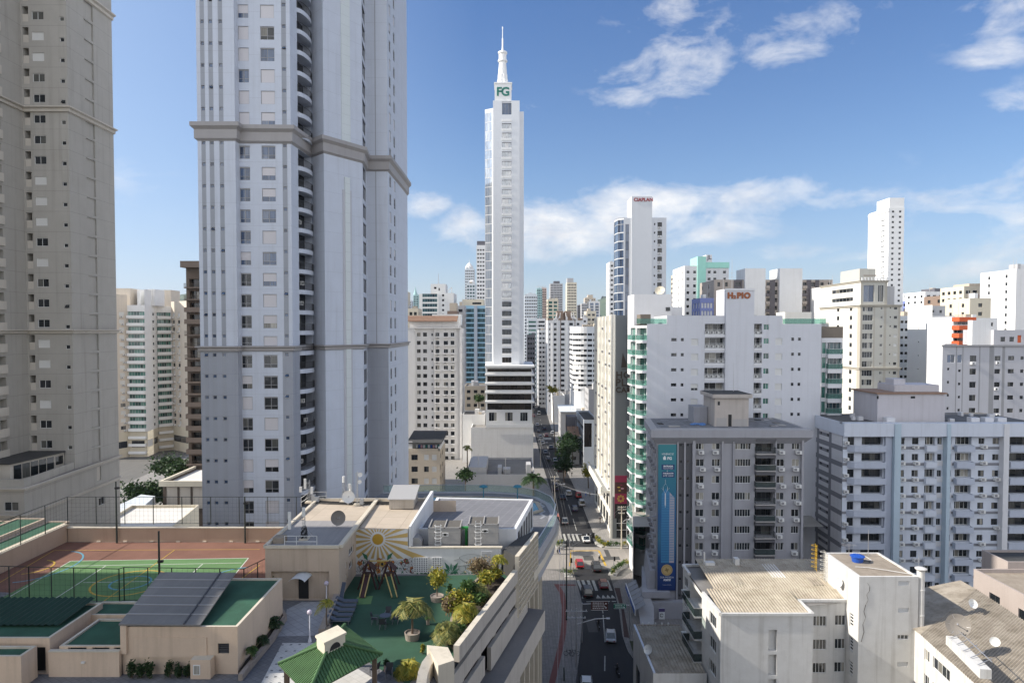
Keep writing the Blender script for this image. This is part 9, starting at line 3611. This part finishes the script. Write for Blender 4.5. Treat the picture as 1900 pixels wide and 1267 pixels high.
# ------ street
plain('tyre',(.015,.015,.016),.8)
plain('rim',(.35,.35,.36),.35,.6)
plain('car_glass',(.02,.026,.03),.05,spec=.9)
plain('head_lamp',(.62,.64,.66),.15)
plain('tail_lamp',(.28,.01,.01),.25)
def car_mats(c):return plain('car_%d_%d_%d'%tuple(int(v*100)for v in c),c,.28,.0,spec=.6,var=.02)
CARS={}
def car(label,px,py,col,kind='sedan',rot=None,rev=False,small=False):
 """one car, its nose towards +y before it is turned"""
 t=thing('car' if kind!='van' else 'van',label,'car' if kind!='van' else 'van',(0,0,0),'vehicles on the street')
 mc=car_mats(col)
 L,W,H={'sedan':(4.4,1.74,1.42),'hatch':(3.9,1.68,1.48),'suv':(4.5,1.84,1.70),'van':(4.9,1.9,2.05)}[kind]
 hb=.80 if kind!='suv' else .95
 if kind=='sedan':cab=[(-1.75,hb),(-1.05,H),(.35,H),(1.15,hb)]
 elif kind=='hatch':cab=[(-1.85,hb),(-1.5,H),(.35,H),(1.1,hb)]
 elif kind=='suv':cab=[(-2.1,hb),(-1.8,H),(.4,H),(1.1,hb)]
 else:cab=[(-2.35,hb),(-2.25,H),(1.1,H),(1.85,hb)]
 m=M()
 y0,y1,w=-L/2,L/2,W/2
 sec=[(y0,.42,.62,w*.86),(y0+.12,.28,hb-.04,w*.95),(y0+.6,.24,hb,w),(0,.24,hb,w),(y1-.9,.24,hb-.02,w),(y1-.25,.26,hb-.14,w*.95),(y1,.36,.58,w*.82)]
 for a,d in zip(sec[:-1],sec[1:]):
  for s in(-1,1):
   q=[(s*a[3],a[0],a[1]),(s*d[3],d[0],d[1]),(s*d[3],d[0],d[1]*.4+d[2]*.6),(s*a[3],a[0],a[1]*.4+a[2]*.6)]
   m.face(q if s>0 else q[::-1],mc)
   q=[(s*a[3],a[0],a[1]*.4+a[2]*.6),(s*d[3],d[0],d[1]*.4+d[2]*.6),(s*d[3]*.93,d[0],d[2]),(s*a[3]*.93,a[0],a[2])]
   m.face(q if s>0 else q[::-1],mc)
  m.face([(-a[3]*.93,a[0],a[2]),(a[3]*.93,a[0],a[2]),(d[3]*.93,d[0],d[2]),(-d[3]*.93,d[0],d[2])],mc)
  m.face([(-a[3],a[0],a[1]),(-d[3],d[0],d[1]),(d[3],d[0],d[1]),(a[3],a[0],a[1])],mt['black'])
 for a in(sec[0],sec[-1]):
  q=[(-a[3],a[0],a[1]),(a[3],a[0],a[1]),(a[3]*.95,a[0],a[2]),(-a[3]*.95,a[0],a[2])]
  m.face(q if a is sec[0]else q[::-1],mc)
 wt=w*.76
 (ya,za),(yb,zb),(yc,zc),(yd,zd)=cab
 m.hexa([(-wt,yb,zb-.05),(wt,yb,zb-.05),(wt,yc,zc-.05),(-wt,yc,zc-.05),(-wt*.95,yb+.08,zb+.03),(wt*.95,yb+.08,zb+.03),(wt*.95,yc-.08,zc+.03),(-wt*.95,yc-.08,zc+.03)],mc)
 wl=w*.9
 for s in(-1,1):
  for(p,q)in(((s*wl,ya,za),(s*wt,yb,zb)),((s*wl,yd,zd),(s*wt,yc,zc)),((s*wl,(ya+yd)/2-.1,za),(s*wt,(yb+yc)/2,zb))):m.bar(p,q,.09,.07,mc)
 m.build('body',t)
 for nm,q in(('rear_window',[(-wl,ya,za),(wl,ya,za),(wt,yb,zb),(-wt,yb,zb)]),('windscreen',[(wl,yd,zd),(-wl,yd,zd),(-wt,yc,zc),(wt,yc,zc)])):
  m=M()
  m.face(q,mt['car_glass'])
  m.build(nm,t)
 for s in(-1,1):
  m=M()
  q=[(s*wl,ya,za),(s*wt,yb,zb),(s*wt,yc,zc),(s*wl,yd,zd)]
  m.face(q[::-1]if s>0 else q,mt['car_glass'])
  m.build('side_window',t)
 for y in(y0+.85,y1-.85):
  for s in(-1,1):
   if 'wheel' not in CARS:
    m=M()
    m.tube((-.1,0,0),(.1,0,0),.32,.32,mt['tyre'],14)
    r_=M()
    r_.tube((-.11,0,0),(.11,0,0),.19,.19,mt['rim'],10)
    CARS['wheel']=(m.mesh('wheel'),r_.mesh('rim'))
   o=bpy.data.objects.new('wheel',CARS['wheel'][0])
   COL.objects.link(o)
   o.parent=t
   o.location=(s*(w-.09),y,.32)
   r_=bpy.data.objects.new('rim',CARS['wheel'][1])
   COL.objects.link(r_)
   r_.parent=o
 for s in(-1,1):
  for y,nm,d in((y1-.02,'head_lamp',.03),(y0+.0,'tail_lamp',-.03)):
   m=M()
   m.box(s*w*.45,s*w*.78,y-.05,y+d,.52,.64,mt[nm])
   m.build('headlight' if d>0 else 'taillight',t)
 p=G(px,py,.01)
 t.location=(p.x,p.y,.01)
 if rot is None:
  a,d=G(px,py),None
  y=a.y
  d0=(xat(LKP,y+3)-xat(LKP,y-3))/6
  rot=-atan(d0)
 t.rotation_euler.z=rot+(pi if rev else 0)
 WLOC[t.name]=Vector(t.location)
 return t
SIL,WHT,BLK,RED,NVY,GRY,DRD=(.42,.43,.45),(.72,.72,.71),(.015,.015,.018),(.42,.015,.02),(.02,.03,.08),(.14,.145,.15),(.17,.01,.015)
for a in(('silver saloon alone on the shaded road in the foreground',1133,1184,SIL,'sedan'),('white car cut off by the bottom edge of the photo',1088,1274,WHT,'hatch'),('black pickup like car with a pale roof, waiting left at the zebra crossing',1089,1102,BLK,'suv'),('dark red car crossing the zebra in the shade',1119,1088,DRD,'hatch'),('black estate car in the sun just past the yellow junction box',1106,1056,BLK,'suv'),('bright red car in the sun inside the junction',1075,1050,RED,'hatch'),('white saloon with a black roof edge crossing beyond the junction',1087,1003,WHT,'sedan'),('dark navy car in the shade beyond the white saloon',1066,947,NVY,'hatch'),('silver car behind the red one at the sunny kerb',1079,937,SIL,'suv'),('bright red car parked at the sunny kerb before two pedestrians',1073,922,RED,'hatch'),('white hatchback in the sunny strip, left lane',1055,918,WHT,'hatch'),('dark grey car in the left lane before the junction',1048,970,GRY,'sedan'),('orange van at the left kerb behind the deck edge',1032,968,(.40,.09,.03),'van'),('navy van under the wires at the left kerb',1030,908,NVY,'van'),('black car alone in the shaded right lane near the palm',1038,874,BLK,'hatch'),('silver car in the shaded street beside the blank white wall',1012,841,SIL,'sedan'),('dark car in the right lane ahead of the silver one',1022,832,GRY,'sedan'),('pale silver car just before the far zebra',1007,824,SIL,'hatch'),('dark car just past the far zebra, left lane',999,802,BLK,'hatch'),('black car just past the far zebra, right lane',1010,797,BLK,'sedan'),('silver car far up the street, left lane',997,790,SIL,'hatch'),('silver car parked in the lay-by right of the far zebra',1025,805,SIL,'hatch'),('dark car parked under the street trees, nearer one',1039,846,BLK,'hatch'),('dark car parked under the street trees, farther one',1035,837,GRY,'hatch'),('silver van far up the sunlit end of the street',1000,769,SIL,'van'),('reddish car far up the street at the left kerb',990,773,DRD,'hatch'),('white car farthest up the street',993,752,WHT,'hatch'),('dark car far up the street, right lane',1000,757,BLK,'hatch'),('grey car nose to tail behind the silver one by the blank wall',1017,853,GRY,'hatch'),('white car in the right lane past the black one near the palm',1030,856,WHT,'sedan'),('small red car in the shaded right lane far up',1014,810,DRD,'hatch'),('pale car in the left lane short of the crossing far up',1003,812,SIL,'hatch'),('black car on the left lane beside the navy van',1043,925,BLK,'sedan'),('grey car on the left lane beyond the navy van',1033,893,GRY,'hatch'),('white van parked in the lay-by under the street trees',1047,862,WHT,'van')):
 car(*a)
def person(label,px,py,z,top,legs,rot=0.0,seat=False,walk=.25,group=None):
 """standing or riding figure grown with a skin modifier over a joint skeleton"""
 p=G(px,py,z)
 me=bpy.data.meshes.new('person')
 if seat:
  J=[((0,0,.85),.15),((0,.05,1.15),.16),((0,.12,1.42),.15),((0,.16,1.53),.06),((0,.2,1.68),.11),((.14,.35,.78),.1),((.16,.12,.4),.07),((.17,.25,.32),.06),((-.14,.35,.78),.1),((-.16,.12,.4),.07),((-.17,.25,.32),.06),((.24,.25,1.2),.06),((.26,.55,1.08),.05),((-.24,.25,1.2),.06),((-.26,.55,1.08),.05)]
 else:
  J=[((0,0,.92),.14),((0,0,1.18),.13),((0,0,1.42),.15),((0,.01,1.52),.055),((0,.02,1.67),.105),((.09,walk*.5,.5),.075),((.1,walk*.3,.08),.05),((.1,walk*.3+.14,.04),.045),((-.09,-walk*.3,.5),.075),((-.1,-walk,.1),.05),((-.1,-walk+.14,.05),.045),((.25,-.05,1.15),.05),((.27,.08,.88),.04),((-.25,.05,1.15),.05),((-.27,.12,.88),.04)]
 E=[(0,1),(1,2),(2,3),(3,4),(0,5),(5,6),(6,7),(0,8),(8,9),(9,10),(2,11),(11,12),(2,13),(13,14)]
 me.from_pydata([j[0]for j in J],E,[])
 o=bpy.data.objects.new('person',me)
 COL.objects.link(o)
 md=o.modifiers.new('skin','SKIN')
 for v,j in zip(me.skin_vertices[0].data if me.skin_vertices else[],J):v.radius=(j[1],j[1])
 if not me.skin_vertices:
  bpy.context.view_layer.objects.active=o
  bpy.ops.mesh.customdata_skin_add()
  for v,j in zip(me.skin_vertices[0].data,J):v.radius=(j[1],j[1])
 me.skin_vertices[0].data[0].use_root=True
 sb=o.modifiers.new('sub','SUBSURF')
 sb.levels=sb.render_levels=1
 bpy.context.view_layer.update()
 nm=bpy.data.meshes.new_from_object(o.evaluated_get(bpy.context.evaluated_depsgraph_get()))
 bpy.data.objects.remove(o)
 o=bpy.data.objects.new('person',nm)
 COL.objects.link(o)
 nm.materials.clear()
 for mm in(top,legs,'skin','black'):nm.materials.append(mt[mm])
 for f in nm.polygons:
  c=f.center
  hi=1.55 if not seat else 1.58
  f.material_index=(3 if(c.z>hi+.12 or c.y<-.02)else 2)if c.z>hi else(0 if c.z>.95 else 1)
 o.location=(p.x,p.y,z)
 o.rotation_euler.z=rot
 return tag(o,label,'person',group)
for k,(px,py,top,legs,rot,lab)in enumerate(((1087,920,'banner_white','tank_blue',2.6,'person in a white shirt and blue trousers walking on the sunny pavement'),(1094.5,922,'black','black',.4,'person in black standing on the sunny pavement'),(1034.5,1027,'far_grey','black',1.2,'person in a grey top at the left kerb of the junction'),(1038,1027,'black','tank_blue',1.4,'person in a black top and blue trousers at the left kerb of the junction'),(1113.5,970,'maroon','black',.2,'person in a dark red top before the hotel canopy'),(1117,968,'black','far_grey',2.8,'person in black with grey trousers before the hotel canopy'),(1061,884,'black','black',.3,'person in dark clothes on the shaded right pavement'))):
 person(lab,px,py,.13 if 'junction' not in lab else .13,top,legs,rot,group='people on the pavements')
def motorbike(label,plabel,px,py,rot,top='black'):
 p=G(px,py,.01)
 t=thing('motorbike',label,'motorbike',(0,0,0),'motorbikes')
 for y in(-.65,.65):
  m=M()
  m.tube((-.06,y,.3),(.06,y,.3),.3,.3,mt['tyre'],12)
  m.build('wheel',t)
 m=M()
 m.hexa([(-.12,-.8,.5),(.12,-.8,.5),(.14,.3,.45),(-.14,.3,.45),(-.13,-.8,.72),(.13,-.8,.72),(.13,.35,.85),(-.13,.35,.85)],mt['black'])
 m.bar((0,.65,.3),(0,.4,1.0),.08,.08,mt['rim'])
 m.build('body',t)
 m=M()
 m.bar((-.32,.4,1.05),(.32,.4,1.05),.04,.04,mt['rim'])
 m.build('handlebar',t)
 m=M()
 m.ball((0,-.85,.68),.08,.05,.06,mt['head_lamp'],8,5)
 m.build('taillight',t)
 t.location=(p.x,p.y,.01)
 t.rotation_euler.z=rot
 person(plabel,px,py,.0,top,'black',rot,True,group='motorbike riders')
motorbike('dark motorbike in the left lane of the shaded road, level with the silver saloon','rider in black on the motorbike beside the silver saloon',1111,1166,0)
motorbike('dark motorbike lowest in the photo on the shaded road','rider in black on the lowest motorbike',1146,1252,.1)
motorbike('motorbike in the sun behind the black estate car','rider in a pale top on the sunlit motorbike',1112,1040,-.2,'far_grey')
def bicycle(label,px,py,rot):
 p=G(px,py,.13)
 t=thing('bicycle',label,'bicycle',(0,0,0),'bicycles on the left pavement')
 for y in(-.5,.5):
  m=M()
  for k in range(14):
   a,b=2*pi*k/14,2*pi*(k+1)/14
   m.bar((0,y+.33*cos(a),.34+.33*sin(a)),(0,y+.33*cos(b),.34+.33*sin(b)),.04,.04,mt['black'])
  m.build('wheel',t)
 m=M()
 for a,b in(((-.5,.34),(-.15,.8)),((-.15,.8),(.35,.85)),((.35,.95),(.5,.34)),((-.15,.8),(0,.34)),((0,.34),(.38,.8)),((-.5,.34),(0,.34))):m.bar((0,a[0],a[1]),(0,b[0],b[1]),.04,.04,mt['black'])
 m.build('frame',t)
 m=M()
 m.bar((-.26,.36,.98),(.26,.36,.98),.035,.035,mt['black'])
 m.build('handlebar',t)
 m=M()
 m.box(-.07,.07,-.3,-.04,.84,.9,mt['black'])
 m.build('saddle',t)
 t.location=p
 t.rotation_euler.z=rot
bicycle('black bicycle parked on the left pavement, left of the two',1056,1216,1.3)
bicycle('black bicycle parked on the left pavement, right of the two',1066,1216,1.7)
def pole(label,px,py,h,mat='concrete_pale',arms=(),lamp=None,name='power_pole',r=.14):
 p=G(px,py,.1)
 t=thing(name,label,'pole',(p.x,p.y,0))
 m=M()
 m.tube((p.x,p.y,0),(p.x,p.y,h),r,r*.65,mt[mat],10)
 m.build('shaft',t)
 for z,w in arms:
  m=M()
  m.bar((p.x-w,p.y-.16,z),(p.x+w,p.y-.16,z),.1,.1,mt[mat])
  for s in(-.9,-.45,.45,.9):m.tube((p.x+s*w,p.y-.16,z+.05),(p.x+s*w,p.y-.16,z+.25),.04,.05,mt['far_white'],6)
  m.build('crossarm',t)
 if lamp:
  m=M()
  z,dx,dy=lamp
  m.path([(p.x,p.y,z),(p.x+dx*.6,p.y+dy*.6,z+.8),(p.x+dx,p.y+dy,z+.9)],.05,mt['metal'],6)
  a=m.build('arm',t)
  m=M()
  m.box(p.x+dx-.15,p.x+dx+.35,p.y+dy-.15,p.y+dy+.15,z+.82,z+.95,mt['lamp_white'])
  m.build('lamp',a)
 return p
A=pole('tall dark power pole on the near left pavement',1051,1150,14.0,'steel_dark',[(13.6,1.3),(12.4,1.0)])
B=pole('pale concrete power pole with crossarms before the hotel entrance',1153,1017,9.8,'concrete_pale',[(9.6,.9),(9.0,.9),(8.2,.7)],(6.0,1.6,-.3))
C_=pole('pale power pole at the left kerb beyond the junction',1029,958,11,'concrete_pale',[(10.8,1.2),(9.8,1.0)],(8,2.4,0))
D=pole('pale power pole at the left kerb beside the blank white wall',1003,865,11,'concrete_pale',[(10.8,1.2),(9.8,1.0)],(8,2.2,0))
E_=pole('far pale power pole up the left kerb',989,800,11,'concrete_pale',[(10.8,1.2)],(8,2.2,0))
pole('grey street lamp with two arms over the near left pavement',1069,1238,9.0,'metal',[(8.6,1.6),(7.6,1.4)],(6.6,4.6,0),'street_lamp',.1)
pole('thin lamp post on the right pavement beside the awning',1168,1168,6,'metal',(),None,'street_lamp',.07)
pole('black bollard like post at the bottom of the left pavement',1046,1262,2.0,'steel_dark',(),None,'post',.2)
w=thing('power_lines','sagging black power lines running along the left kerb','power lines',(A.x,A.y,0))
for i,(p,q,h0,h1)in enumerate(((A,C_,13.8,11),(C_,D,11,11),(D,E_,11,11),(A,B,12.4,9.7),(Vector((5,60,0)),A,13,13.8),(B,Vector((60,150,0)),9.4,9),(C_,Vector((24,164,0)),10,10))):
 for s in((-1.1,-.5,.5,1.1)if i!=3 else(-.3,.4)):
  m=M()
  pts=[]
  for k in range(9):
   u=k/8
   r=p.lerp(q,u)
   pts.append((r.x+s,r.y-.16,h0+(h1-h0)*u-4*u*(1-u)*.9))
  m.path(pts,.022,mt['frame_dark' if s>0 else 'frame_grey'],4)
  m.build('cable',w)
def overhead(label,px,py,h,reach,panels,lab2='sign'):
 """mast with an arm over the road carrying panels"""
 p=G(px,py,.1)
 t=thing('traffic_sign' if lab2=='sign' else 'traffic_light',label,'traffic sign' if lab2=='sign' else 'traffic light',(p.x,p.y,0))
 m=M()
 m.tube((p.x,p.y,0),(p.x,p.y,h),.1,.08,mt['metal'],8)
 m.build('mast',t)
 m=M()
 m.tube((p.x,p.y,h-.2),(p.x+reach,p.y,h),.06,.05,mt['metal'],8)
 m.build('arm',t)
 for dx,z,wd,hg,mat in panels:
  m=M()
  m.box(p.x+dx-wd/2,p.x+dx+wd/2,p.y-.14,p.y-.07,z-hg/2,z+hg/2,mt[mat])
  if lab2=='sign':
   m.box(p.x+dx-wd/2,p.x+dx+wd/2,p.y-.15,p.y-.141,z+hg/2-.06,z+hg/2,mt['frame_white'])
   m.box(p.x+dx-wd/2,p.x+dx+wd/2,p.y-.15,p.y-.141,z-hg/2,z-hg/2+.06,mt['frame_white'])
  o=m.build('panel' if lab2=='sign' else 'signal_head',t)
  if lab2=='sign':
   m=M()
   rr=random.Random(int(px))
   for k in range(4 if hg>1 else 2):
    zz=z+hg*(.3-.2*k if hg>1 else .15-.3*k)
    x=p.x+dx-wd*.4
    while x<p.x+dx+wd*.25:
     l=rr.uniform(.1,.34)
     m.box(x,x+l,p.y-.152,p.y-.142,zz-.06,zz+.06,mt['banner_white'])
     x+=l+.08
   for k in(-1,1):m.box(p.x+dx+wd*.34,p.x+dx+wd*.42,p.y-.152,p.y-.142,z+k*hg*.22-.1,z+k*hg*.22+.1,mt['banner_white'])
   m.build('lettering',o)
 return t
plain('sign_brown',(.085,.03,.022),.5)
plain('sign_green',(.0,.16,.08),.5)
overhead('brown overhead direction sign with white lines over the shaded road',1080,1190,6.4,4.2,[(2.75,6.0,2.7,1.5,'sign_brown')])
overhead('green overhead direction sign at the right edge of the shaded road',1169,1186,5.9,-2.2,[(-1.7,5.6,1.95,.8,'sign_green')])
overhead('traffic light mast with an arm over the far side of the junction',1057,1042,6.2,5.2,[(3.1,6.0,.9,.35,'black'),(4.0,6.1,.5,.5,'black'),(5.0,5.9,.7,1.1,'black')],'light')
overhead('traffic light on a short post at the near right corner of the junction',1139,1062,3.2,.3,[(.1,3.0,.35,.9,'black')],'light')
overhead('traffic light on a short post at the near left corner of the junction',1059,1066,3.4,.3,[(.1,3.1,.4,1.0,'black')],'light')
m=M()
p=G(1122,1012,.1)
m.box(p.x+.6,p.x+.95,p.y,p.y+.3,0,1.2,mt['line_yellow'])
tag(m.build('payphone'),'small yellow box behind the hedge at the far right corner','street box')
# ------ air
hz=bpy.data.materials.new('haze')
hz.use_nodes=True
T=NT(hz.node_tree)
T.n.remove(T.n['Principled BSDF'])
v=T.new('ShaderNodeVolumePrincipled')
v.inputs['Color'].default_value=(.80,.87,.96,1)
v.inputs['Density'].default_value=.00005
v.inputs['Anisotropy'].default_value=.2
T.l.new(v.outputs[0],T.n['Material Output'].inputs['Volume'])
m=M()
m.box(-6500,6500,-700,9500,-6,400,hz)
o=m.build('haze')
o['kind']='stuff'
